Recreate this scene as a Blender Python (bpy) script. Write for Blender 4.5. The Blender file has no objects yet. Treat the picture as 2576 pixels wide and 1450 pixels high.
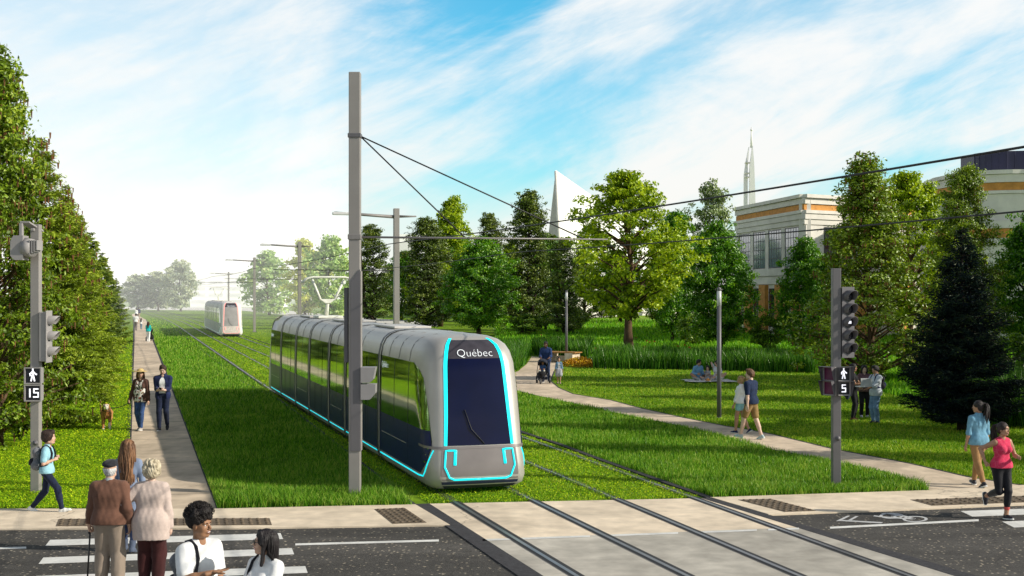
import bpy, bmesh, math, random, time
import numpy as np
from mathutils import Vector, Matrix
T0 = time.time()
rad = math.radians
scene = bpy.context.scene
COL = scene.collection
# ------------------------------------------------------------------ camera model (metres; camera at the origin, looking along +Y)
FPX, CAMH, CX, HY = 3200.0, 3.9, 1288.0, 736.0
def G(x, y, z=0.0):
    """point at height z seen at reference coordinates (x, y) of the 2576 px wide picture"""
    Y = FPX * (CAMH - z) / (y - HY)
    return Vector(((x - CX) * Y / FPX, Y, z))
def P(x, y, Y):
    return Vector(((x - CX) * Y / FPX, Y, CAMH - (y - HY) * Y / FPX))
cam = bpy.data.cameras.new("camera"); camo = bpy.data.objects.new("camera", cam); COL.objects.link(camo)
camo.location = (0, 0, CAMH); camo.rotation_euler = (rad(90), 0, 0)
cam.sensor_width = 36.0; cam.lens = 36.0 * FPX / 2576.0
cam.shift_y = (HY - 725.0) / 2576.0
cam.clip_end = 6000; cam.clip_start = 0.1
scene.camera = camo
scene.view_settings.view_transform = 'Standard'; scene.view_settings.look = 'None'
scene.view_settings.exposure = 0; scene.view_settings.gamma = 1
scene.render.engine = 'CYCLES'
scene.cycles.max_bounces = 6; scene.cycles.diffuse_bounces = 2; scene.cycles.glossy_bounces = 3
scene.cycles.transparent_max_bounces = 8; scene.cycles.transmission_bounces = 4
scene.cycles.use_denoising = True

# ------------------------------------------------------------------ objects
def empty(name, loc=(0, 0, 0), rz=0.0):
    o = bpy.data.objects.new(name, None); COL.objects.link(o)
    o.location = loc; o.rotation_euler = (0, 0, rz); o.empty_display_size = 0.1
    return o
def tag(o, label=None, cat=None, group=None, kind=None):
    if label: o["label"] = label
    if cat: o["category"] = cat
    if group: o["group"] = group
    if kind: o["kind"] = kind
    return o
def thing(name, label, cat, loc=(0, 0, 0), rz=0.0, group=None):
    return tag(empty(name, loc, rz), label, cat, group)
def link(name, me, parent=None):
    o = bpy.data.objects.new(name, me); COL.objects.link(o)
    if parent is not None: o.parent = parent
    return o
def np_mesh(name, v, faces, mats=(), smooth=False, fmat=None):
    """v (n,3); faces: (m,3) or (m,4) array, or list of index lists"""
    me = bpy.data.meshes.new(name)
    v = np.asarray(v, dtype=np.float32).reshape(-1, 3)
    if isinstance(faces, np.ndarray):
        m, k = faces.shape
        me.vertices.add(len(v)); me.vertices.foreach_set("co", v.ravel())
        me.loops.add(m * k); me.loops.foreach_set("vertex_index", faces.astype(np.int32).ravel())
        me.polygons.add(m); me.polygons.foreach_set("loop_start", np.arange(0, m * k, k, dtype=np.int32))
        me.update(calc_edges=True)
    else:
        me.from_pydata([tuple(p) for p in v.tolist()], [], faces)
        me.update()
    for mt in mats: me.materials.append(mt)
    if fmat is not None: me.polygons.foreach_set("material_index", np.asarray(fmat, dtype=np.int32))
    me.polygons.foreach_set("use_smooth", np.full(len(me.polygons), bool(smooth)))
    return me
class MB:
    """mesh builder: collects shapes with material slots, links them as one mesh object"""
    def __init__(s): s.v = []; s.f = []; s.m = []; s.sm = []
    def add(s, v, f, mi=0, smooth=False):
        b = len(s.v); s.v.extend([tuple(p) for p in v])
        for q in f: s.f.append([i + b for i in q]); s.m.append(mi); s.sm.append(smooth)
        return s
    def addnp(s, v, f, mi=0, smooth=True):
        return s.add(np.asarray(v).tolist(), np.asarray(f).tolist(), mi, smooth)
    def box(s, c, d, mi=0, rz=0.0, M=None, bev=0.0):
        x, y, z = d[0] / 2, d[1] / 2, d[2] / 2
        if bev > 0:
            bm = bmesh.new(); bmesh.ops.create_cube(bm, size=1.0)
            for q in bm.verts: q.co = Vector((q.co.x * d[0], q.co.y * d[1], q.co.z * d[2]))
            bmesh.ops.bevel(bm, geom=bm.edges[:] , offset=bev, segments=2, affect='EDGES', profile=0.5)
            bm.verts.index_update(); vs = [q.co.copy() for q in bm.verts]; fs = [[q.index for q in p.verts] for p in bm.faces]; bm.free()
        else:
            vs = [Vector(p) for p in ((-x, -y, -z), (x, -y, -z), (x, y, -z), (-x, y, -z), (-x, -y, z), (x, -y, z), (x, y, z), (-x, y, z))]
            fs = [(0, 3, 2, 1), (4, 5, 6, 7), (0, 1, 5, 4), (1, 2, 6, 5), (2, 3, 7, 6), (3, 0, 4, 7)]
        R = Matrix.Rotation(rz, 3, 'Z') if M is None else M
        c = Vector(c)
        return s.add([R @ p + c for p in vs], fs, mi)
    def prism(s, poly, z0, z1, mi=0):
        n = len(poly)
        vs = [(p[0], p[1], z0) for p in poly] + [(p[0], p[1], z1) for p in poly]
        fs = [list(range(n))[::-1], [n + i for i in range(n)]] + [[i, (i + 1) % n, n + (i + 1) % n, n + i] for i in range(n)]
        return s.add(vs, fs, mi)
    def extrude(s, poly3, vec, mi=0):
        n = len(poly3); vec = Vector(vec)
        vs = [Vector(p) for p in poly3] + [Vector(p) + vec for p in poly3]
        fs = [list(range(n))[::-1], [n + i for i in range(n)]] + [[i, (i + 1) % n, n + (i + 1) % n, n + i] for i in range(n)]
        return s.add(vs, fs, mi)
    def tube(s, pts, r, n=8, mi=0, caps=True, smooth=True, flat=None):
        pts = [Vector(p) for p in pts]; k = len(pts)
        rs = [r] * k if isinstance(r, (int, float)) else list(r)
        vs = []; ref = None
        for i, p in enumerate(pts):
            t = (pts[min(i + 1, k - 1)] - pts[max(i - 1, 0)]).normalized()
            if ref is None: ref = Vector((0, 0, 1)) if abs(t.z) < 0.9 else Vector((1, 0, 0))
            u = ref - t * ref.dot(t)
            if u.length < 1e-6: u = t.orthogonal()
            u.normalize(); w = t.cross(u); ref = u
            a, b = (rs[i], rs[i]) if flat is None else (rs[i], rs[i] * flat)
            for j in range(n):
                an = 2 * math.pi * j / n
                vs.append(p + u * (math.cos(an) * a) + w * (math.sin(an) * b))
        fs = []
        for i in range(k - 1):
            for j in range(n):
                fs.append((i * n + j, i * n + (j + 1) % n, (i + 1) * n + (j + 1) % n, (i + 1) * n + j))
        if caps: fs.append(list(range(n))[::-1]); fs.append([(k - 1) * n + j for j in range(n)])
        return s.add(vs, fs, mi, smooth)
    def sheet(s, poly, z, mi=0):
        return s.add([(p[0], p[1], z) for p in poly], [list(range(len(poly)))], mi)
    def sphere(s, c, r, mi=0, n=10, m=7, M=None):
        vs = []; fs = []
        rx, ry, rz = (r, r, r) if isinstance(r, (int, float)) else r
        for i in range(m + 1):
            th = math.pi * i / m
            for j in range(n):
                ph = 2 * math.pi * j / n
                q = Vector((rx * math.sin(th) * math.cos(ph), ry * math.sin(th) * math.sin(ph), rz * math.cos(th)))
                if M is not None: q = M @ q
                vs.append(q + Vector(c))
        for i in range(m):
            for j in range(n):
                fs.append((i * n + j, (i + 1) * n + j, (i + 1) * n + (j + 1) % n, i * n + (j + 1) % n))
        return s.add(vs, fs, mi, True)
    def mesh(s, name, mats):
        me = bpy.data.meshes.new(name); me.from_pydata(s.v, [], s.f); me.update()
        for m in (mats if isinstance(mats, (list, tuple)) else [mats]): me.materials.append(m)
        me.polygons.foreach_set("material_index", np.asarray(s.m, dtype=np.int32))
        me.polygons.foreach_set("use_smooth", np.asarray(s.sm, dtype=bool))
        return me
    def build(s, name, mats, parent=None):
        return link(name, s.mesh(name, mats), parent)
def dup(root, loc=None, rz=None, label=None, scale=None):
    def cp(o, par):
        c = o.copy(); COL.objects.link(c)
        if par is not None: c.parent = par
        for ch in o.children: cp(ch, c)
        return c
    r = cp(root, None)
    if loc is not None: r.location = loc
    if rz is not None: r.rotation_euler = (0, 0, rz)
    if scale is not None: r.scale = scale if not isinstance(scale, (int, float)) else (scale,) * 3
    if label: r["label"] = label
    return r

# ------------------------------------------------------------------ materials
def hexc(h):
    h = h.lstrip('#'); c = [int(h[i:i + 2], 16) / 255 for i in (0, 2, 4)]
    return tuple((x / 12.92 if x <= 0.04045 else ((x + 0.055) / 1.055) ** 2.4) for x in c)
def N(nt, t, **kw):
    n = nt.nodes.new(t)
    for k, v in kw.items():
        if k in n.inputs.keys(): n.inputs[k].default_value = v
        else: setattr(n, k, v)
    return n
def mat(name, col, rough=0.6, metal=0.0, var=0.15, scale=6.0, bump=0.0, bscale=60.0, col2=None, spec=0.5, emis=None, es=0.0, detail=4.0, stretch=None, sheen=0.0, alpha=None, dirt=0.0):
    m = bpy.data.materials.new(name); m.use_nodes = True
    nt = m.node_tree; b = nt.nodes["Principled BSDF"]; L = nt.links.new
    b.inputs["Roughness"].default_value = rough; b.inputs["Metallic"].default_value = metal
    b.inputs["Specular IOR Level"].default_value = spec
    tc = N(nt, "ShaderNodeTexCoord"); src = tc.outputs["Object"]
    if stretch:
        mp = N(nt, "ShaderNodeMapping"); mp.inputs["Scale"].default_value = stretch; L(src, mp.inputs[0]); src = mp.outputs[0]
    no = N(nt, "ShaderNodeTexNoise", Scale=scale, Detail=detail); L(src, no.inputs["Vector"])
    cr = N(nt, "ShaderNodeValToRGB"); e = cr.color_ramp.elements
    c = Vector(col); lo = c * (1 - var); hi = (Vector(col2) if col2 else c * (1 + var))
    e[0].position = 0.3; e[0].color = (*lo, 1); e[1].position = 0.7; e[1].color = (*hi, 1)
    L(no.outputs["Fac"], cr.inputs[0]); out = cr.outputs[0]
    if dirt > 0:
        n2 = N(nt, "ShaderNodeTexNoise", Scale=scale * 0.13, Detail=6.0); L(tc.outputs["Object"], n2.inputs["Vector"])
        r2 = N(nt, "ShaderNodeMapRange"); r2.inputs[1].default_value = 0.35; r2.inputs[2].default_value = 0.7
        r2.inputs[3].default_value = 1 - dirt; r2.inputs[4].default_value = 1.0; L(n2.outputs["Fac"], r2.inputs[0])
        mx = N(nt, "ShaderNodeMix", data_type='RGBA', blend_type='MULTIPLY'); mx.inputs[0].default_value = 1.0
        L(out, mx.inputs[6]); L(r2.outputs[0], mx.inputs[7]); out = mx.outputs[2]
    L(out, b.inputs["Base Color"])
    if bump > 0:
        nb = N(nt, "ShaderNodeTexNoise", Scale=bscale, Detail=3.0); L(src, nb.inputs["Vector"])
        bp = N(nt, "ShaderNodeBump", Strength=bump, Distance=0.02); L(nb.outputs["Fac"], bp.inputs["Height"]); L(bp.outputs[0], b.inputs["Normal"])
    if emis: b.inputs["Emission Color"].default_value = (*emis, 1); b.inputs["Emission Strength"].default_value = es
    if sheen: b.inputs["Sheen Weight"].default_value = sheen
    return m
def leafmat(name, stops, trans=0.35, rough=0.5, gloss=0.25, patch=0.35, pscale=0.5, gain=1.5):
    """foliage / grass: colour from the per-face attribute 'rnd', thin translucent leaf"""
    m = bpy.data.materials.new(name); m.use_nodes = True; nt = m.node_tree; L = nt.links.new
    nt.nodes.clear(); o = N(nt, "ShaderNodeOutputMaterial")
    at = N(nt, "ShaderNodeAttribute", attribute_name="rnd")
    cr = N(nt, "ShaderNodeValToRGB"); els = cr.color_ramp.elements
    while len(els) < len(stops): els.new(0.5)
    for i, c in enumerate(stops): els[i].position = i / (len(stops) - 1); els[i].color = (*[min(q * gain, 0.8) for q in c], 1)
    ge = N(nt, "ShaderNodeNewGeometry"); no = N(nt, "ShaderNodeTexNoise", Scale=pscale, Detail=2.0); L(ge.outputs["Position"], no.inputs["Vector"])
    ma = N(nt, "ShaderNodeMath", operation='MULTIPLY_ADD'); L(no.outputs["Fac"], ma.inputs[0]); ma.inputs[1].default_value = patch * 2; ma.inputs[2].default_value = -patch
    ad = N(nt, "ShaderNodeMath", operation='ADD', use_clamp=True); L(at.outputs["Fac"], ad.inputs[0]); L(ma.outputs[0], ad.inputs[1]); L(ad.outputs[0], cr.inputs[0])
    d = N(nt, "ShaderNodeBsdfDiffuse"); t = N(nt, "ShaderNodeBsdfTranslucent"); g = N(nt, "ShaderNodeBsdfGlossy", Roughness=rough)
    L(cr.outputs[0], d.inputs[0]); 
    tint = N(nt, "ShaderNodeMix", data_type='RGBA', blend_type='MULTIPLY'); tint.inputs[0].default_value = 1.0; tint.inputs[7].default_value = (1.3, 1.2, 0.5, 1)
    L(cr.outputs[0], tint.inputs[6]); L(tint.outputs[2], t.inputs[0])
    g.inputs[0].default_value = (0.6, 0.65, 0.5, 1)
    m1 = N(nt, "ShaderNodeMixShader"); m1.inputs[0].default_value = trans; L(d.outputs[0], m1.inputs[1]); L(t.outputs[0], m1.inputs[2])
    fr = N(nt, "ShaderNodeFresnel", IOR=1.4); fm = N(nt, "ShaderNodeMath", operation='MULTIPLY'); L(fr.outputs[0], fm.inputs[0]); fm.inputs[1].default_value = gloss
    m2 = N(nt, "ShaderNodeMixShader"); L(fm.outputs[0], m2.inputs[0]); L(m1.outputs[0], m2.inputs[1]); L(g.outputs[0], m2.inputs[2]); L(m2.outputs[0], o.inputs[0])
    return m
def set_rnd(me, vals):
    a = me.attributes.new("rnd", 'FLOAT', 'FACE'); a.data.foreach_set("value", np.asarray(vals, dtype=np.float32))

# ------------------------------------------------------------------ implicit surfaces (smooth unions of tapered capsules) -> one continuous mesh
class SDF:
    def __init__(s): s.ops = []; s.lo = np.full(3, 1e9); s.hi = np.full(3, -1e9)
    def _grow(s, a, r): a = np.asarray(a, float); s.lo = np.minimum(s.lo, a - r); s.hi = np.maximum(s.hi, a + r)
    def cap(s, a, b, ra, rb=None, k=0.03, sy=1.0, sx=1.0):
        rb = ra if rb is None else rb; a = np.array(a, float); b = np.array(b, float)
        s.ops.append(("cap", a, b, ra, rb, k, sx, sy)); s._grow(a, ra); s._grow(b, rb); return s
    def ell(s, c, r, k=0.02, R=None):
        c = np.array(c, float); r = np.array((r, r, r) if isinstance(r, (int, float)) else r, float)
        s.ops.append(("ell", c, r, k, None if R is None else np.array(R, float))); s._grow(c, r.max()); return s
    def sub(s, c, r, k=0.01):
        s.ops.append(("sub", np.array(c, float), np.array((r, r, r) if isinstance(r, (int, float)) else r, float), k)); return s
    def clip(s, p, n):
        n = np.array(n, float); s.ops.append(("clip", np.array(p, float), n / np.linalg.norm(n))); return s
    def mesh(s, h, noise=None, seed=0):
        lo = s.lo - 3 * h - 0.02; hi = s.hi + 3 * h + 0.02
        n = np.maximum(np.ceil((hi - lo) / h).astype(int) + 1, 4)
        f = np.full(n, 1.0, dtype=np.float32)
        ax = [lo[i] + h * np.arange(n[i]) for i in range(3)]
        def block(l, u):
            a = np.clip(np.floor((l - lo) / h).astype(int), 0, n - 1); b = np.clip(np.ceil((u - lo) / h).astype(int) + 1, 1, n)
            sl = tuple(slice(a[i], b[i]) for i in range(3))
            return sl, ax[0][sl[0]][:, None, None], ax[1][sl[1]][None, :, None], ax[2][sl[2]][None, None, :]
        for op in s.ops:
            if op[0] == "cap":
                _, a, b, ra, rb, k, sx, sy = op; mg = max(ra, rb) + k + 3 * h
                sl, X, Y, Z = block(np.minimum(a, b) - mg, np.maximum(a, b) + mg)
                ab = b - a; L2 = max(ab @ ab, 1e-9)
                px, py, pz = X - a[0], Y - a[1], Z - a[2]
                t = np.clip((px * ab[0] + py * ab[1] + pz * ab[2]) / L2, 0, 1)
                dx, dy, dz = (px - t * ab[0]) / sx, (py - t * ab[1]) / sy, pz - t * ab[2]
                d = np.sqrt(dx * dx + dy * dy + dz * dz) - (ra + (rb - ra) * t)
            elif op[0] == "ell":
                _, c, r, k, R = op; mg = r.max() + k + 3 * h
                sl, X, Y, Z = block(c - mg, c + mg)
                X, Y, Z = X - c[0], Y - c[1], Z - c[2]
                if R is not None:
                    X, Y, Z = (R[0, 0] * X + R[1, 0] * Y + R[2, 0] * Z, R[0, 1] * X + R[1, 1] * Y + R[2, 1] * Z, R[0, 2] * X + R[1, 2] * Y + R[2, 2] * Z)
                q = np.sqrt((X / r[0]) ** 2 + (Y / r[1]) ** 2 + (Z / r[2]) ** 2)
                d = (q - 1) * min(r) * 1.0 if r.max() / r.min() < 1.3 else (q - 1) * (r.prod() ** (1 / 3))
            elif op[0] == "sub":
                _, c, r, k = op; mg = r.max() + k + 3 * h
                sl, X, Y, Z = block(c - mg, c + mg)
                q = np.sqrt(((X - c[0]) / r[0]) ** 2 + ((Y - c[1]) / r[1]) ** 2 + ((Z - c[2]) / r[2]) ** 2)
                d = -(q - 1) * (r.prod() ** (1 / 3)); g = f[sl]
                hh = np.clip(0.5 - 0.5 * (g - d) / k, 0, 1); f[sl] = g * (1 - hh) + d * hh + k * hh * (1 - hh); continue
            else:
                _, p, nn = op
                d = (ax[0][:, None, None] - p[0]) * nn[0] + (ax[1][None, :, None] - p[1]) * nn[1] + (ax[2][None, None, :] - p[2]) * nn[2]
                f = np.maximum(f, d.astype(np.float32)); continue
            g = f[sl]; hh = np.clip(0.5 + 0.5 * (g - d) / k, 0, 1); f[sl] = g * (1 - hh) + d * hh - k * hh * (1 - hh)
        if noise:
            rs = np.random.RandomState(seed)
            for amp, fr in noise:
                fr = np.array((fr, fr, fr) if isinstance(fr, (int, float)) else fr, float)
                for _ in range(3):
                    kx = rs.normal(size=3) * fr; ph = rs.rand() * 6.28
                    f += (amp * 0.6) * np.sin(ax[0][:, None, None] * kx[0] + ax[1][None, :, None] * kx[1] + ax[2][None, None, :] * kx[2] + ph).astype(np.float32)
        return surface_nets(f, lo, h)
def surface_nets(f, org, h):
    s = f < 0; nx, ny, nz = f.shape
    cnt = np.zeros((nx - 1, ny - 1, nz - 1), np.int8)
    offs = [(i, j, k) for i in (0, 1) for j in (0, 1) for k in (0, 1)]
    for i, j, k in offs: cnt += s[i:nx - 1 + i, j:ny - 1 + j, k:nz - 1 + k]
    act = (cnt > 0) & (cnt < 8); idx = np.full(act.shape, -1, np.int32)
    I, J, K = np.nonzero(act); idx[I, J, K] = np.arange(len(I))
    acc = np.zeros((len(I), 3)); num = np.zeros(len(I))
    for a in offs:
        for d in range(3):
            if a[d]: continue
            b = list(a); b[d] = 1
            fa = f[I + a[0], J + a[1], K + a[2]]; fb = f[I + b[0], J + b[1], K + b[2]]
            m = (fa < 0) != (fb < 0); t = fa[m] / (fa[m] - fb[m])
            p = np.tile(np.array(a, float), (m.sum(), 1)); p[:, d] += t
            acc[m] += p; num[m] += 1
    v = (acc / np.maximum(num, 1)[:, None] + np.stack([I, J, K], 1)) * h + org
    qs = []
    A, B = s[:-1, 1:-1, 1:-1], s[1:, 1:-1, 1:-1]; i, j, k = np.nonzero(A != B); j += 1; k += 1
    q = np.stack([idx[i, j - 1, k - 1], idx[i, j, k - 1], idx[i, j, k], idx[i, j - 1, k]], 1); fl = s[i, j, k]; q[~fl] = q[~fl][:, ::-1]; qs.append(q)
    A, B = s[1:-1, :-1, 1:-1], s[1:-1, 1:, 1:-1]; i, j, k = np.nonzero(A != B); i += 1; k += 1
    q = np.stack([idx[i - 1, j, k - 1], idx[i - 1, j, k], idx[i, j, k], idx[i, j, k - 1]], 1); fl = s[i, j, k]; q[~fl] = q[~fl][:, ::-1]; qs.append(q)
    A, B = s[1:-1, 1:-1, :-1], s[1:-1, 1:-1, 1:]; i, j, k = np.nonzero(A != B); i += 1; j += 1
    q = np.stack([idx[i - 1, j - 1, k], idx[i, j - 1, k], idx[i, j, k], idx[i - 1, j, k]], 1); fl = s[i, j, k]; q[~fl] = q[~fl][:, ::-1]; qs.append(q)
    q = np.concatenate(qs); q = q[(q >= 0).all(1)]
    return v, q
class Soup:
    """collects numpy quad meshes with material indices into one mesh"""
    def __init__(s): s.v = []; s.q = []; s.m = []; s.n = 0
    def add(s, v, q, mi=0):
        v = np.asarray(v, float); s.v.append(v); s.q.append(np.asarray(q) + s.n); s.m.append(np.full(len(q), mi)); s.n += len(v); return s
    def mesh(s, name, mats, scale=1.0):
        return np_mesh(name, np.concatenate(s.v) * scale, np.concatenate(s.q), mats, True, np.concatenate(s.m))
# ------------------------------------------------------------------ world and sun
SUN_EL, SUN_AZ = 27.5, 103.0      # azimuth clockwise from +Y (view direction): the sun stands square to the right
w = bpy.data.worlds.new("World"); scene.world = w; w.use_nodes = True
nt = w.node_tree; nt.nodes.clear(); L = nt.links.new
wo = N(nt, "ShaderNodeOutputWorld"); bg = N(nt, "ShaderNodeBackground"); L(bg.outputs[0], wo.inputs[0])
SKY_STR = 0.14
bg.inputs["Strength"].default_value = SKY_STR
sk = N(nt, "ShaderNodeTexSky", sky_type='NISHITA', sun_disc=False, sun_elevation=rad(SUN_EL), sun_rotation=rad(SUN_AZ), air_density=1.0, dust_density=0.6, ozone_density=2.5)
tc = N(nt, "ShaderNodeTexCoord"); sp = N(nt, "ShaderNodeSeparateXYZ"); L(tc.outputs["Generated"], sp.inputs[0])
def math_(op, a, b=None, c=None, clamp=False):
    n = N(nt, "ShaderNodeMath", operation=op, use_clamp=clamp)
    for i, v in enumerate((a, b, c)):
        if v is None: continue
        if isinstance(v, (int, float)): n.inputs[i].default_value = v
        else: L(v, n.inputs[i])
    return n.outputs[0]
def ramp(v, a, b, lo=0.0, hi=1.0, smooth=True):
    n = N(nt, "ShaderNodeMapRange", interpolation_type='SMOOTHSTEP' if smooth else 'LINEAR'); L(v, n.inputs[0])
    for i, q in enumerate((a, b, lo, hi)): n.inputs[i + 1].default_value = q
    return n.outputs[0]
ex, ey, ez = sp.outputs[0], sp.outputs[1], sp.outputs[2]
# clouds: streaks drawn out along one slanting direction of the sky dome
def cloudnoise(sc, det, dist, off, ang=0, stretch=(1, 1, 1), rough=0.58):
    mp = N(nt, "ShaderNodeMapping", vector_type='POINT'); mp.inputs["Rotation"].default_value = (0, rad(ang), 0); mp.inputs["Location"].default_value = (off, off * .7, off * 1.3); L(tc.outputs["Generated"], mp.inputs[0])
    m2 = N(nt, "ShaderNodeMapping", vector_type='POINT'); m2.inputs["Scale"].default_value = stretch; L(mp.outputs[0], m2.inputs[0])
    n = N(nt, "ShaderNodeTexNoise", Scale=sc, Detail=det, Roughness=rough, Distortion=dist); L(m2.outputs[0], n.inputs["Vector"])
    return n.outputs["Fac"]
streak = cloudnoise(5.5, 9, 0.35, 2.3, 24, (0.45, 0.6, 2.3))
puff = cloudnoise(7.0, 10, 0.5, 5.2, 10, (0.8, 0.8, 1.6), 0.62)
fine = cloudnoise(22.0, 8, 0.7, 1.1, 24, (0.5, 0.7, 2.2), 0.65)
cl = math_('ADD', math_('MULTIPLY', streak, 0.53), math_('ADD', math_('MULTIPLY', puff, 0.34), math_('MULTIPLY', fine, 0.13)))
rightness = ramp(ex, -0.05, 0.30, 0.0, 0.055)
hole = math_('MULTIPLY', ramp(math_('ABSOLUTE', math_('ADD', ex, 0.05)), 0.0, 0.15, 1.0, 0.0), ramp(ez, 0.10, 0.24, 0.0, 0.085))
cl = math_('SUBTRACT', math_('ADD', cl, rightness), hole)
mask = math_('MULTIPLY', ramp(cl, 0.40, 0.60), 0.97)
hazeL = math_('MULTIPLY', ramp(ex, -0.44, 0.06, 0.85, 0.0), ramp(ez, 0.04, 0.30, 1.0, 0.45))
low = math_('MAXIMUM', ramp(ez, 0.0, 0.135, 0.97, 0.0), math_('SUBTRACT', 0.24, math_('MULTIPLY', hole, 5.5)))
tot = math_('SUBTRACT', 1.0, math_('MULTIPLY', math_('SUBTRACT', 1.0, mask), math_('MULTIPLY', math_('SUBTRACT', 1.0, low), math_('SUBTRACT', 1.0, hazeL))))
fadeup = ramp(ez, 0.28, 0.50, 1.0, 0.15)
tot = math_('MULTIPLY', tot, fadeup, clamp=True)
# clear part of the sky: the Nishita sky, tinted
tint = N(nt, "ShaderNodeMix", data_type='RGBA', blend_type='MULTIPLY'); tint.inputs[0].default_value = 1.0
L(sk.outputs[0], tint.inputs[6])
tcol = N(nt, "ShaderNodeMix", data_type='RGBA'); L(ramp(ez, 0.24, 0.42), tcol.inputs[0]); tcol.inputs[6].default_value = (0.34, 1.27, 1.36, 1); tcol.inputs[7].default_value = (0.90, 0.78, 0.64, 1); L(tcol.outputs[2], tint.inputs[7])
cc = N(nt, "ShaderNodeMix", data_type='RGBA'); L(ramp(ez, 0.0, 0.2), cc.inputs[0])
cc.inputs[6].default_value = (7.0, 6.85, 6.5, 1); cc.inputs[7].default_value = (6.95, 7.0, 6.95, 1)
mxs = N(nt, "ShaderNodeMix", data_type='RGBA'); L(tot, mxs.inputs[0]); L(tint.outputs[2], mxs.inputs[6]); L(cc.outputs[2], mxs.inputs[7])
L(mxs.outputs[2], bg.inputs[0])
sl = bpy.data.lights.new("sun", 'SUN'); so = bpy.data.objects.new("sun", sl); COL.objects.link(so)
sl.energy = 5.0; sl.angle = rad(0.5); sl.color = (1.0, 0.93, 0.80)
az, el = rad(SUN_AZ), rad(SUN_EL)
to_sun = Vector((math.sin(az) * math.cos(el), math.cos(az) * math.cos(el), math.sin(el)))
so.rotation_euler = to_sun.to_track_quat('Z', 'Y').to_euler(); so.location = (60, 0, 40)

# ------------------------------------------------------------------ ground, road, paths
def ext(p, q, y):
    t = (y - p[1]) / (q[1] - p[1]); return (p[0] + (q[0] - p[0]) * t, y)
def gl(pts, z=0.0): return [G(x, y, z) for x, y in pts]
M_lawn = mat("lawn_soil", (0.09, 0.21, 0.010), 0.9, var=0.5, scale=2.2, col2=(0.25, 0.40, 0.018), bump=0.6, bscale=30, detail=10, spec=0.1)
M_asph = mat("asphalt", (0.085, 0.078, 0.070), 0.85, var=0.35, scale=25, bump=0.7, bscale=60, spec=0.3, dirt=0.25)
nt_ = M_asph.node_tree      # pale stone chips in the asphalt
_b = nt_.nodes["Principled BSDF"]; _src = _b.inputs["Base Color"].links[0].from_socket
_tc = N(nt_, "ShaderNodeTexCoord"); _vo = N(nt_, "ShaderNodeTexVoronoi", Scale=13.0); nt_.links.new(_tc.outputs["Object"], _vo.inputs["Vector"])
_mr = N(nt_, "ShaderNodeMapRange"); nt_.links.new(_vo.outputs["Distance"], _mr.inputs[0])
for _i, _q in enumerate((0.12, 0.32, 0.85, 0.0)): _mr.inputs[_i + 1].default_value = _q
_sc = N(nt_, "ShaderNodeSeparateColor"); nt_.links.new(_vo.outputs["Color"], _sc.inputs[0])
_g = N(nt_, "ShaderNodeMath", operation='GREATER_THAN'); nt_.links.new(_sc.outputs[0], _g.inputs[0]); _g.inputs[1].default_value = 0.50
_mu = N(nt_, "ShaderNodeMath", operation='MULTIPLY'); nt_.links.new(_g.outputs[0], _mu.inputs[0]); nt_.links.new(_mr.outputs[0], _mu.inputs[1])
_mx = N(nt_, "ShaderNodeMix", data_type='RGBA'); nt_.links.new(_mu.outputs[0], _mx.inputs[0]); nt_.links.new(_src, _mx.inputs[6]); _mx.inputs[7].default_value = (0.50, 0.43, 0.32, 1)
nt_.links.new(_mx.outputs[2], _b.inputs["Base Color"])
M_conc = mat("cream_concrete", (0.84, 0.70, 0.53), 0.85, var=0.14, scale=3.0, bump=0.25, bscale=90, spec=0.25, dirt=0.22, detail=9)
M_grey = mat("grey_concrete", (0.55, 0.51, 0.44), 0.85, var=0.16, scale=3.0, bump=0.25, bscale=90, spec=0.25, dirt=0.3, detail=9)
M_path = mat("path_concrete", (0.72, 0.58, 0.43), 0.9, var=0.16, scale=2.0, bump=0.3, bscale=70, spec=0.2, dirt=0.3, detail=10)
M_edge = mat("dark_edging", (0.05, 0.048, 0.052), 0.85, var=0.3, scale=18, bump=0.4, spec=0.3)
M_paint = mat("road_paint", (0.80, 0.79, 0.75), 0.7, var=0.08, scale=14, spec=0.3, dirt=0.22)
M_bike = mat("worn_bike_paint", (0.52, 0.52, 0.52), 0.7, var=0.15, scale=14, spec=0.3)
M_tact = mat("tactile_plate", (0.17, 0.13, 0.09), 0.8, var=0.25, scale=4, bump=0.4, spec=0.3, dirt=0.3)
M_far = mat("far_paving", (0.62, 0.60, 0.55), 0.9, var=0.08)
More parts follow.
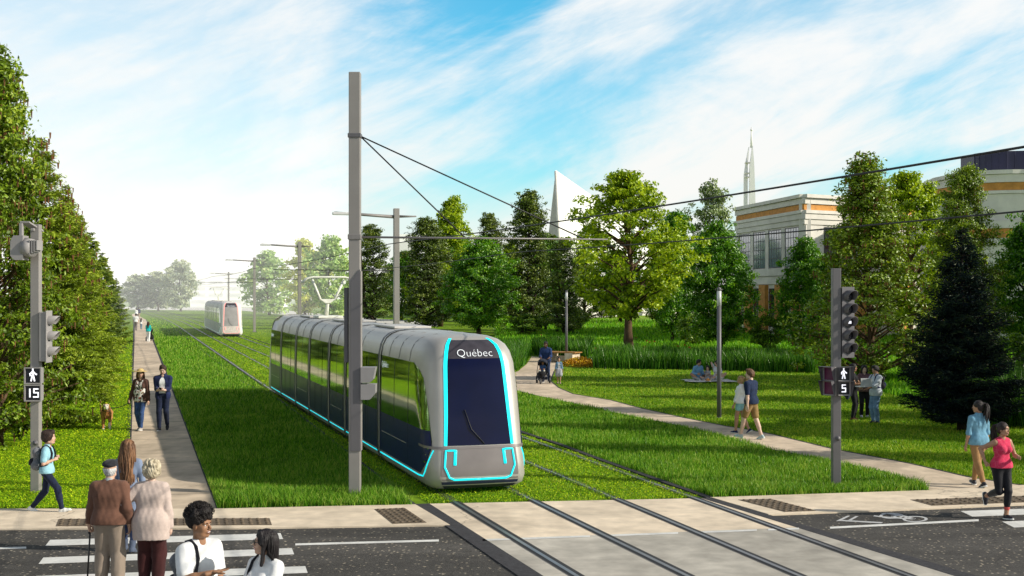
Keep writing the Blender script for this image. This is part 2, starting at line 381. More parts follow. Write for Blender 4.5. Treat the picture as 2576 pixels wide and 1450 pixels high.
def wear(m, sx, sy, amt, scale=0.5):
    nt = m.node_tree; b = nt.nodes["Principled BSDF"]; src = b.inputs["Base Color"].links[0].from_socket
    tc = N(nt, "ShaderNodeTexCoord"); mp = N(nt, "ShaderNodeMapping"); mp.inputs["Scale"].default_value = (sx, sy, 1); nt.links.new(tc.outputs["Object"], mp.inputs[0])
    no = N(nt, "ShaderNodeTexNoise", Scale=scale, Detail=8.0, Roughness=0.6, Distortion=0.4); nt.links.new(mp.outputs[0], no.inputs["Vector"])
    mr = N(nt, "ShaderNodeMapRange"); nt.links.new(no.outputs["Fac"], mr.inputs[0])
    for i, q in enumerate((0.35, 0.65, 1 - amt, 1 + amt)): mr.inputs[i + 1].default_value = q
    vo = N(nt, "ShaderNodeTexVoronoi", Scale=0.10, feature='DISTANCE_TO_EDGE'); n2 = N(nt, "ShaderNodeTexNoise", Scale=1.4, Detail=6.0); nt.links.new(tc.outputs["Object"], n2.inputs["Vector"])
    ad = N(nt, "ShaderNodeMix", data_type='RGBA', blend_type='ADD'); ad.inputs[0].default_value = 1.0; nt.links.new(tc.outputs["Object"], ad.inputs[6]); nt.links.new(n2.outputs["Color"], ad.inputs[7]); nt.links.new(ad.outputs[2], vo.inputs["Vector"])
    cr = N(nt, "ShaderNodeMapRange"); nt.links.new(vo.outputs["Distance"], cr.inputs[0])
    for i, q in enumerate((0.0, 0.0025, 0.62, 1.0)): cr.inputs[i + 1].default_value = q
    mm = N(nt, "ShaderNodeMath", operation='MULTIPLY'); nt.links.new(mr.outputs[0], mm.inputs[0]); nt.links.new(cr.outputs[0], mm.inputs[1])
    mx = N(nt, "ShaderNodeMix", data_type='RGBA', blend_type='MULTIPLY'); mx.inputs[0].default_value = 1.0; nt.links.new(src, mx.inputs[6]); nt.links.new(mm.outputs[0], mx.inputs[7]); nt.links.new(mx.outputs[2], b.inputs["Base Color"])
wear(M_asph, 0.25, 1.6, 0.35); wear(M_grey, 1, 1, 0.16, 0.9); wear(M_conc, 1, 1, 0.10, 1.1); wear(M_path, 1.5, .6, 0.16, 1.0)
def struct(name, mb, mats):
    return tag(mb.build(name, mats), None, None, None, "structure")
# ground: one sheet to the horizon, finer near the camera so that it can roll gently
mb = MB(); mb.sheet([(-2500, -60), (2500, -60), (2500, 4000), (-2500, 4000)], 0.0); struct("ground", mb, M_lawn)
SA = [(-45.0, 21.2)] + [tuple(G(*p)[:2]) for p in ((0, 1283), (230, 1285), (540, 1284))] ; 
def xy(p): return (p[0], p[1])
# kerb line: back edge of the road
kerbL = [(-45.0, 19.2)] + [xy(G(*p)) for p in ((0, 1335), (600, 1333), (1132, 1325))]
kerbR = [xy(G(*p)) for p in ((1933, 1299), (2250, 1287), (2576, 1273))] + [(45.0, 32.5)]
lawnL = [(-45.0, 21.2)] + [xy(G(*p)) for p in ((0, 1284), (540, 1284), (1040, 1273))]
lawnR = [xy(G(*p)) for p in ((1787, 1255), (2340, 1237))] + [xy(G(2576, 1224))] + [(45.0, 37.0)]
mb = MB(); mb.sheet(kerbL + kerbR + [(45, -8), (-45, -8)], 0.004); struct("road", mb, M_asph)
# left and right edging of the level crossing, and its slabs
eL0, eL1 = ((1042, 1271), (1300, 1450)), ((1080, 1270), (1362, 1450))
eR0, eR1 = ((1765, 1256), (2393, 1450)), ((1789, 1255), (2448, 1450))
yb = 2400
mb = MB(); mb.prism([xy(G(*eL0[0])), xy(G(*ext(*eL0, yb))), xy(G(*ext(*eL1, yb))), xy(G(*eL1[0]))], 0.0, 0.022); struct("crossing_kerb", mb, M_edge)
mb = MB(); mb.prism([xy(G(*eR0[0])), xy(G(*ext(*eR0, yb))), xy(G(*ext(*eR1, yb))), xy(G(*eR1[0]))], 0.0, 0.022); struct("crossing_kerb", mb, M_edge)
def on(e, y): return ext(*e, y)
d0, d1 = on(eL1, 1360), on(eR0, 1330)
mb = MB(); mb.prism([xy(G(*eL1[0])), xy(G(*d0)), xy(G(*d1)), xy(G(*eR0[0]))], 0.0, 0.018); struct("crossing_pavement", mb, M_conc)
mb = MB(); mb.prism([xy(G(*d0)), xy(G(*ext(*eL1, yb))), xy(G(*ext(*eR0, yb))), xy(G(*d1))], 0.0, 0.018); struct("crossing_road", mb, M_grey)
# pavements either side
mb = MB(); mb.prism(kerbL + [xy(G(*on(eL0, 1273)))] + lawnL[::-1][0:] , 0.0, 0.03); struct("pavement", mb, M_conc)
mb = MB(); mb.prism([xy(G(*eR1[0]))] + [xy(G(*on(eR1, 1298)))] + kerbR[0:] + lawnR[::-1], 0.0, 0.03); struct("pavement", mb, M_conc)
def strip(mb, a, b, wpx, z, mi=0):
    """painted line from reference point a to b, wpx tall there"""
    mb.add([G(a[0], a[1] + wpx / 2, z), G(b[0], b[1] + wpx / 2, z), G(b[0], b[1] - wpx / 2, z), G(a[0], a[1] - wpx / 2, z)], [(0, 1, 2, 3)], mi)
mb = MB()
for x0, y0, x1, y1, t in ((120, 1366, 706, 1349, 15), (103, 1411, 734, 1387, 16), (85, 1458, 768, 1433, 17), (66, 1512, 800, 1485, 20)):
    mb.add([G(x0 - 6, y0 + t / 2, .008), G(x1 + 6, y1 + t / 2, .008), G(x1, y1 - t / 2, .008), G(x0 + 6, y0 - t / 2, .008)], [(0, 1, 2, 3)])
struct("crosswalk_markings", mb, M_paint)
mb = MB()
for a, b, t in (((2420, 1293), (3000, 1272), 14), ((2525, 1320), (3000, 1300), 15), ((2630, 1352), (3100, 1330), 16)):
    mb.add([G(a[0] + 26, a[1] + t / 2, .008), G(b[0], b[1] + t / 2, .008), G(b[0], b[1] - t / 2, .008), G(a[0] - 4, a[1] - t / 2, .008)], [(0, 1, 2, 3)])
struct("crosswalk_markings", mb, M_paint)
mb = MB(); strip(mb, (-200, 1384), (66, 1378), 5, .008); strip(mb, (743, 1370), (1104, 1360), 5, .008); struct("lane_markings", mb, M_paint)
mb = MB(); strip(mb, (2088, 1328), (2462, 1309), 5, .008); struct("lane_markings", mb, M_paint)
mb = MB()
for x0, x1 in ((1214, 1298), (1306, 1484), (1520, 1706), (1744, 1904), (1932, 2010)):
    f = lambda x: 1359 - (x - 1211) * 29 / 800
    strip(mb, (x0, f(x0)), (x1, f(x1)), 4.5, .022)
struct("stop_line_markings", mb, M_paint)
# bicycle symbol and chevrons
mb = MB()
mb.add([G(x, y, .008) for x, y in ((2103, 1311), (2131, 1298), (2139, 1298), (2114, 1311))], [(0, 1, 2, 3)])
mb.add([G(x, y, .008) for x, y in ((2133, 1309), (2152, 1299), (2160, 1299), (2142, 1309))], [(0, 1, 2, 3)])
mb.add([G(x, y, .008) for x, y in ((2114, 1311), (2120, 1308.5), (2222, 1314), (2216, 1317))], [(0, 1, 2, 3)])
def ring(mb, c, rx, ry, tx, ty, z, n=28):
    vs = []
    for i in range(n):
        a = 2 * math.pi * i / n
        vs += [G(c[0] + rx * math.cos(a), c[1] + ry * math.sin(a), z), G(c[0] + (rx - tx) * math.cos(a), c[1] + (ry - ty) * math.sin(a), z)]
    mb.add(vs, [(2 * i, 2 * ((i + 1) % n), 2 * ((i + 1) % n) + 1, 2 * i + 1) for i in range(n)])
def seg(mb, pts, t, z):
    for a, b in zip(pts, pts[1:]):
        d = Vector((b[0] - a[0], (b[1] - a[1]) * 3, 0)); n = Vector((-d.y, d.x, 0)).normalized() * t / 2
        mb.add([G(a[0] + n.x, a[1] + n.y / 3, z), G(b[0] + n.x, b[1] + n.y / 3, z), G(b[0] - n.x, b[1] - n.y / 3, z), G(a[0] - n.x, a[1] - n.y / 3, z)], [(0, 1, 2, 3)])
ring(mb, (2243, 1298), 31, 7.2, 8, 2.0, .008); ring(mb, (2302, 1306), 32, 7.6, 8, 2.1, .0085)
seg(mb, [(2243, 1298), (2262, 1304), (2302, 1306), (2268, 1297), (2243, 1298)], 8, .009); seg(mb, [(2262, 1304), (2215, 1300), (2198, 1298)], 7, .0095); seg(mb, [(2268, 1297), (2230, 1291.5), (2218, 1293)], 7, .0098)
struct("bicycle_lane_markings", mb, M_bike)
# tactile warning plates let into the pavement
def plate(poly, rows, cols, label):
    mb = MB(); c = [G(x, y, 0) for x, y in poly]
    mb.prism([xy(q) for q in c], 0.031, 0.036)
    for i in range(rows):
        for j in range(cols):
            u, v = (j + 0.5) / cols, (i + 0.5) / rows
            p = (c[0] * (1 - u) + c[1] * u) * (1 - v) + (c[3] * (1 - u) + c[2] * u) * v
            mb.tube([p + Vector((0, 0, .036)), p + Vector((0, 0, .052))], [0.04, 0.026], 7)
    o = mb.build("tactile_plate", M_tact); tag(o, label, "tactile paving", "tactile plates set in the pavement")
plate([(141, 1329), (684, 1326), (678, 1309), (148, 1311)], 4, 26, "long brown tactile plate where the path meets the striped crosswalk")
plate([(988, 1323), (1073, 1320), (1018, 1283), (942, 1286)], 8, 5, "small brown tactile plate beside the dark kerb nearest the tall catenary pole")
plate([(1974, 1293), (2053, 1290), (1939, 1260), (1857, 1262)], 8, 5, "small brown tactile plate below the five lamp signal pole")
plate([(2345, 1277), (2700, 1264), (2680, 1249), (2290, 1262)], 4, 16, "long brown tactile plate behind the jogger in pink")
# straight path on the left and winding path on the right
pathL = [(324, 1284), (331, 1102), (335.5, 950), (338.8, 855), (338.5, 815), (336, 800), (331, 792)]
pathR = [(546, 1284), (500, 1165), (433, 985), (383, 855), (373, 815), (366, 804), (352, 797), (338, 789)]
mb = MB(); mb.prism([xy(G(*p)) for p in pathL[::-1]] + [xy(G(*p)) for p in pathR], 0.0, 0.012)
jl, jr = [G(*p) for p in pathL[:4]], [G(*p) for p in pathR[:4]]
dirv = Vector((-0.295, 1, 0))
for k in range(16):
    a = G(324, 1284) + dirv * (1.6 + 4.6 * k) ; b = G(546, 1284) + dirv * (1.8 + 4.6 * k)
    a.z = b.z = 0.0135; u = (b - a) ; a = a + u * 0.01; b = b - u * 0.03
    mb.add([a, b, b + dirv * 0.03, a + dirv * 0.03], [(0, 1, 2, 3)], 1)
struct("path", mb, [M_path, M_edge])
def edging(name, pts, wd, side, z0=0.0, z1=0.02, m=None):
    W = [Vector((p.x, p.y, 0)) for p in pts]; off = []
    for i, p in enumerate(W):
        t = (W[min(i + 1, len(W) - 1)] - W[max(i - 1, 0)]).normalized(); off.append(p + Vector((t.y, -t.x, 0)) * wd * side)
    mb = MB()
    for i in range(len(W) - 1):
        mb.prism([xy(W[i]), xy(off[i]), xy(off[i + 1]), xy(W[i + 1])] if side > 0 else [xy(off[i]), xy(W[i]), xy(W[i + 1]), xy(off[i + 1])], z0, z1)
    return struct(name, mb, m or M_edge)
edging("path_edging", gl(pathL[:6]), 0.13, -1); edging("path_edging", gl(pathR[:6]), 0.10, 1)  # right-hand dark strip stands for the shadow gap along the lawn
lowE = [(2340, 1236), (2242, 1193), (2093, 1161), (1945, 1133), (1873, 1115), (1795, 1091), (1665, 1063), (1535, 1037), (1483, 1024), (1379, 1003), (1306, 985), (1240, 972)]
uppE = [(2576, 1224), (2434, 1202), (2290, 1168.5), (2097, 1132), (1945, 1095), (1873, 1081), (1821, 1073), (1717, 1052), (1613, 1029), (1535, 1008), (1441, 992.5), (1405, 977), (1383, 959), (1393, 935), (1400, 915), (1388, 903)]
farE = [(1338, 897), (1325, 917), (1303, 935), (1240, 950)]
mb = MB(); mb.prism([xy(G(*p)) for p in (lowE[::-1] + uppE + farE)], 0.0, 0.012); struct("winding_path", mb, M_path)
edging("path_edging", gl(uppE[:14]), 0.05, 1); edging("path_edging", gl(lowE), 0.04, -1)
mb = MB(); mb.prism([xy(G(*p)) for p in ((250, 779), (620, 783), (760, 799), (900, 812), (1100, 822), (1100, 812), (900, 800), (800, 790), (700, 780), (620, 775), (250, 772))], 0, 0.05); struct("far_road", mb, M_far)

# ------------------------------------------------------------------ tram tracks
TR = Vector((0.954, 0.300, 0)).normalized(); TB = Vector((-0.300, 0.954, 0)).normalized()    # across and along the track, away from the camera
NOSE = Vector((-0.60, 24.5, 0))
def catmull(pts, n=8):
    pts = [Vector(p) for p in pts]; out = []
    for i in range(len(pts) - 1):
        p0 = pts[i - 1] if i else pts[0] * 2 - pts[1]; p1, p2 = pts[i], pts[i + 1]; p3 = pts[i + 2] if i + 2 < len(pts) else p2 * 2 - p1
        for k in range(n):
            t = k / n
            out.append(0.5 * ((2 * p1) + (p2 - p0) * t + (2 * p0 - 5 * p1 + 4 * p2 - p3) * t * t + (3 * p1 - p0 - 3 * p2 + p3) * t ** 3))
    return out + [pts[-1]]
def mid(a, b): return (G(*a) + G(*b)) / 2
c1 = [mid((1451, 1450), (1719, 1450)), NOSE + TB * 1.0, NOSE + TB * 27, G(511, 850), G(447, 812), G(402, 795), G(366, 784.5)]
c2 = [mid((2008, 1450), (2276, 1450)), NOSE + TR * 3.0 + TB * 1.0, NOSE + TB * 27 + TR * 3.05, G(585, 850), G(500, 812), G(440, 795), G(392, 784.5)]
c1 = [c1[0] + (c1[0] - c1[1]) * 1.2] + c1; c2 = [c2[0] + (c2[0] - c2[1]) * 1.2] + c2
C1, C2 = catmull(c1, 10), catmull(c2, 10)
M_steel = mat("rail_steel", (0.33, 0.30, 0.29), 0.35, metal=0.9, var=0.15, scale=3)
M_groove = mat("rail_groove", (0.03, 0.028, 0.03), 0.7, var=0.2)
def offset(line, d):
    out = []
    for i, p in enumerate(line):
        t = (line[min(i + 1, len(line) - 1)] - line[max(i - 1, 0)]).normalized(); out.append(p + Vector((t.y, -t.x, 0)) * d)
    return out
def ribbon(mb, line, d0, d1, z, mi=0, zb=None):
    a, b = offset(line, d0), offset(line, d1); vs = []
    for p, q in zip(a, b): vs += [(p.x, p.y, z), (q.x, q.y, z)]
    mb.add(vs, [(2 * i, 2 * i + 1, 2 * i + 3, 2 * i + 2) for i in range(len(line) - 1)], mi)
for line, off, lab in ((C1, -0.72, "first steel tram rail counted from the tall pole side of the crossing"), (C1, 0.72, "second steel tram rail, under the windscreen side of the near tram"),
                       (C2, -0.72, "third steel tram rail, beside the empty track"), (C2, 0.72, "fourth steel tram rail, nearest the winding path")):
    t = thing("tram_rail", lab, "rail", (0, 0, 0), 0, "steel rails of the tram line")
    mb = MB(); ribbon(mb, line, off - 0.10, off + 0.10, 0.024); mb.build("groove", M_groove, t)
    mb = MB(); ribbon(mb, line, off - 0.045, off + 0.02, 0.030); mb.build("rail_head", M_steel, t)
trackL = [G(1045, 1271), G(877, 1139), G(707, 1007)] + [p for p in offset(C1, -1.35) if p.y > 52]
trackR = [G(1777, 1255), G(1566, 1181), G(1483, 1151), G(1405, 1121), G(1313, 1091)] + [p for p in offset(C2, 1.35) if p.y > 45]
edging("track_kerb", trackL, 0.10, -1, 0.0, 0.03); edging("track_kerb", trackR, 0.13, 1, 0.0, 0.03)

# ------------------------------------------------------------------ grass
def in_poly(x, y, poly):
    poly = np.asarray(poly, float); c = np.zeros(len(x), bool); j = len(poly) - 1
    for i in range(len(poly)):
        xi, yi, xj, yj = *poly[i], *poly[j]
        cond = ((yi > y) != (yj > y)) & (x < (xj - xi) * (y - yi) / (yj - yi + 1e-12) + xi); c ^= cond; j = i
    return c
def scatter(poly, n, rs, power=0.0):
    """n ground points inside a ground polygon given in reference coordinates, denser towards the viewer's end"""
    poly = np.asarray(poly, float); lo, hi = poly.min(0), poly.max(0); xs, ys = [], []; got = 0
    while got < n:
        x = rs.uniform(lo[0], hi[0], n * 2); y = rs.uniform(lo[1], hi[1], n * 2); m = in_poly(x, y, poly)
        xs.append(x[m]); ys.append(y[m]); got += m.sum()
    x, y = np.concatenate(xs)[:n], np.concatenate(ys)[:n]
    Y = FPX * CAMH / (y - HY); return np.stack([(x - CX) * Y / FPX, Y], 1)
def grass(name, poly, n, h, wd, m, seed, lean=0.5, spread=1.0, zmax=None, world=None):
    rs = np.random.RandomState(seed); p = scatter(poly, n, rs) if world is None else world; n = len(p)
    far = np.clip(p[:, 1] / 26.0, 1.0, 6.0)
    hh = h * rs.uniform(0.45, 1.25, n) * (1 + 0.25 * np.sin(p[:, 0] * 1.7) * np.sin(p[:, 1] * 1.3)); ww = wd * far * rs.uniform(0.7, 1.3, n)
    ya = rs.uniform(0, 6.28, n); la = rs.uniform(0, 6.28, n); ll = hh * lean * rs.uniform(0.1, 1.0, n)
    dx, dy = np.cos(ya) * ww / 2, np.sin(ya) * ww / 2; lx, ly = np.cos(la) * ll, np.sin(la) * ll
    z0 = np.zeros(n)
    v = np.stack([np.stack([p[:, 0] - dx, p[:, 1] - dy, z0], 1), np.stack([p[:, 0] + dx, p[:, 1] + dy, z0], 1),
                  np.stack([p[:, 0] + dx * .7 + lx * .35, p[:, 1] + dy * .7 + ly * .35, hh * .6], 1), np.stack([p[:, 0] - dx * .7 + lx * .35, p[:, 1] - dy * .7 + ly * .35, hh * .6], 1),
                  np.stack([p[:, 0] + lx, p[:, 1] + ly, hh], 1)], 1).reshape(-1, 3)
    b = (np.arange(n) * 5)[:, None]
    f = np.concatenate([b + np.array([[0, 1, 2]]), b + np.array([[0, 2, 3]]), b + np.array([[3, 2, 4]])], 1).reshape(-1, 3)
    me = np_mesh(name, v, f, [m]); set_rnd(me, np.repeat(rs.rand(n), 3))
    return tag(link(name, me), None, None, None, "stuff")
def clover(name, poly, n, sz, m, seed, z=(0.02, 0.06)):
    rs = np.random.RandomState(seed); p = scatter(poly, n, rs); far = np.clip(p[:, 1] / 26.0, 1.0, 2.2)
    s = sz * far * rs.uniform(0.6, 1.4, n); a = rs.uniform(0, 6.28, n); tx, ty = rs.normal(0, 0.45, n), rs.normal(0, 0.45, n)
    zz = rs.uniform(z[0], z[1], n); vs = []
    for k, l in ((0, 1.0), (1, 0.6), (2, 1.0), (3, 0.6)):
        ang = a + k * math.pi / 2; x, y = np.cos(ang) * s * l, np.sin(ang) * s * l
        vs.append(np.stack([p[:, 0] + x, p[:, 1] + y, np.maximum(zz + tx * x + ty * y, 0.008)], 1))
    v = np.stack(vs, 1).reshape(-1, 3); f = np.arange(n * 4).reshape(n, 4)
    me = np_mesh(name, v, f, [m]); set_rnd(me, rs.rand(n))
    return tag(link(name, me), None, None, None, "stuff")
M_gr = leafmat("grass_blades", [(0.018, 0.07, 0.004), (0.045, 0.155, 0.008), (0.10, 0.27, 0.014), (0.22, 0.39, 0.035), (0.36, 0.44, 0.09)], 0.3, patch=0.25, pscale=0.45, gloss=0.12, gain=1.25)
M_gr2 = leafmat("short_grass", [(0.03, 0.09, 0.004), (0.09, 0.22, 0.008), (0.18, 0.30, 0.016), (0.36, 0.40, 0.05)], 0.25, patch=0.4, pscale=0.35, gloss=0.10)
M_clo = leafmat("clover_leaves", [(0.03, 0.09, 0.004), (0.15, 0.32, 0.010), (0.32, 0.47, 0.012), (0.48, 0.54, 0.02)], 0.3, patch=0.25, pscale=0.45, gloss=0.15)
M_tall = leafmat("tall_grass", [(0.006, 0.03, 0.004), (0.02, 0.08, 0.006), (0.05, 0.16, 0.01), (0.13, 0.26, 0.03)], 0.3, patch=0.15, gloss=0.2)
M_mead = leafmat("meadow_grass", [(0.02, 0.08, 0.004), (0.06, 0.20, 0.008), (0.12, 0.32, 0.012), (0.25, 0.42, 0.03)], 0.3, patch=0.35, pscale=0.15, gloss=0.1)
lawnA = [(548, 1281), (1032, 1273), (867, 1139), (700, 1009), (630, 955), (560, 908), (500, 865), (470, 838), (430, 812), (380, 797), (376, 808), (388, 855), (436, 985), (503, 1165)]
lawnB = [(1795, 1254), (2330, 1236), (2242, 1195), (2093, 1163), (1945, 1135), (1795, 1093), (1665, 1065), (1535, 1039), (1483, 1026), (1379, 1005), (1306, 988), (1240, 975), (1240, 1062), (1330, 1090), (1415, 1119), (1490, 1148), (1580, 1180)]
bedA = [(1080, 1268), (1762, 1254), (1555, 1181), (1396, 1121), (1305, 1091), (1200, 1056), (900, 950), (690, 868), (600, 835), (520, 810), (470, 812), (520, 868), (640, 955), (707, 1012), (867, 1139)]
bedFar = [(420, 800), (1300, 1080), (1300, 960), (640, 800), (480, 779), (380, 781)]
parkC = [(1450, 990), (1540, 1006), (1613, 1027), (1717, 1050), (1821, 1071), (1945, 1093), (2097, 1130), (2290, 1166), (2434, 1199), (2576, 1221), (2700, 1236), (2700, 1080), (2500, 1050), (2300, 1010), (2100, 960), (2040, 938), (1490, 928), (1412, 929), (1398, 945), (1392, 962)]
leftD = [(0, 1281), (318, 1283), (327, 1102), (332, 950), (335, 855), (335, 806), (318, 806), (300, 850), (240, 900), (0, 1010), (-200, 1150), (-200, 1281)]
grass("lawn_grass", lawnA, 120000, 0.13, 0.011, M_gr, 1)
grass("lawn_grass", [(548, 1282), (1036, 1274), (1000, 1245), (560, 1255)], 9000, 0.20, 0.012, M_gr, 11, lean=0.7)
grass("lawn_grass", lawnB, 85000, 0.13, 0.011, M_gr, 2)
grass("lawn_grass", [(1795, 1255), (2338, 1237), (2300, 1222), (1760, 1238)], 9000, 0.17, 0.012, M_gr, 12, lean=0.7)
grass("track_grass", bedA, 60000, 0.05, 0.012, M_gr2, 3, lean=0.9)
grass("park_grass", parkC, 110000, 0.07, 0.011, M_gr2, 4, lean=0.8)
grass("far_grass", [(380, 797), (480, 778), (640, 778), (1000, 812), (1250, 850), (1300, 900), (1300, 985), (1000, 985), (700, 985), (560, 905)], 30000, 0.06, 0.012, M_gr2, 5, lean=0.8)
clover("clover_grass", leftD, 150000, 0.0135, M_clo, 6)
clover("clover_grass", bedA, 60000, 0.014, M_clo, 7, (0.015, 0.045))
clover("clover_grass", parkC, 30000, 0.014, M_gr2, 8, (0.02, 0.05))
mead = [(1250, 905), (1320, 900), (1400, 880), (1480, 905), (1500, 912), (2045, 925), (2060, 942), (2140, 962), (2300, 1012), (2500, 1048), (2700, 1075), (2700, 880), (2300, 850), (1900, 815), (1240, 795)]
grass("meadow_grass", mead, 110000, 0.28, 0.014, M_mead, 9, lean=0.5)
tallA = [(1492, 929), (1700, 930), (2050, 940), (2060, 925), (1700, 912), (1500, 905)]
grass("tall_ornamental_grass", tallA, 26000, 0.82, 0.016, M_tall, 10, lean=0.45)
grass("tall_ornamental_grass", [(1240, 938), (1300, 934), (1322, 917), (1332, 897), (1300, 890), (1240, 890)], 7000, 0.95, 0.014, M_tall, 13, lean=0.5)
grass("tall_ornamental_grass", [(1402, 902), (1480, 905), (1490, 892), (1410, 888), (1340, 886), (1340, 893)], 6000, 1.0, 0.014, M_tall, 14, lean=0.4)
grass("tall_ornamental_grass", [(2500, 1075), (2700, 1085), (2700, 1040), (2490, 1045)], 7000, 1.3, 0.014, M_tall, 15, lean=0.7)
# ------------------------------------------------------------------ tram
def glassmat(name, col, rough=0.08, ior=1.9):
    m = mat(name, col, rough, var=0.2, scale=1.2, spec=0.9)
    m.node_tree.nodes["Principled BSDF"].inputs["IOR"].default_value = ior
    m.node_tree.nodes["Principled BSDF"].inputs["Coat Weight"].default_value = 0.6
    m.node_tree.nodes["Principled BSDF"].inputs["Coat Roughness"].default_value = 0.04
    return m
M_silver = mat("tram_silver", (0.50, 0.475, 0.435), 0.40, metal=0.25, var=0.08, scale=1.5, spec=0.6, dirt=0.15)
M_roofw = mat("tram_roof_panels", (0.62, 0.59, 0.55), 0.5, metal=0.1, var=0.06, scale=2, dirt=0.2)
M_navy = glassmat("green_reflection_glass", (0.30, 0.50, 0.20), 0.07, 2.0); M_navy.node_tree.nodes["Principled BSDF"].inputs["Metallic"].default_value = 0.92  # green put into the mirror colour to tint the reflected foliage
M_wind = glassmat("windscreen_glass", (0.003, 0.005, 0.030), 0.14, 1.3); M_wind.node_tree.nodes["Principled BSDF"].inputs["Coat Weight"].default_value = 0.05; M_wind.node_tree.nodes["Principled BSDF"].inputs["Specular IOR Level"].default_value = 0.5
M_panel = mat("navy_panel", (0.008, 0.013, 0.085), 0.28, var=0.2, spec=0.22)
M_dark = mat("dark_rubber", (0.012, 0.013, 0.02), 0.6, var=0.2)
M_cyan = mat("cyan_light_strip", (0.0, 0.65, 0.70), 0.4, var=0.02, emis=(0.0, 0.82, 0.92), es=1.0)
M_red = mat("red_light_strip", (0.8, 0.25, 0.22), 0.4, var=0.02, emis=(1.0, 0.25, 0.22), es=0.75)
M_letter = mat("white_letters", (0.75, 0.78, 0.82), 0.5, var=0.02, emis=(0.7, 0.75, 0.8), es=0.35)
M_skirt = mat("bumper_dark", (0.02, 0.025, 0.06), 0.5, var=0.2)
M_bump = mat("tram_bumper_grey", (0.22, 0.195, 0.19), 0.4, metal=0.3, var=0.1, scale=2, spec=0.6)
M_hdr = mat("header_black", (0.05, 0.045, 0.055), 0.25, var=0.2, spec=0.5)
M_joint = mat("joint_rubber", (0.02, 0.022, 0.04), 0.5, var=0.2)
M_edgeb = mat("joint_bright_edge", (0.62, 0.58, 0.52), 0.4, metal=0.3, var=0.05)
LTOT, HW = 26.6, 1.0
# body section table: height, half width, nose setback, corner radius across, corner radius along
TW = [(0.12, .88, .16, .30, .42), (0.20, .96, .04, .30, .45), (0.34, 1.0, .00, .30, .50), (0.60, 1.0, .03, .32, .55), (0.93, 1.0, .09, .36, .62), (1.5, 1.0, .20, .40, .75), (2.1, .99, .34, .42, .85),
      (2.51, .97, .44, .42, .9), (2.72, .93, .53, .42, .95), (2.86, .86, .64, .40, .95), (2.96, .74, .80, .36, .9), (3.02, .58, 1.02, .30, .8), (3.05, .34, 1.4, .2, .6)]
TWa = np.array(TW)
def twi(wz): return [np.interp(wz, TWa[:, 0], TWa[:, i]) for i in range(1, 5)]
def tsurf(q, wz, side, off=0.0):
    """point of the body skin: q 0..1 front flat, 1..2 corner, >2 metres along the side; side -1/+1; off = proud of the skin"""
    def raw(q, wz):
        hw, s0, rv, rs_ = twi(wz)
        if q <= 1: return Vector((side * q * (hw - rv), s0 + 0.03 * q * q, wz))
        if q <= 2:
            a = (q - 1) * math.pi / 2; e = 2 / 2.4
            return Vector((side * (hw - rv + rv * math.sin(a) ** e), s0 + 0.03 + rs_ * (1 - math.cos(a) ** e), wz))
        return Vector((side * hw, s0 + 0.03 + rs_ + (q - 2), wz))
    p = raw(q, wz)
    if off:
        d1 = raw(q + 0.02, wz) - raw(max(q - 0.02, 0), wz); d2 = raw(q, min(wz + 0.02, 3.05)) - raw(q, max(wz - 0.02, 0.12))
        n = d1.cross(d2); n = n.normalized() if n.length > 1e-9 else Vector((0, -1, 0))
        c = Vector((0, 3.0, 1.5))
        if n.dot(p - c) < 0: n = -n
        p = p + n * off
    return p
def q_at(s, wz):
    """side parameter of the point s metres behind the nose"""
    hw, s0, rv, rs_ = twi(wz); return 2 + s - s0 - 0.03 - rs_
def patch(mb, side, qf, ws, nq, off, mi=0):
    """ws: list of heights; qf(w) -> (q0, q1)"""
    vs = []
    for wz in ws:
        a, b = qf(wz)
        for k in range(nq + 1): vs.append(tsurf(a + (b - a) * k / nq, wz, side, off))
    n = nq + 1; fs = []
    for i in range(len(ws) - 1):
        for k in range(nq):
            f = (i * n + k, i * n + k + 1, (i + 1) * n + k + 1, (i + 1) * n + k); fs.append(f if side > 0 else f[::-1])
    mb.add(vs, fs, mi, True)
def lin(a, b, n): return [a + (b - a) * i / n for i in range(n + 1)]
def surf_tube(mb, pts, r, off, mi=0, flat=None):
    mb.tube([tsurf(q, wz, sd, off) for q, wz, sd in pts], r, 6, mi, flat=flat)
JOINTS = [4.9, 9.3, 11.9, 15.6, 18.6, 22.4]
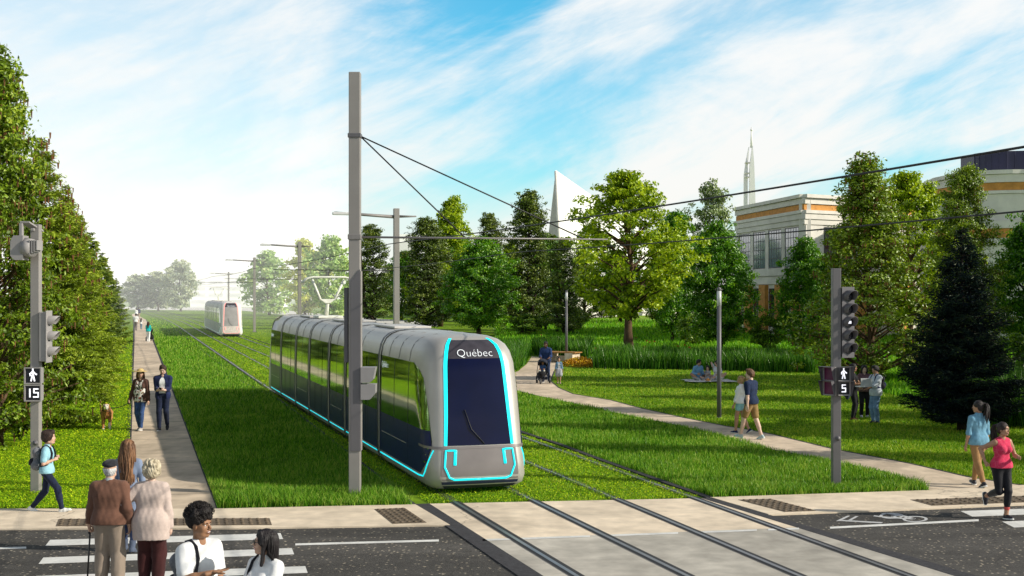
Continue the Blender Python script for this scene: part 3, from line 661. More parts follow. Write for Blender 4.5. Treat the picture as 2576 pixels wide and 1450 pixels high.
def make_tram(loc, rz, label, strip_front, strip_side, M_silver=M_silver, M_navy=M_navy, M_wind=M_wind, M_panel=M_panel, M_bump=M_bump, M_joint=M_joint, M_dark=M_dark):
    t = thing("tram", label, "tram", loc, rz)
    mb = MB(); WS = [r[0] for r in TW]
    for sd in (-1, 1):
        qs = lin(0, 1, 4) + lin(1, 2, 8)[1:]
        vs = []
        for wz in WS:
            e = [tsurf(q, wz, sd) for q in qs]; tail = []
            hw, s0, rv, rs_ = twi(wz)
            for s in lin(3.0, LTOT - 1.2, 12): tail.append(Vector((sd * hw, s, wz)))
            for q in qs[::-1]:
                p = tsurf(q, wz, sd); tail.append(Vector((p.x, LTOT - p.y, wz)))
            vs += e + tail; n = len(e + tail)
        fs = []
        for i in range(len(WS) - 1):
            for k in range(n - 1):
                f = (i * n + k, i * n + k + 1, (i + 1) * n + k + 1, (i + 1) * n + k); fs.append(f if sd > 0 else f[::-1])
        mb.add(vs, fs, 0, True)
        top = [len(mb.v) - n + k for k in range(n)]
        # roof lid half
        vs2 = [mb.v[k] for k in top] + [(0, mb.v[k][1], 3.06) for k in top]
        mb.add(vs2, [(k, k + 1, n + k + 1, n + k) if sd > 0 else (k + 1, k, n + k, n + k + 1) for k in range(n - 1)], 0, True)
    bd = mb.build("body", M_silver, t)
    # grey bumper and dark lower lip
    mb = MB()
    for sd in (-1, 1): patch(mb, sd, lambda z: (0, 1.12), lin(0.30, 0.89, 6), 8, 0.006)
    mb.build("bumper", M_bump, t)
    mb = MB()
    for sd in (-1, 1): patch(mb, sd, lambda z: (0, 1.15), lin(0.125, 0.27, 3), 8, 0.006)
    mb.build("bumper_lip", M_skirt, t)
    # windscreen with its dark header
    mb = MB()
    for sd in (-1, 1): patch(mb, sd, lambda z: (0, 1.0), lin(0.95, 2.95, 20), 8, 0.007)
    mb.build("windscreen", M_wind, t)
    mb = MB()
    for sd in (-1, 1): patch(mb, sd, lambda z: (0, 2.2), lin(0.885, 0.935, 2), 14, 0.012)
    mb.build("trim_band", M_bump, t)
    mb = MB(); mb.tube([tsurf(.15, .97, 1, .02), tsurf(.25, 1.25, -1, .035), tsurf(.45, 1.62, -1, .03)], .012, 5); mb.build("wiper", M_dark, t)
    mb = MB()
    for sd in (-1, 1): patch(mb, sd, lambda z: (0, .985), lin(2.60, 2.945, 7), 6, 0.010)
    mb.build("display_panel", M_hdr, t)
    # light strips
    mb = MB()
    for sd in (-1, 1):
        patch(mb, sd, lambda z: (1.0, 1.075), lin(0.95, 2.66, 16), 3, 0.010)
        patch(mb, sd, lambda z: (1.0, 1.075), lin(2.66, 2.98, 8), 3, 0.010)
    mb.build("light_strip", strip_front, t)
    mb = MB()
    for sd in (-1, 1):
        pl = [(q, 0.31, sd) for q in lin(0, .75, 5)] + [(.88, 0.35, sd), (.95, 0.45, sd)] + [(1.02, z, sd) for z in lin(.55, .86, 4)] + [(q, .86, sd) for q in lin(.95, .72, 3)] + [(.74, z, sd) for z in lin(.80, .58, 3)]
        surf_tube(mb, pl, 0.018, 0.010)
        surf_tube(mb, [(.74, z, sd) for z in lin(.86, .58, 4)], 0.03, 0.010, flat=0.6)
    mb.build("bumper_light", strip_front, t)
    # side glazing and panels, one part for each car section
    q0f = lambda z: float(np.interp(z, [.36, .6, .93, 1.6, 2.2, 2.40, 2.49], [q_at(0.80, .36), 1.75, 1.46, 1.55, 1.66, 1.85, 2.1]))
    cuts = [None] + JOINTS + [LTOT - 1.0]
    for sd in (-1, 1):
        for i in range(len(cuts) - 1):
            s1 = cuts[i + 1] - 0.16; mb = MB(); zz = lin(0.36, 2.49, 16)
            if i == 0: patch(mb, sd, lambda z: (q0f(z), q_at(s1, z)), zz, 24, 0.006)
            else:
                s0_ = cuts[i] + 0.16; patch(mb, sd, lambda z: (q_at(s0_, z), q_at(s1, z)), zz, 6, 0.006)
            sg = mb.build("side_window", M_navy, t)
            zl = lin(0.362, 1.22, 9); mb = MB()
            if i == 0: patch(mb, sd, lambda z: (q0f(z) + .015, q_at(s1, z)), zl, 24, 0.0085)
            else: patch(mb, sd, lambda z: (q_at(cuts[i] + 0.16, z), q_at(s1, z)), zl, 6, 0.0085)
            mb.build("shade_reflection_strip", M_panel, t)  # navy strip laid over the lower glass for its dark, shaded reflection
            # dividers and lower panels
            a = 1.9 if i == 0 else cuts[i] + 0.3
            b = cuts[i + 1] - 0.3; n = max(2, int(round((b - a) / (0.95 if i % 2 else 1.25))))
            for k in range(n + 1):
                mb = MB(); s = a + (b - a) * k / n; patch(mb, sd, lambda z: (q_at(s - 0.014, z), q_at(s + 0.014, z)), lin(0.5, 2.47, 8), 1, 0.0105)
                mb.build("window_divider", M_dark, sg)
            if i % 2 == 0:
                mb = MB(); patch(mb, sd, lambda z: (q_at(a, z), q_at(b, z)), lin(0.48, 1.12, 5), 3, 0.0115); lp = mb.build("lower_panel", M_panel, t)
                mb = MB(); patch(mb, sd, lambda z: (q_at(a + .15, z), q_at(b - .1, z)), lin(0.80, 0.812, 1), 3, 0.0145); mb.build("panel_seam", M_edgeb, lp)
            else:
                m_ = (a + b) / 2
                for d in (-1, 1):
                    mb = MB(); patch(mb, sd, lambda z: (q_at(m_ + min(0, d) * .72 + .02, z), q_at(m_ + max(0, d) * .72 - .02, z)), lin(1.24, 2.40, 10), 2, 0.013); dr = mb.build("door", M_navy, t)
                    mb = MB(); patch(mb, sd, lambda z: (q_at(m_ + d * .66, z), q_at(m_ + d * .70, z)), lin(0.44, 1.2, 3), 1, 0.015); mb.build("door_edge", M_dark, dr)
            if i == 0:
                mb = MB(); surf_tube(mb, [(q_at(s, .30), .30, sd) for s in lin(s1, 1.0, 6)] + [(2.05, .33, sd)] + [(q, z, sd) for q, z in zip(lin(1.9, 1.42, 6), lin(.42, .86, 6))], 0.015, 0.006, flat=0.7)
                mb.build("side_light", strip_side, t)
            else:
                mb = MB(); surf_tube(mb, [(q_at(s, .30), .30, sd) for s in lin(cuts[i] + .2, s1, 3)], 0.011, 0.006, flat=0.7); mb.build("side_light", strip_side, t)
    for s in JOINTS:
        mb = MB()
        prof = [(sd * twi(z)[0], z) for sd in (-1,) for z in WS] + [(0, 3.06)] + [(sd * twi(z)[0], z) for sd in (1,) for z in WS[::-1]]
        for w0, o, mi in ((0.13, 0.016, 0),):
            vs = []
            for x, z in prof:
                n = Vector((x, 0, (z - 1.6) * (0.2 if z < 2.6 else 1.2))).normalized() * o
                vs += [(x + n.x, s - w0, z + n.z), (x + n.x, s + w0, z + n.z)]
            mb.add(vs, [(2 * k, 2 * k + 1, 2 * k + 3, 2 * k + 2) for k in range(len(prof) - 1)], 0)
        j = mb.build("joint", M_joint, t)
        mb = MB(); vs = []
        for x, z in prof:
            n = Vector((x, 0, (z - 1.6) * (0.2 if z < 2.6 else 1.2))).normalized() * 0.022
            vs += [(x + n.x, s - 0.17, z + n.z), (x + n.x, s - 0.10, z + n.z)]
        mb.add(vs, [(2 * k, 2 * k + 1, 2 * k + 3, 2 * k + 2) for k in range(len(prof) - 1)], 0); mb.build("joint_edge", M_edgeb, j)
    # roof seams and hatches
    M_seam = mat("seam_grey", (0.22, 0.21, 0.2), 0.6)
    for s in [1.9, 2.9, 3.9] + [x for a, b in zip(JOINTS, JOINTS[1:]) for x in lin(a, b, 2)[1:-1]]:
        mb = MB(); mb.tube([tsurf(q_at(s, z), z, -1, 0.002) for z in lin(2.5, 3.04, 8)] + [tsurf(q_at(s, z), z, 1, 0.002) for z in lin(3.04, 2.5, 8)], 0.008, 4); mb.build("roof_seam", M_seam, t)
    mb = MB()
    for s, l in ((7.0, 2.4), (13.6, 2.2), (20.4, 2.4)): mb.box((0, s, 3.075), (0.9, l, 0.05), bev=0.015)
    mb.build("roof_hatch", M_roofw, t)
    # underframe and wheels
    mb = MB(); mb.box((0, LTOT / 2, 0.16), (1.5, LTOT - 2.0, 0.2)); mb.build("underframe", M_dark, t)
    for s in (2.6, 7.1, 13.7, 20.5, 24.0):
        for d in (-.45, .45):
            mb = MB()
            for x in (-.72, .72): mb.tube([(x - .05, s + d, .32), (x + .05, s + d, .32)], 0.29, 16, smooth=False)
            mb.tube([(-.72, s + d, .32), (.72, s + d, .32)], 0.05, 8); mb.build("wheelset", M_dark, t)
    # pantograph
    pg = empty("pantograph"); pg.parent = t
    M_panto = mat("pantograph_paint", (0.82, 0.82, 0.72), 0.45, var=0.1)
    s0 = 18.2
    mb = MB(); mb.box((0, s0, 3.10), (0.8, 1.1, 0.08), bev=0.02); mb.tube([(0, s0 + .3, 3.12), (-.02, s0 - .1, 3.62)], [0.07, 0.05], 8); mb.build("lower_arm", M_panto, pg)
    mb = MB(); mb.extrude([(-.28, s0 - .16, 3.68), (.22, s0 - .16, 3.68), (.06, s0 - .16, 3.55), (-.10, s0 - .16, 3.55)], (0, .14, 0)); mb.build("knuckle", M_panto, pg)
    mb = MB(); mb.tube([(-.26, s0 - .1, 3.66), (-.50, s0 + .1, 4.32)], 0.045, 6); mb.build("upper_arm", M_panto, pg); mb = MB(); mb.tube([(.20, s0 - .1, 3.66), (.56, s0 + .1, 4.32)], 0.045, 6); mb.build("upper_arm", M_panto, pg)
    mb = MB()
    for d in (-.12, .16): mb.tube([(-.86, s0 + d, 4.20), (-.68, s0 + d, 4.36), (-.5, s0 + d, 4.40), (.55, s0 + d, 4.40), (.73, s0 + d, 4.36), (.90, s0 + d, 4.20)], 0.032, 6)
    mb.tube([(-.6, s0 - .12, 4.36), (-.6, s0 + .16, 4.36)], .02, 5); mb.tube([(.65, s0 - .12, 4.36), (.65, s0 + .16, 4.36)], .02, 5); mb.build("collector_head", M_panto, pg)
    # destination lettering
    def text(name, body, size, M, parent):
        c = bpy.data.curves.new(name, 'FONT'); c.body = body; c.size = size; c.extrude = 0.002; c.align_x = 'CENTER'; c.align_y = 'CENTER'; c.resolution_u = 3; c.offset = -0.004
        tmp = bpy.data.objects.new("tmp", c); COL.objects.link(tmp)
        me = bpy.data.meshes.new_from_object(tmp.evaluated_get(bpy.context.evaluated_depsgraph_get())); bpy.data.objects.remove(tmp); bpy.data.curves.remove(c)
        me.materials.clear(); me.materials.append(M_letter); me.transform(M); return link(name, me, parent)
    p = tsurf(0, 2.70, 1, 0.0125); up = (tsurf(0, 2.8, 1) - tsurf(0, 2.5, 1)).normalized(); right = Vector((1, 0, 0)); nrm = right.cross(up)
    text("destination_sign", "Québec", 0.23, Matrix(((right.x, up.x, nrm.x, p.x + 0.02), (right.y, up.y, nrm.y, p.y), (right.z, up.z, nrm.z, p.z), (0, 0, 0, 1))), t)
    for s in (4.25, 25.0):
        p = Vector((-HW - 0.0, s, 2.30)); p.x = -twi(2.3)[0] - 0.02
        text("side_sign", "Québec", 0.19, Matrix(((0, 0, -1, p.x), (-1, 0, 0, p.y), (0, 1, 0, p.z), (0, 0, 0, 1))), t)
    return t
RZT = math.atan2(TR.y, TR.x)
tram = make_tram(NOSE, RZT, "silver and navy tram with glowing cyan outlines, gliding up to the crossing", M_cyan, M_cyan)
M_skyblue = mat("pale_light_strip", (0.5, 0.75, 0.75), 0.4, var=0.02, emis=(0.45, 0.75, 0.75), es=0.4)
M_red = mat("hazy_red_strip", (0.8, 0.35, 0.32), 0.4, var=0.02, emis=(1.0, 0.35, 0.32), es=0.6)
ft = make_tram(G(582, 848), RZT - rad(1.0), "small pale tram far up the line with red outlines round its windscreen", M_red, M_skyblue,  # strips and body colours of the far tram paled to carry the haze
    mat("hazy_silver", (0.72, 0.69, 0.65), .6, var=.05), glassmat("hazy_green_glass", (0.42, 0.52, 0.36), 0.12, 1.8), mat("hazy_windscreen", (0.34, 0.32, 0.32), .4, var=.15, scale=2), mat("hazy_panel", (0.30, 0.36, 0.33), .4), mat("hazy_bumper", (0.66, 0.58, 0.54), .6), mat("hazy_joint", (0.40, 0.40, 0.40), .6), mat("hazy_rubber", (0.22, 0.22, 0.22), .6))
# ------------------------------------------------------------------ poles, overhead line, signals, benches
M_pole = mat("painted_pole_grey", (0.30, 0.28, 0.265), 0.5, var=0.06, scale=2, spec=0.4, dirt=0.12)
M_pole2 = mat("pole_grey_dark", (0.12, 0.115, 0.125), 0.5, var=0.08, scale=2)
M_box = mat("signal_housing", (0.10, 0.095, 0.105), 0.5, var=0.06, scale=3)
M_hous = mat("signal_housing_light", (0.30, 0.285, 0.28), 0.5, var=0.06, scale=3)
M_lens = mat("signal_lens", (0.012, 0.012, 0.02), 0.25, var=0.3, scale=30, spec=0.6)
M_lensr = mat("lens_ribs", (0.10, 0.10, 0.12), 0.35, var=0.1)
M_blk = mat("signal_black", (0.008, 0.008, 0.016), 0.4, var=0.2)
M_lit = mat("lit_white", (0.9, 0.9, 0.95), 0.5, var=0.01, emis=(0.92, 0.92, 1.0), es=0.9)
M_wire = mat("black_wire", (0.012, 0.012, 0.013), 0.6, var=0.1)
M_arm = mat("bracket_grey", (0.22, 0.205, 0.20), 0.5, var=0.06)
M_lamp = mat("lamp_glass", (0.6, 0.6, 0.6), 0.4, var=0.05)
def rot_at(loc, dirx):
    return math.atan2(dirx.y, dirx.x)
def box_pole(name, label, group, loc, wd, h, rz=0.0):
    t = thing(name, label, "pole", loc, rz, group)
    mb = MB(); mb.box((0, 0, h / 2), (wd, wd, h), bev=0.012); mb.build("shaft", M_pole, t)
    mb = MB(); mb.box((0, 0, 0.02), (wd + 0.16, wd + 0.16, 0.04), bev=0.008)
    for a in (-1, 1):
        for b in (-1, 1): mb.tube([(a * (wd / 2 + .05), b * (wd / 2 + .05), .03), (a * (wd / 2 + .05), b * (wd / 2 + .05), .08)], .014, 6)
    mb.build("base_plate", M_pole2, t)
    return t
def glyph(mb, pts, M, wd, z=0.0, mi=0):
    """polyline drawn as flat bars in the local x/z plane"""
    for a, b in zip(pts, pts[1:]):
        a, b = Vector(a), Vector(b); d = (b - a).normalized(); n = Vector((-d.y, d.x)) * wd / 2
        q = [a - d * wd * .3 + n, b + d * wd * .3 + n, b + d * wd * .3 - n, a - d * wd * .3 - n]
        mb.add([M @ Vector((p.x, -0.006, p.y)) for p in q] + [M @ Vector((p.x, 0.0, p.y)) for p in q], [(0, 1, 2, 3), (4, 7, 6, 5), (0, 4, 5, 1), (1, 5, 6, 2), (2, 6, 7, 3), (3, 7, 4, 0)], mi)
WALK = [[(0.0, .17), (0.0, .02)], [(-.012, .02), (-.055, -.17)], [(.012, .02), (.055, -.17)], [(-.02, .12), (-.085, .06), (-.08, .0)], [(.02, .12), (.09, .05), (.12, .04)]]
SEG = {"1": [[(0, .13), (0, -.13)]], "5": [[(.075, .13), (-.06, .13), (-.06, .01), (.075, .01), (.075, -.13), (-.075, -.13)]]}
def ped_box(t, M, chars, sz=0.34, hood=False, dim=1.0):
    """square pedestrian signal box facing local -y of matrix M; returns part"""
    mb = MB(); s = sz / 2; d = 0.22
    fr = [Vector((-s, 0, -s)), Vector((s, 0, -s)), Vector((s, 0, s)), Vector((-s, 0, s))]
    inn = [p * 0.86 for p in fr]; dp = Vector((0, 0.035, 0)); bk = [p * 0.9 + Vector((0, d, 0)) for p in fr]
    vs = [M @ p for p in fr + inn + [p + dp for p in inn] + bk]
    fs = [(i, (i + 1) % 4, 4 + (i + 1) % 4, 4 + i) for i in range(4)] + [(4 + i, 4 + (i + 1) % 4, 8 + (i + 1) % 4, 8 + i) for i in range(4)] + [(i, 12 + i, 12 + (i + 1) % 4, (i + 1) % 4) for i in range(4)] + [(12, 13, 14, 15)]
    mb.add(vs, fs, 0)
    bx = mb.build("pedestrian_signal", M_hous, t)
    mb = MB(); mb.add([M @ (p + dp * 0.9) for p in inn], [(0, 1, 2, 3)]); mb.build("screen", M_blk, bx)
    mb = MB(); M2 = M @ Matrix.Translation((0, 0.022, 0)); k = sz / 0.34 * 0.62
    if chars == "walk":
        for pl in WALK: glyph(mb, [(x * k, z * k) for x, z in pl], M2, 0.045 * k)
        mb.sphere((0, 0, 0), 0.03 * k, 0, 10, 6, M=None); cc = M2 @ Vector((0, -0.004, .215 * k))
        nb = len(mb.v) - 70; mb.v[nb:] = [tuple(Vector(p) + cc) for p in mb.v[nb:]]
    else:
        n = len(chars)
        for i, c in enumerate(chars):
            ox = (i - (n - 1) / 2) * 0.19
            for pl in SEG[c]: glyph(mb, [((x + ox) * k, z * k) for x, z in pl], M2, 0.042 * k)
    mb.build("lit_symbol" if chars == "walk" else "countdown", M_lit, bx)
    if hood:
        mb = MB(); o = s * 1.05
        top = [Vector((-o, 0, o)), Vector((o, 0, o)), Vector((o * 1.1, -0.15, o * 1.0)), Vector((-o * 1.0, -0.15, o * 1.0))]
        bot = [Vector((-o, 0, -o)), Vector((o, 0, -o)), Vector((o * 1.0, -.04, -o * 1.0)), Vector((-o * 1.0, -.04, -o * 1.0))]
        A = [M @ p for p in top + bot]
        mb.add(A, [(0, 1, 2, 3), (4, 7, 6, 5), (1, 5, 6, 2), (0, 3, 7, 4)])
        B = [M @ (p * 0.965) for p in top + bot]; mb.add(B, [(3, 2, 1, 0), (5, 6, 7, 4), (2, 6, 5, 1), (4, 7, 3, 0)])
        mb.build("hood", M_box, bx)
    return bx
def signal_head(t, M, n, pitch=0.30, R=0.115, lit=None, wd=0.32, house=None):
    """vertical head of n lamps facing local -y"""
    H_ = n * pitch + 0.06
    mb = MB(); b = MB(); b.box((0, 0.10, 0), (wd, 0.14, H_), bev=0.012); mb.add([M @ Vector(p) for p in b.v], b.f)
    b = MB(); b.box((0, 0.022, 0), (wd + 0.04, 0.012, H_ + .05)); mb.add([M @ Vector(p) for p in b.v], b.f)
    hd = mb.build("signal_head", house or M_hous, t)
    for i in range(n):
        z = H_ / 2 - 0.03 - pitch * (i + 0.5); c = Vector((0, 0, z))
        mb = MB(); k = 20; vs = []; fs = []
        for j in range(k + 1):
            a = rad(-128) + rad(256) * j / k + math.pi / 2       # open below
            lng = 0.04 + 0.15 * (0.5 + 0.5 * math.sin(a)) ** 0.8
            for rr in (R, R * 0.92):
                p = Vector((rr * math.cos(a), 0, rr * math.sin(a)))
                vs += [M @ (c + p + Vector((0, 0.015, 0))), M @ (c + p * (0.97) + Vector((0, -lng, 0)))]
        for j in range(k):
            o = 4 * j; fs += [(o, o + 4, o + 5, o + 1), (o + 2, o + 3, o + 7, o + 6), (o + 1, o + 5, o + 7, o + 3)]
        mb.add(vs, fs, 0, True); vz = mb.build("visor", house or M_hous, hd)
        mb = MB(); m = 20
        vs = [M @ (c + Vector((0, 0.004, 0)))] + [M @ (c + Vector((R * .93 * math.cos(2 * math.pi * j / m), 0.012, R * .93 * math.sin(2 * math.pi * j / m)))) for j in range(m)]
        mb.add(vs, [(0, 1 + (j + 1) % m, 1 + j) for j in range(m)], 0, True)
        for j in range(14):
            a = 2 * math.pi * j / 14; p0 = c + Vector((R * .2 * math.cos(a), .001, R * .2 * math.sin(a))); p1 = c + Vector((R * .55 * math.cos(a), .004, R * .55 * math.sin(a)))
            mb.tube([M @ p0, M @ p1], 0.0045, 4, 1)
        if lit == i:
            b = MB(); b.box(c + Vector((0, -.004, 0)), (R * 0.95, .01, R * .45)); mb.add([M @ Vector(p) for p in b.v], b.f, 2)
        mb.build("lens", [M_lens, M_lensr, M_lit], hd)
    return hd
def T(loc, yaw): return Matrix.Translation(loc) @ Matrix.Rotation(yaw, 4, 'Z')
# --- the tall catenary pole
PB = G(893, 1253); PH = 8.07
def catenary_pole(loc, h, label, lamp, near=False, group="catenary poles of the tram line", arm_z=4.95, arm_len=5.15, left=False):
    t = box_pole("catenary_pole", label, group, loc, 0.215 if near else 0.24, h, RZT if not near else 0.0)
    R = Matrix.Rotation(-RZT, 3, 'Z') if False else None
    loc = Vector(loc)
    d = TR if not left else -TR; dl = (Matrix.Rotation(-(RZT if not near else 0.0), 3, 'Z') @ d)
    s = 0.10
    mb = MB(); mb.tube([dl * s + Vector((0, 0, arm_z)), dl * arm_len + Vector((0, 0, arm_z + .02))], [0.021, 0.014], 8)
    if near: mb.box((0.0, 0, arm_z), (0.25, 0.25, 0.10), bev=0.01)
    mb.build("bracket_arm", M_arm if near else M_wire, t)
    if near:
        for xr in (2.15, 4.62):
            mb = MB(); mb.tube([dl * s + Vector((0, 0, 6.87)), dl * xr + Vector((0, 0, arm_z + .03))], 0.014, 6); mb.build("stay_cable", M_wire, t)
        mb = MB(); mb.box((0, 0, 6.87), (0.25, 0.25, 0.08), bev=0.01); mb.build("cable_clamp", M_pole2, t)
    if lamp:
        z = h - 0.35
        e = -dl if not left else dl
        mb = MB(); mb.tube([e * 0.1 + Vector((0, 0, z - .02)), e * 2.75 + Vector((0, 0, z + .12))], [0.075, 0.05], 6); mb.tube([-e * 0.1 + Vector((0, 0, z)), -e * 0.9 + Vector((0, 0, z + .02))], [0.06, 0.03], 6); mb.build("lamp_arm", M_arm, t)
        mb = MB(); q = e * 2.45 + Vector((0, 0, z + .08)); mb.box(q, (0.75, 0.16, 0.13), rz=math.atan2(e.y, e.x), bev=0.03); mb.build("lamp_head", M_lamp, t)
    return t
cp = catenary_pole(PB, PH, "tall square grey catenary pole standing in the grass before the near tram", False, near=True)
# dark front plate drawn as the shadow on the lower half, side cover, and the two signals hung on it
mb = MB(); mb.extrude([(-0.07, -0.125, 0.9), (0.112, -0.125, 0.9), (0.112, -0.125, 4.34), (-0.07, -0.125, 4.10)], (0, 0.012, 0)); mb.build("front_shadow", M_pole2, cp)
mb = MB(); mb.box((0.118, 0.0, 2.6), (0.016, 0.22, 3.4)); mb.build("side_cover", M_pole, cp)
mb = MB(); mb.box((-0.165, 0.03, 3.28), (0.075, 0.16, 1.42), bev=0.01); mb.box((-0.12, 0.03, 3.7), (.04, .05, .06)); mb.box((-0.12, 0.03, 2.9), (.04, .05, .06)); mb.build("cabinet", M_box, cp)
def side_hood(t, z, hh, ln, mt, name="pedestrian_signal"):
    mb = MB()
    mb.extrude([(0.125, -0.15, z - hh / 2), (0.125 + ln * .62, -0.15, z - hh / 2 + .04), (0.125 + ln, -0.15, z + hh / 2 - .03), (0.125, -0.15, z + hh / 2)], (0, 0.30, 0)); return mb.build(name, mt, t)
M_hood = mat("hood_grey", (0.27, 0.26, 0.265), 0.5, var=0.06)
for z in (2.34, 2.02):
    mb = MB(); y0, y1 = -0.16, 0.16
    ax = [(0.125, z - .14), (0.125 + .15, z - .14), (0.125 + .28, z - (.0 if z > 2.2 else -.08)), (0.125 + .28, z + .13 if z > 2.2 else z + .13), (0.125, z + .15)]
    ax = [(0.125, z - .145), (0.29, z - .145), (0.40, z - .02), (0.405, z + .145), (0.125, z + .145)] if z < 2.2 else [(0.125, z - .145), (0.29, z - .145), (0.36, z - .08), (0.405, z + .145), (0.125, z + .145)]
    mb.extrude([(x, y0, q) for x, q in ax], (0, y1 - y0, 0)); mb.build("pedestrian_signal", M_hood, cp)
# --- the line of poles beyond, right of the tracks
far = [(997, 525, 57.0, "catenary pole with a lamp arm rising behind the roof of the near tram"), (753.5, 608, 92.5, "catenary pole with a lamp arm just beyond the far end of the near tram"),
       (640, 648, 125.0, "catenary pole with a lamp arm standing right of the far tram"), (575, 684, 190.0, "smallest hazy catenary pole with a lamp arm, behind the far tram")]
fpoles = []
for i, (x, ytop, Yd, lab) in enumerate(far):
    Yd = {57.0: 56.0, 92.5: 92.5, 125.0: 125.0, 190.0: 200.0}[Yd]; p = P(x, 736, Yd); p.z = 0
    h = CAMH + (736 - ytop) * Yd / FPX
    fpoles.append(catenary_pole(p, h, lab, True, arm_z=4.85, arm_len=5.35 if i < 3 else 4.5, left=True))
# --- contact wires
def wire(line, z, label, sag=0.12):
    t = thing("contact_wire", label, "overhead wire", (0, 0, 0)); mb = MB(); pts = []
    for i, p in enumerate(line):
        u = (p.y % 32.0) / 32.0; pts.append((p.x, p.y, z - sag * 4 * u * (1 - u) + sag * .5))
    mb.tube(pts, 0.0115, 5); mb.build("wire", M_wire, t); return t
w1 = [C1[0] + (C1[0] - C1[1]).normalized() * k for k in (24, 18, 12, 6)] + C1; w2 = [C2[0] + (C2[0] - C2[1]).normalized() * k for k in (24, 18, 12, 6)] + C2
wire(w1, 5.08, "upper black contact wire running above the near tram and out over the crossing"); wire(w2, 4.86, "lower black contact wire running above the empty track out over the crossing")
# --- traffic signal on the left
def signal_pole(name, label, loc, h, wd=0.17, pm=None):
    t = thing(name, label, "traffic signal", loc); mb = MB(); mb.box((0, 0, h / 2), (wd, wd, h), bev=0.01); mb.build("post", pm or M_pole, t)
    mb = MB(); mb.tube([(0.02, -wd / 2 - .03, 0.98), (0.02, -wd / 2 + .02, .98)], [0.045, 0.055], 12); mb.tube([(0.02, -wd / 2 - .045, 0.98), (0.02, -wd / 2, .98)], [0.026, 0.026], 10, 0); mb.build("push_button", M_pole2, t)
    return t
LB = G(91, 1240); sp_ = signal_pole("traffic_signal", "grey signal pole on the clover verge showing a white walking figure over 15", LB, 5.22)
ped_box(sp_, T((0.0, -0.19, 2.29), rad(4)), "walk", 0.325); ped_box(sp_, T((0.0, -0.19, 1.955), rad(4)), "15", 0.325)
signal_head(sp_, T((0.27, 0.0, 3.04), rad(88)), 3, 0.30, 0.105, None, 0.26, M_hous)
mb = MB(); mb.box((0.11, 0, 3.35), (.10, .06, .05)); mb.box((0.11, 0, 2.75), (.10, .06, .05)); mb.build("mounting_bracket", M_pole2, sp_)
# floodlight / detector at its top
mb = MB(); mb.box((-0.02, 0.10, 5.12), (.05, .5, .05)); mb.extrude([(-.20, -.30, 5.24), (-.02, -.30, 5.24), (.11, .1, 5.08), (-.07, .1, 5.08)], (0, 0.0, .03)); mb.box((-.17, -.30, 5.0), (.05, .10, .46)); mb.build("detector_bracket", M_hous, sp_)
cc = Vector((-.05, -.32, 4.76)); mb = MB()
mb.extrude([(-.34, -.42, 4.60), (-.34, -.42, 4.88), (-.28, -.42, 4.99), (-.10, -.42, 4.99), (-.10, -.42, 4.52), (-.26, -.42, 4.52)], (0, .3, 0))
fd = mb.build("floodlight", M_hous, sp_)
mb = MB(); mb.tube([(-.11, -.27, 4.755), (.06, -.30, 4.755)], [0.2, 0.17], 18)
for k in range(4): mb.extrude([(.02 + .045 * k, -.44, 4.62 + .03 * k), (.045 + .045 * k, -.44, 4.62 + .03 * k), (.045 + .045 * k, -.44, 4.90), (.02 + .045 * k, -.44, 4.90)], (0, .3, 0))
mb.build("barrel", M_hous, fd)
# --- five lamp signal on the right
M_polem = mat("pole_grey_mid", (0.15, 0.142, 0.148), 0.5, var=0.08, scale=2, dirt=.15); RB = G(2103, 1225); rp = signal_pole("traffic_signal", "grey signal pole with five round lamps above a lit walking figure, beside the winding path", RB, 4.38, 0.165, M_polem)
signal_head(rp, T((0.245, -0.05, 3.30), rad(25)), 5, 0.262, 0.122, 2, 0.27, M_box)
mb = MB()
for z in (3.85, 2.72): mb.box((0.12, -.02, z), (.12, .05, .05), bev=.008)
mb.build("mounting_bracket", M_pole2, rp)
for z, ch in ((2.27, "walk"), (1.985, "5")): ped_box(rp, T((0.12, -0.17, z), rad(12)), ch, 0.285, hood=True)
M_mag = mat("unlit_red_screen", (0.10, 0.006, 0.05), 0.4, var=0.3)
for z in (2.27, 1.985):
    bx = ped_box(rp, T((-0.17, -0.10, z), rad(-50)), "walk", 0.285, hood=True)
    for c in list(bx.children):
        if c.name.startswith("lit_symbol"): bpy.data.objects.remove(c)
        elif c.name.startswith("screen"): c.data.materials[0] = M_mag
# --- slim lamp posts in the park
def lamp_post(loc, h, label):
    t = thing("lamp_post", label, "lamp post", loc, 0, "slim lamp posts in the park")
    mb = MB(); mb.tube([(0, 0, 0), (0, 0, h * .86)], [0.072, 0.066], 14); mb.build("shaft", M_pole2, t)
    mb = MB(); mb.tube([(0, 0, h * .86), (0, 0, h * .975)], 0.07, 14); mb.build("lantern", M_lamp, t)
    mb = MB(); mb.tube([(0, 0, h * .975), (0, 0, h)], [0.075, 0.06], 14); mb.build("cap", M_pole2, t)
    mb = MB(); mb.tube([(0, 0, 0), (0, 0, .03)], 0.12, 14); mb.build("base_flange", M_pole2, t); return t
lamp_post(G(1809, 1052), 4.05, "slim dark lamp post on the lawn next to the picnic blanket"); lamp_post(G(1425, 912), 4.0, "slim lamp post standing by the wooden bench and orange flower bed")
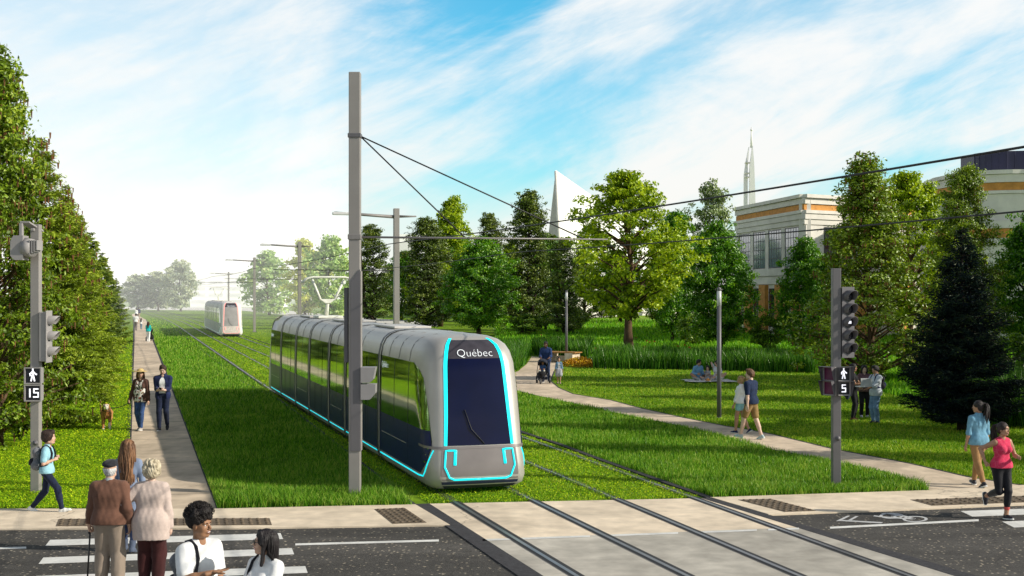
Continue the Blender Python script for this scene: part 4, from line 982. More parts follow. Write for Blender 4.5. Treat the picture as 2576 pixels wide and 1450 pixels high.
# --- bench
M_wood = mat("bench_wood", (0.42, 0.20, 0.045), 0.6, var=0.25, scale=3, stretch=(1, 8, 1), bump=.2)
bl = G(1414, 912); t = thing("park_bench", "concrete park bench with an orange timber top beside the lamp post", "bench", bl, rad(-32))
mb = MB(); mb.box((-.75, 0, .27), (.5, .85, .54), bev=.01); mb.box((.65, 0, .27), (.5, .85, .54), bev=.01); mb.box((0, .2, .2), (1.2, .35, .30)); mb.build("plinth", M_conc, t)
mb = MB()
for k in range(6): mb.box((0, -.36 + .145 * k, .57), (2.1, .12, .06), bev=.008)
mb.build("seat", M_wood, t)
# ------------------------------------------------------------------ trees
M_bark = mat("bark_brown", (0.10, 0.065, 0.038), 0.9, var=0.4, scale=6, bump=0.9, bscale=25, spec=0.1, stretch=(1, 1, .25))
M_barkd = mat("bark_dark", (0.045, 0.034, 0.026), 0.9, var=0.4, scale=6, bump=0.9, bscale=25, spec=0.1, stretch=(1, 1, .25))
LM = dict(
    maple=leafmat("maple_leaves_bright", [(0.010, 0.05, 0.003), (0.045, 0.17, 0.005), (0.12, 0.30, 0.008), (0.28, 0.46, 0.025)], 0.35, pscale=0.35, patch=0.3, gloss=0.2, gain=1.15),
    yellow=leafmat("maple_leaves_yellow", [(0.04, 0.075, 0.003), (0.13, 0.21, 0.006), (0.27, 0.37, 0.010), (0.46, 0.52, 0.03)], 0.4, pscale=0.3, patch=0.28, gloss=0.15),
    dark=leafmat("dark_small_leaves", [(0.008, 0.018, 0.004), (0.03, 0.055, 0.006), (0.085, 0.13, 0.012), (0.20, 0.24, 0.03)], 0.25, pscale=0.5, patch=0.35, gloss=0.25),
    alder=leafmat("alder_leaves", [(0.025, 0.045, 0.004), (0.08, 0.13, 0.007), (0.155, 0.245, 0.015), (0.33, 0.40, 0.04)], 0.35, pscale=0.45, patch=0.35, gloss=0.2),
    birch=leafmat("birch_leaves", [(0.03, 0.05, 0.02), (0.10, 0.15, 0.05), (0.22, 0.29, 0.12), (0.40, 0.45, 0.28)], 0.3, pscale=0.5, patch=0.3, gloss=0.3),
    spruce=leafmat("spruce_sprays", [(0.015, 0.03, 0.003), (0.08, 0.12, 0.006), (0.20, 0.28, 0.016), (0.42, 0.49, 0.06)], 0.25, pscale=0.6, patch=0.4, gloss=0.2),
    shadespruce=leafmat("shaded_spruce_needles", [(0.004, 0.009, 0.018), (0.008, 0.017, 0.026), (0.015, 0.032, 0.026), (0.05, 0.075, 0.03)], 0.15, pscale=0.6, patch=0.3, gloss=0.08, gain=0.8),  # needles darkened to stand for the shade of neighbouring trees
    farspruce=leafmat("far_spruce_needles", [(0.02, 0.035, 0.012), (0.05, 0.085, 0.02), (0.13, 0.18, 0.025), (0.26, 0.30, 0.05)], 0.2, pscale=0.3, patch=0.4, gloss=0.15),
    hazyg=leafmat("hazy_green_leaves", [(0.16, 0.24, 0.10), (0.24, 0.36, 0.14), (0.34, 0.48, 0.17), (0.52, 0.62, 0.30)], 0.3, pscale=0.25, patch=0.3, gloss=0.1),  # haze put into the colour of these three far foliage materials
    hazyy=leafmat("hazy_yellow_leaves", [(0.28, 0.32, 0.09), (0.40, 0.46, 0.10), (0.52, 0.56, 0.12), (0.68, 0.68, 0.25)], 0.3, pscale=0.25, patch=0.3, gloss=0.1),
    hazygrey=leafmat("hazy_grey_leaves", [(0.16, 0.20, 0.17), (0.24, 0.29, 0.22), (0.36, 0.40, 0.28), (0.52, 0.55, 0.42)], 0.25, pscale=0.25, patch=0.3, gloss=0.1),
    under=leafmat("shrub_leaves", [(0.01, 0.03, 0.003), (0.04, 0.10, 0.005), (0.11, 0.20, 0.010), (0.24, 0.32, 0.02)], 0.3, pscale=0.5, patch=0.3, gloss=0.2),
    orange=leafmat("orange_bedding", [(0.10, 0.04, 0.003), (0.30, 0.14, 0.006), (0.50, 0.26, 0.012), (0.60, 0.42, 0.03)], 0.2, pscale=1.0, patch=0.2, gloss=0.1),
)
def leaf_quads(c, size, rs, up=0.35, out=None, asp=0.55, axis=None):
    """rhombic folded-free leaves: 4 corners each, random orientation; out (n,3) outward direction bias; axis: long direction"""
    n = len(c); s = size * rs.uniform(0.6, 1.35, n)[:, None]
    nr = rs.normal(size=(n, 3)); nr[:, 2] += up * 2
    if out is not None: nr += out * 1.0
    nr /= np.linalg.norm(nr, axis=1)[:, None] + 1e-9
    a = rs.normal(size=(n, 3)) if axis is None else axis + rs.normal(size=(n, 3)) * 0.25
    a -= nr * (a * nr).sum(1)[:, None]; a /= np.linalg.norm(a, axis=1)[:, None] + 1e-9; b = np.cross(nr, a)
    v = np.stack([c - a * s, c + b * s * asp, c + a * s, c - b * s * asp], 1)
    v[:, 1] += nr * s * 0.18; v[:, 3] += nr * s * 0.18
    return v.reshape(-1, 3)
def tubes_np(segs, n=5):
    """segs: list of (p0, p1, r0, r1)"""
    mb = MB()
    for p0, p1, r0, r1 in segs: mb.tube([p0, p1], [r0, r1], n, caps=False)
    return mb
PROF = dict(
    ovoid=lambda t: np.sin(np.pi * np.clip(t, 0, 1) ** 0.75) ** 0.7,
    round=lambda t: np.sin(np.pi * np.clip(t, 0, 1) ** 0.9) ** 0.55,
    column=lambda t: np.minimum(1, (t / 0.12) ** 0.6) * np.clip(1 - t, 0, 1) ** 0.42 * 1.02,
    cone=lambda t: np.minimum(1, (t / 0.10) ** 0.7) * np.clip(1 - t, 0, 1) ** 0.75 * 1.15,
    vase=lambda t: (0.35 + 0.75 * t) * np.clip(1 - t, 0, 1) ** 0.35)
def broad_tree(name, seed, h, R, base, prof, nl, sub, leaves, lsize, lm, bark, csize=0.42, trunk_r=None, catkins=False, multi=1, asp=0.55, droop=0.0, inner=0.12):
    """returns (crown mesh, trunk mesh). h total height, R crown radius, base height of the lowest foliage"""
    rs = np.random.RandomState(seed); f = PROF[prof]; tr = trunk_r or h * 0.017
    mb = MB(); C = []; O = []
    leadx = np.cumsum(rs.normal(0, 0.012 * h, 9)); leady = np.cumsum(rs.normal(0, 0.012 * h, 9)); leadx -= leadx[0]; leady -= leady[0]
    zt = np.linspace(0, h * 0.97, 9)
    for m in range(multi):
        ang = rs.uniform(0, 6.28); sp = 0.0 if multi == 1 else 0.16 * h
        pts = [(leadx[i] + math.cos(ang) * sp * (zt[i] / h) ** 0.7 * (1.5 - zt[i] / h), leady[i] + math.sin(ang) * sp * (zt[i] / h) ** .7 * (1.5 - zt[i] / h), zt[i]) for i in range(9)]
        mb.tube(pts, [tr * (1.35 if i == 0 else 1) * (1 - 0.93 * (i / 8)) / (1 if multi == 1 else 1.6) for i in range(9)], 8)
    for k in range(nl):
        t = (k + rs.rand()) / nl; t = t ** 0.85; z = base + (h - base) * t
        an = k * 2.39996 + rs.normal(0, 0.3); rr = R * f(t) * rs.uniform(0.72, 1.12)
        lx, ly = np.interp(z, zt, leadx), np.interp(z, zt, leady)
        d = np.array([math.cos(an), math.sin(an), 0.0]); zs = max(z - rr * 0.45 - 0.03 * h, base * 0.45 + 0.1)
        zs = min(zs, h * 0.93); a = np.array([np.interp(zs, zt, leadx), np.interp(zs, zt, leady), zs]); b = np.array([lx, ly, z]) + d * rr; b[2] -= droop * rr
        m_ = (a + b) / 2 + np.array([0, 0, 0.10 * rr]); br = tr * 0.42 * (1 - 0.75 * zs / h)
        mb.tube([a, m_, b], [br, br * .6, br * .15], 5, caps=False)
        for j in range(sub):
            u = rs.uniform(0.28, 1.02) ** 0.7; p = (a * (1 - u) ** 2 + 2 * m_ * u * (1 - u) + b * u * u) + rs.normal(size=3) * csize * 0.75 * (0.5 + rr / R * 0.6)
            p[2] = max(p[2], base * 0.55 + 0.05)
            n_ = rs.poisson(leaves); q = rs.normal(size=(n_, 3)); q /= np.linalg.norm(q, axis=1)[:, None] + 1e-9
            q *= (rs.rand(n_, 1) ** 0.45) * csize * np.array([1, 1, 0.62]) * rs.uniform(0.7, 1.25)
            C.append(p + q); O.append(q / csize + (p - np.array([lx, ly, p[2]])) / (R + 1e-6) * 0.6)
    C = np.concatenate(C); O = np.concatenate(O); n = len(C)
    v = leaf_quads(C, lsize, rs, 0.35, O, asp); fa = np.arange(n * 4).reshape(n, 4)
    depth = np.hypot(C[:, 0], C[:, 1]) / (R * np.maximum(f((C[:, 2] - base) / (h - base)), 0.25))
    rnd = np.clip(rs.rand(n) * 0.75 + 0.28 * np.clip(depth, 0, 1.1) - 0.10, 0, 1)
    fm = np.zeros(n, int); mats = [lm]
    if catkins:
        k = rs.choice(n, catkins, replace=False); cv = C[k]; s = 0.085
        vv = np.stack([cv + [-.022, 0, 0], cv + [.022, 0, 0], cv + [.016, 0, -2.2 * s], cv + [-.016, 0, -2.2 * s]], 1).reshape(-1, 3)
        vv2 = np.stack([cv + [0, -.022, 0], cv + [0, .022, 0], cv + [0, .016, -2.2 * s], cv + [0, -.016, -2.2 * s]], 1).reshape(-1, 3)
        v = np.concatenate([v, vv, vv2]); fa = np.arange(len(v)).reshape(-1, 4); fm = np.concatenate([fm, np.ones(2 * catkins, int)]); rnd = np.concatenate([rnd, rs.rand(2 * catkins)]); mats = [lm, M_catkin]
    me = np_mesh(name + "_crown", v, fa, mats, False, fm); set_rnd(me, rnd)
    return me, mb.mesh(name + "_trunk", bark)
M_catkin = mat("catkin_brown", (0.24, 0.11, 0.04), 0.8, var=0.4, scale=9)
def conifer(name, seed, h, R, base, lm, bark, whorl=0.30, per=9, spray=0.13, dens=1.0, droop=0.25, cones=0, asp=0.32):
    rs = np.random.RandomState(seed); mb = MB(); mb.tube([(0, 0, 0), (0, 0, h * .5), (0, 0, h)], [h * .022, h * .012, 0.008], 9)
    C = []; A = []; z = base; tips = []
    while z < h - 0.05:
        t = (z - base) / (h - base); L_ = R * (1 - t) ** 0.8 * min(1, 0.75 + t * 2.5); L_ = max(L_, 0.12)
        for k in range(max(4, int(per * (1 - 0.4 * t)))):
            an = rs.uniform(0, 6.28); l = L_ * rs.uniform(0.7, 1.12); zz = z + rs.uniform(-.5, .5) * whorl
            d = np.array([math.cos(an), math.sin(an), 0]); rise = 0.5 - droop * 1.6 * (1 - t)
            us = np.arange(0.12, 1.0, max(0.07 / max(l, .1), 0.035)) ; ps = []
            def bp(u): return np.array([0, 0, zz]) + d * l * u + np.array([0, 0, l * (rise * 0.35 * u - droop * u * u * (1 - t) * 1.1 + 0.16 * u ** 3)])
            mb.tube([bp(0), bp(.5), bp(1)], [0.018 * (1 - t * .7) * h / 8, 0.012 * h / 8, 0.004], 4, caps=False)
            side = np.cross(d, [0, 0, 1])
            for u in us:
                p = bp(u); tw = l * 0.42 * (1 - u) ** 0.8 + 0.10
                for sd in (-1, 1):
                    dir_ = d * 0.75 + side * sd * 0.8 + np.array([0, 0, -0.12]); dir_ /= np.linalg.norm(dir_)
                    ns = max(1, int(tw / (spray * 0.85) * dens))
                    w = (np.arange(ns) + rs.rand(ns)) / ns
                    C.append(p + dir_ * (w[:, None] * tw) + rs.normal(size=(ns, 3)) * 0.035); A.append(np.tile(dir_, (ns, 1)))
            C.append(bp(1.0)[None]); A.append(d[None]); tips.append(bp(rs.uniform(.8, 1)))
        z += whorl * (1 - 0.35 * t)
    C = np.concatenate(C); A = np.concatenate(A); n = len(C)
    v = leaf_quads(C, spray, rs, 0.5, None, asp, A); fa = np.arange(n * 4).reshape(n, 4)
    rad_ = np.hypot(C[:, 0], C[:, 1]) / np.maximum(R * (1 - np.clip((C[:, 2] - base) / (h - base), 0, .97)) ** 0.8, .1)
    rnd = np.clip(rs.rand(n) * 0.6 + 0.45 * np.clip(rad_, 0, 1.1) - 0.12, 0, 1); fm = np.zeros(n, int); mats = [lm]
    if cones:
        tp = np.array(tips); tp = tp[tp[:, 2] > h * 0.35]; cv = tp[rs.choice(len(tp), min(cones, len(tp)), replace=False)] + rs.normal(size=(min(cones, len(tp)), 3)) * .08; s = 0.17
        for e in ([.03, 0, 0], [0, .03, 0]):
            e = np.array(e); v = np.concatenate([v, np.stack([cv - e, cv + e, cv + e * .6 + [0, 0, -s], cv - e * .6 + [0, 0, -s]], 1).reshape(-1, 3)])
        k = len(v) // 4 - n; fa = np.arange(len(v)).reshape(-1, 4); fm = np.concatenate([fm, np.ones(k, int)]); rnd = np.concatenate([rnd, rs.rand(k)]); mats = [lm, M_catkin]
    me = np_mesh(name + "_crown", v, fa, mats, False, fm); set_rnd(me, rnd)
    return me, mb.mesh(name + "_trunk", bark)
PROTO = {}
PROTO["maple"] = (9.0, broad_tree("maple", 21, 9.0, 3.3, 1.1, "ovoid", 76, 7, 62, 0.105, LM["maple"], M_barkd, 0.52))
PROTO["maple_b"] = (9.0, broad_tree("maple_b", 22, 9.0, 2.9, 0.9, "ovoid", 70, 7, 62, 0.105, LM["maple"], M_barkd, 0.50))
PROTO["yellow"] = (11.0, broad_tree("yellow_maple", 23, 11.0, 3.6, 2.6, "ovoid", 66, 6, 60, 0.112, LM["yellow"], M_bark, 0.48, trunk_r=0.26))
PROTO["yellow_b"] = (11.0, broad_tree("yellow_maple_b", 24, 11.0, 3.4, 1.6, "cone", 66, 6, 60, 0.112, LM["yellow"], M_bark, 0.48))
PROTO["dark"] = (11.0, broad_tree("dark_columnar", 25, 11.0, 2.1, 0.6, "column", 90, 6, 46, 0.085, LM["dark"], M_barkd, 0.40))
PROTO["dark_b"] = (11.0, broad_tree("dark_columnar_b", 26, 11.0, 1.8, 0.8, "column", 80, 5, 46, 0.085, LM["dark"], M_barkd, 0.42, multi=2))
PROTO["alder"] = (10.0, broad_tree("alder", 27, 10.0, 2.5, 0.5, "cone", 130, 7, 42, 0.065, LM["alder"], M_bark, 0.33, catkins=1300, trunk_r=.14))
PROTO["alder_b"] = (10.0, broad_tree("alder_b", 28, 10.0, 2.2, 0.3, "column", 130, 8, 48, 0.055, LM["alder"], M_barkd, 0.30, catkins=500, trunk_r=.14))
PROTO["birch"] = (10.0, broad_tree("birch", 29, 10.0, 2.4, 1.2, "column", 60, 5, 34, 0.10, LM["birch"], M_barkd, 0.46))
PROTO["spruce"] = (8.0, conifer("spruce", 31, 8.0, 2.3, 0.35, LM["spruce"], M_bark, 0.22, 12, 0.064, 1.35, 0.28, cones=260, asp=0.26))
PROTO["darkspruce"] = (5.6, conifer("dark_spruce", 33, 5.6, 1.75, 0.35, LM["shadespruce"], M_barkd, 0.17, 11, 0.075, 1.1, 0.10, asp=0.2))
PROTO["farspruce"] = (8.0, conifer("far_spruce", 34, 8.0, 2.1, 0.3, LM["farspruce"], M_barkd, 0.42, 8, 0.19, 0.75, 0.15))
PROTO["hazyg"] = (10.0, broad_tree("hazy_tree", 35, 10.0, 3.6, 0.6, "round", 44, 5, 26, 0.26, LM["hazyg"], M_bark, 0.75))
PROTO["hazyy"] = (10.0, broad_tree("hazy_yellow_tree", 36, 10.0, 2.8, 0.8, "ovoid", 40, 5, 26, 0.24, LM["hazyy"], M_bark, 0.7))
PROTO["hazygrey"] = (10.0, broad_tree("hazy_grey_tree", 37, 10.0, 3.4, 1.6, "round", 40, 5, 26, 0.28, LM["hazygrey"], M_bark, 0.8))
PROTO["shrub"] = (2.4, broad_tree("shrub", 38, 2.4, 1.3, 0.5, "round", 30, 5, 30, 0.075, LM["under"], M_barkd, 0.26, trunk_r=0.05, multi=4))
def tree(kind, name, label, loc, h, rad_scale=1.0, rz=0.0, cat="tree", group=None, mt=None):
    h0, (cm, tm) = PROTO[kind]; s = h / h0
    t = thing(name, label, cat, loc, rz, group); t.scale = (s * rad_scale, s * rad_scale, s)
    c = link("crown", cm, t); k = link("trunk", tm, t)
    if mt is not None: c.material_slots[0].link = 'OBJECT'; c.material_slots[0].material = mt
    return t
def tree_px(kind, name, label, x, ybase, ytop, wpx=None, **kw):
    p = G(x, ybase); h = CAMH + (HY - ytop) * p.y / FPX; h0 = PROTO[kind][0]
    R0 = {"maple": 3.3, "maple_b": 2.9, "yellow": 3.6, "yellow_b": 3.4, "dark": 2.1, "dark_b": 2.1, "alder": 2.5, "alder_b": 2.2, "birch": 2.4, "spruce": 2.3, "darkspruce": 1.75, "farspruce": 2.1, "hazyg": 3.6, "hazyy": 2.8, "hazygrey": 3.4, "shrub": 1.3}[kind]
    rsx = 1.0 if wpx is None else 1.18 * (wpx * p.y / FPX / 2) / (R0 * h / h0 * 1.05)
    return tree(kind, name, label, p, h, rsx, rz=(x * 0.37 + ybase * .11) % 6.28, **kw)
TR_ = [ # kind, name, label, x, ybase, ytop, width
 ("alder", "broadleaf_tree", "tall small-leaved tree cut off by the picture edge, behind the left signal pole", -6, 1125, 140, 390),
 ("alder_b", "broadleaf_tree", "small-leaved tree low behind the boy with the rucksack, mostly out of the picture", -190, 1190, 330, 420),
 ("spruce", "spruce_tree", "big sunlit spruce hung with cones, right behind the walking signal on the left", 105, 1075, 350, 380),
 ("spruce", "spruce_tree", "second sunlit spruce along the straight path, its lower boughs behind the golden dog", 165, 1010, 468, 300),
 ("spruce", "spruce_tree", "third spruce along the straight path, a little lower than the coned one before it", 195, 945, 540, 220),
 ("farspruce", "spruce_tree", "dark feathery spruce with tufted tip fourth in the row beside the straight path", 228, 905, 590, 180),
 ("farspruce", "spruce_tree", "fifth spruce in the shrinking row on the straight path's outer side", 256, 870, 640, 130),
 ("farspruce", "spruce_tree", "sixth spruce in the shrinking row on the straight path's outer side", 272, 845, 672, 95),
 ("farspruce", "spruce_tree", "last and smallest spruce of the row, by the far strollers on the path", 292, 822, 702, 70),
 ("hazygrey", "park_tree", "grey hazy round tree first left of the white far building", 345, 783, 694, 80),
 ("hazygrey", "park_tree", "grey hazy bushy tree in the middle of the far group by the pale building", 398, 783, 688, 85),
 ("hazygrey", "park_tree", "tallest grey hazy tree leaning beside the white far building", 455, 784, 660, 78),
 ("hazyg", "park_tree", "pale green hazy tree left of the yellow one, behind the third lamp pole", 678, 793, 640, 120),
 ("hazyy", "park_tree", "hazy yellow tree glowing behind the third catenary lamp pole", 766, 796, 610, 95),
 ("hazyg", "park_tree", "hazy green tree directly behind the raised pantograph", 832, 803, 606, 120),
 ("dark_b", "columnar_tree", "slim dark tree just right of the tall pole, above the tram roof", 945, 815, 568, 115),
 ("yellow_b", "maple_tree", "tall yellow-green maple above the tram roof between two dark trees", 1108, 822, 500, 175),
 ("dark", "columnar_tree", "dark small-leaved tree in front of the yellow maple over the tram roof", 1072, 830, 552, 145),
 ("dark_b", "columnar_tree", "dark thin treetop peeping over the bright maple near the stay cable end", 1222, 818, 540, 100),
 ("maple", "maple_tree", "bright green dense maple standing over the front end of the tram roof", 1205, 842, 606, 195),
 ("dark", "columnar_tree", "tallest dark columnar tree left of the white pyramid roof", 1332, 838, 486, 140),
 ("maple_b", "maple_tree", "green maple half hidden behind the tall dark columnar tree", 1372, 832, 592, 110),
 ("dark_b", "columnar_tree", "thin dark tree below the white pyramid with bare stems at its foot", 1425, 846, 600, 110),
 ("yellow", "maple_tree", "big yellow-green maple with a stout brown trunk in the middle of the park", 1582, 892, 438, 290),
 ("maple_b", "maple_tree", "green maple behind the big yellow maple, trunk showing to its right", 1692, 862, 540, 130),
 ("birch", "birch_tree", "airy silvery birch rising behind the dense maple left of the banded building", 1788, 850, 462, 150),
 ("maple", "maple_tree", "dense rounded bright maple right behind the picnic lamp post", 1812, 882, 572, 185),
 ("maple_b", "maple_tree", "dark green maple in front of the banded building's brick piers", 2020, 886, 604, 135),
 ("yellow", "maple_tree", "yellow maple behind the coned alder, right of the five lamp signal", 2290, 905, 440, 260),
 ("alder", "alder_tree", "tall open alder hung with brown catkins behind the trio with the laptop", 2185, 965, 402, 330),
 ("alder_b", "columnar_tree", "dark pointed tree before the dark penthouse roof of the big building", 2448, 930, 418, 190),
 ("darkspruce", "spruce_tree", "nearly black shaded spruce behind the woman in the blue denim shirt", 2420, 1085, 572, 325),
 ("maple", "maple_tree", "green maple cut off by the picture edge above the red lilies", 2590, 925, 550, 200),
 ("maple_b", "maple_tree", "low green maple filling the gap between catkin alder and dark brick piers", 2075, 890, 650, 120),
 ("maple", "park_tree", "mid green tree between the slim dark tree and the yellow maple, set further back", 1010, 806, 640, 120),
 ("maple_b", "park_tree", "green tree filling the gap left of the thin dark treetop by the stay cable", 1150, 808, 600, 120),
 ("yellow_b", "park_tree", "yellowish tree deep between the bright maple and the tallest dark columnar tree", 1285, 810, 612, 120),
 ("alder", "park_tree", "olive tree set back between the pyramid's foot and the big yellow maple", 1468, 812, 618, 130),
 ("maple", "park_tree", "green tree far behind the trunk of the big yellow maple", 1560, 812, 640, 150),
 ("dark", "park_tree", "dark tree set back between the big yellow maple and the birch", 1665, 812, 600, 110),
 ("alder", "park_tree", "olive tree set back right of the birch", 1905, 815, 690, 110),
 ("maple", "park_tree", "green tree set back behind the alder's right flank", 2250, 822, 590, 170),
 ("dark", "park_tree", "dark tree set back between the yellow maple and the black spruce", 2360, 828, 600, 130),
 ("maple_b", "park_tree", "green tree set back right of the dark pointed tree", 2520, 835, 640, 150),
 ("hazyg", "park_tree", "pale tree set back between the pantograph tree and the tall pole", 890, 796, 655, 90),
]
for kd, nm, lb, x, yb_, yt, wpx in TR_: tree_px(kd, nm, lb, x, yb_, yt, wpx)
for x, yb_, yt, wpx, lb in ((1322, 846, 795, 95, "bushy many-stemmed shrub behind the near tram's roof corner"), (1440, 838, 775, 80, "many-stemmed shrub under the white pyramid roof"), (1745, 872, 800, 90, "low leafy shrub between the big yellow maple and the rounded maple"),
                            (1930, 885, 800, 90, "low leafy shrub left of the dark green maple by the brick piers"), (2330, 960, 830, 170, "leafy shrub between the catkin alder and the black spruce"), (2560, 985, 850, 150, "leafy shrub behind the red lilies")):
    tree_px("shrub", "shrub", lb, x, yb_, yt, wpx, cat="shrub")
# small cut stump of grass tuft and bedding plants
rs = np.random.RandomState(77)
def mound(name, label, loc, R, h, n, sz, lm, cat, group=None):
    t = thing(name, label, cat, loc, 0, group); a = rs.uniform(0, 6.28, n); r = R * np.sqrt(rs.rand(n)); C = np.stack([r * np.cos(a), r * np.sin(a) * .6, h * (1 - (r / R) ** 2) * rs.uniform(.5, 1.1, n) + .02], 1)
    v = leaf_quads(C, sz, rs, .6, None, .5); me = np_mesh("foliage", v, np.arange(n * 4).reshape(n, 4), [lm]); set_rnd(me, rs.rand(n)); link("foliage", me, t); return t
mound("flower_bed_plant", "low orange bedding plant just in front of the lamp post by the bench", G(1440, 922), .75, .38, 900, .05, LM["orange"], "bedding plant")
mound("flower_bed_plant", "low orange bedding plant next to the edge of the tall ornamental grass", G(1474, 924), .70, .36, 900, .05, LM["orange"], "bedding plant")
mound("flower_bed_plant", "orange bedding plant behind the other two, beside the bench end", G(1460, 915), .9, .34, 900, .05, LM["orange"], "bedding plant")
# red flowers over the meadow
M_petal = mat("red_petals", (0.42, 0.012, 0.010), 0.6, var=0.35, scale=12)
M_stem = mat("flower_stem", (0.04, 0.12, 0.01), 0.7)
mb = MB()
for k in range(9):
    a = 2 * math.pi * k / 9
    for q, l in ((0, .075), (1, .05)):
        d = Vector((math.cos(a + q * .3), math.sin(a + q * .3), 0)); s = Vector((-d.y, d.x, 0)); z = .62 + .02 * q
        mb.add([(0, 0, z), d * l * .6 + s * .028 + Vector((0, 0, z + .025)), d * l + Vector((0, 0, z + .02 + .03 * q)), d * l * .6 - s * .028 + Vector((0, 0, z + .025))], [(0, 1, 2, 3)])
mb.sphere((0, 0, .64), .025, 0, 6, 4); FL = mb.mesh("blossom", M_petal)
mb = MB(); mb.tube([(0, 0, 0), (0.01, 0, .3), (0, 0, .62)], .006, 5); FS = mb.mesh("stem", M_stem)
def flower(loc, label, s=1.0, rz=0):
    t = thing("red_flower", label, "flower", loc, rz, "red flowers scattered through the meadow"); t.scale = (s * 1.25,) * 2 + (s,); link("blossom", FL, t); link("stem", FS, t)
for x, y in ((1296, 885), (1304, 887), (1362, 862), (1384, 868), (1395, 876), (1432, 892), (1497, 903), (1522, 900), (1545, 903), (1622, 899), (1627, 880), (1634, 884), (1646, 882), (1705, 897), (1722, 893), (1735, 901), (1620, 906), (1633, 905), (1690, 905), (1908, 912), (1920, 915), (1933, 920), (1600, 870), (1780, 906), (1850, 910)):
    flower(G(x, y + 7), "red flower head standing above the green meadow beyond the picnic lawn", 1.15, x)
for x, y in ((2548, 1010), (2556, 1003), (2566, 1008), (2574, 1000), (2585, 1006), (2562, 1016)):
    flower(G(x, y + 26), "red lily bloom in the tall grass at the picture edge behind the denim shirt woman", 1.2, x)
# ------------------------------------------------------------------ buildings
M_white = mat("white_cladding", (0.90, 0.89, 0.87), 0.7, var=0.04, scale=.3, dirt=0.08)
M_shadew = mat("shaded_white_cladding", (0.46, 0.44, 0.40), 0.7, var=0.06, scale=.3)  # same cladding with the shade of the sunless roof sides in its colour
M_stone = mat("cream_stone", (0.80, 0.76, 0.69), 0.8, var=0.08, scale=1.2, bump=.15, dirt=0.15)
M_brick = mat("orange_brick", (0.62, 0.28, 0.06), 0.8, var=0.2, scale=2.5, bump=.3, dirt=.1)
M_winb = glassmat("window_glass_blue", (0.13, 0.17, 0.28), 0.1, 1.7)
M_wind2 = glassmat("window_glass_dark", (0.008, 0.010, 0.03), 0.08, 1.6)
M_mull = mat("window_bars", (0.02, 0.02, 0.04), 0.5)
M_pent = mat("penthouse_metal", (0.012, 0.012, 0.05), 0.5, var=0.2, scale=1)
M_hazeb = mat("hazy_wall", (0.90, 0.88, 0.83), 0.9, var=0.02, scale=.2, emis=(1, .98, .93), es=0.28)  # haze painted in: pale wall with a faint glow of its own
M_hazew = mat("hazy_window", (0.70, 0.69, 0.66), 0.8, var=0.03, emis=(1, .98, .93), es=0.22)  # window tone and glow carry the same painted haze
# pyramid roofed church
Yp = 190.0; ap = P(1398, 428, Yp)
def Pz(x, Y, z): return Vector(((x - CX) * Y / FPX, Y, z))
t = thing("pyramid_building", "white pyramid roofed modern building with one grey shaded side behind the trees", "building", (ap.x, ap.y, 0))
o = Vector((ap.x, ap.y, 0)); bl_, bm_, br_, bk_ = Pz(1362, Yp + 14, 3) - o, Pz(1413, Yp - 3, 3) - o, Pz(1850, Yp + 70, 3) - o, Pz(1560, Yp + 90, 3) - o; A = ap - o
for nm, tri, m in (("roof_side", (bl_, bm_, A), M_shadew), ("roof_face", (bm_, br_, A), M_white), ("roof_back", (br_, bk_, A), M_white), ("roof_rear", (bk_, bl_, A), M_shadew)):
    mb = MB(); mb.add(tri, [(0, 1, 2)]); mb.build(nm, m, t)
mb = MB(); mb.prism([(p.x, p.y) for p in (bl_, bm_, br_, bk_)], 0, 2.99); mb.build("wall", M_stone, t)
mb = MB(); mb.tube([A + (bm_ - A) * .01, bm_], 0.22, 6); mb.build("ridge", M_stone, t)
# spire
Ys = 210.0; b0 = P(1887, 736, Ys); t = thing("bell_tower", "slender white church spire with a split shaft and tall needle", "tower", (b0.x, b0.y, 0))
def sz(y): return CAMH + (HY - y) * Ys / FPX
def sx(x): return (x - 1887) * Ys / FPX
mb = MB(); mb.extrude([(sx(1886), -.6, 0), (sx(1901), -.6, 0), (sx(1899), -.6, sz(515)), (sx(1896), -.6, sz(420)), (sx(1892), -.6, sz(368)), (sx(1885), -.6, sz(420)), (sx(1884), -.6, sz(515))], (0, .8, 0)); mb.build("shaft", M_white, t)
mb = MB(); mb.extrude([(sx(1872), .4, 0), (sx(1882), .4, 0), (sx(1882), .4, sz(515)), (sx(1882.5), .4, sz(420)), (sx(1886), .4, sz(369)), (sx(1878), .4, sz(405)), (sx(1873), .4, sz(440))], (0, .6, 0)); mb.build("fin", M_white, t)
for y in (410, 436, 446):
    mb = MB(); mb.box((sx(1881), .2, sz(y)), (.8, 1, .18)); mb.build("cross_bar", M_stone, t)
mb = MB(); mb.tube([(sx(1891), .3, sz(372)), (sx(1891.3), .3, sz(320))], [.22, .07], 8); mb.sphere((sx(1891.2), .3, sz(327)), .22, 0, 8, 6); mb.build("needle", M_white, t)
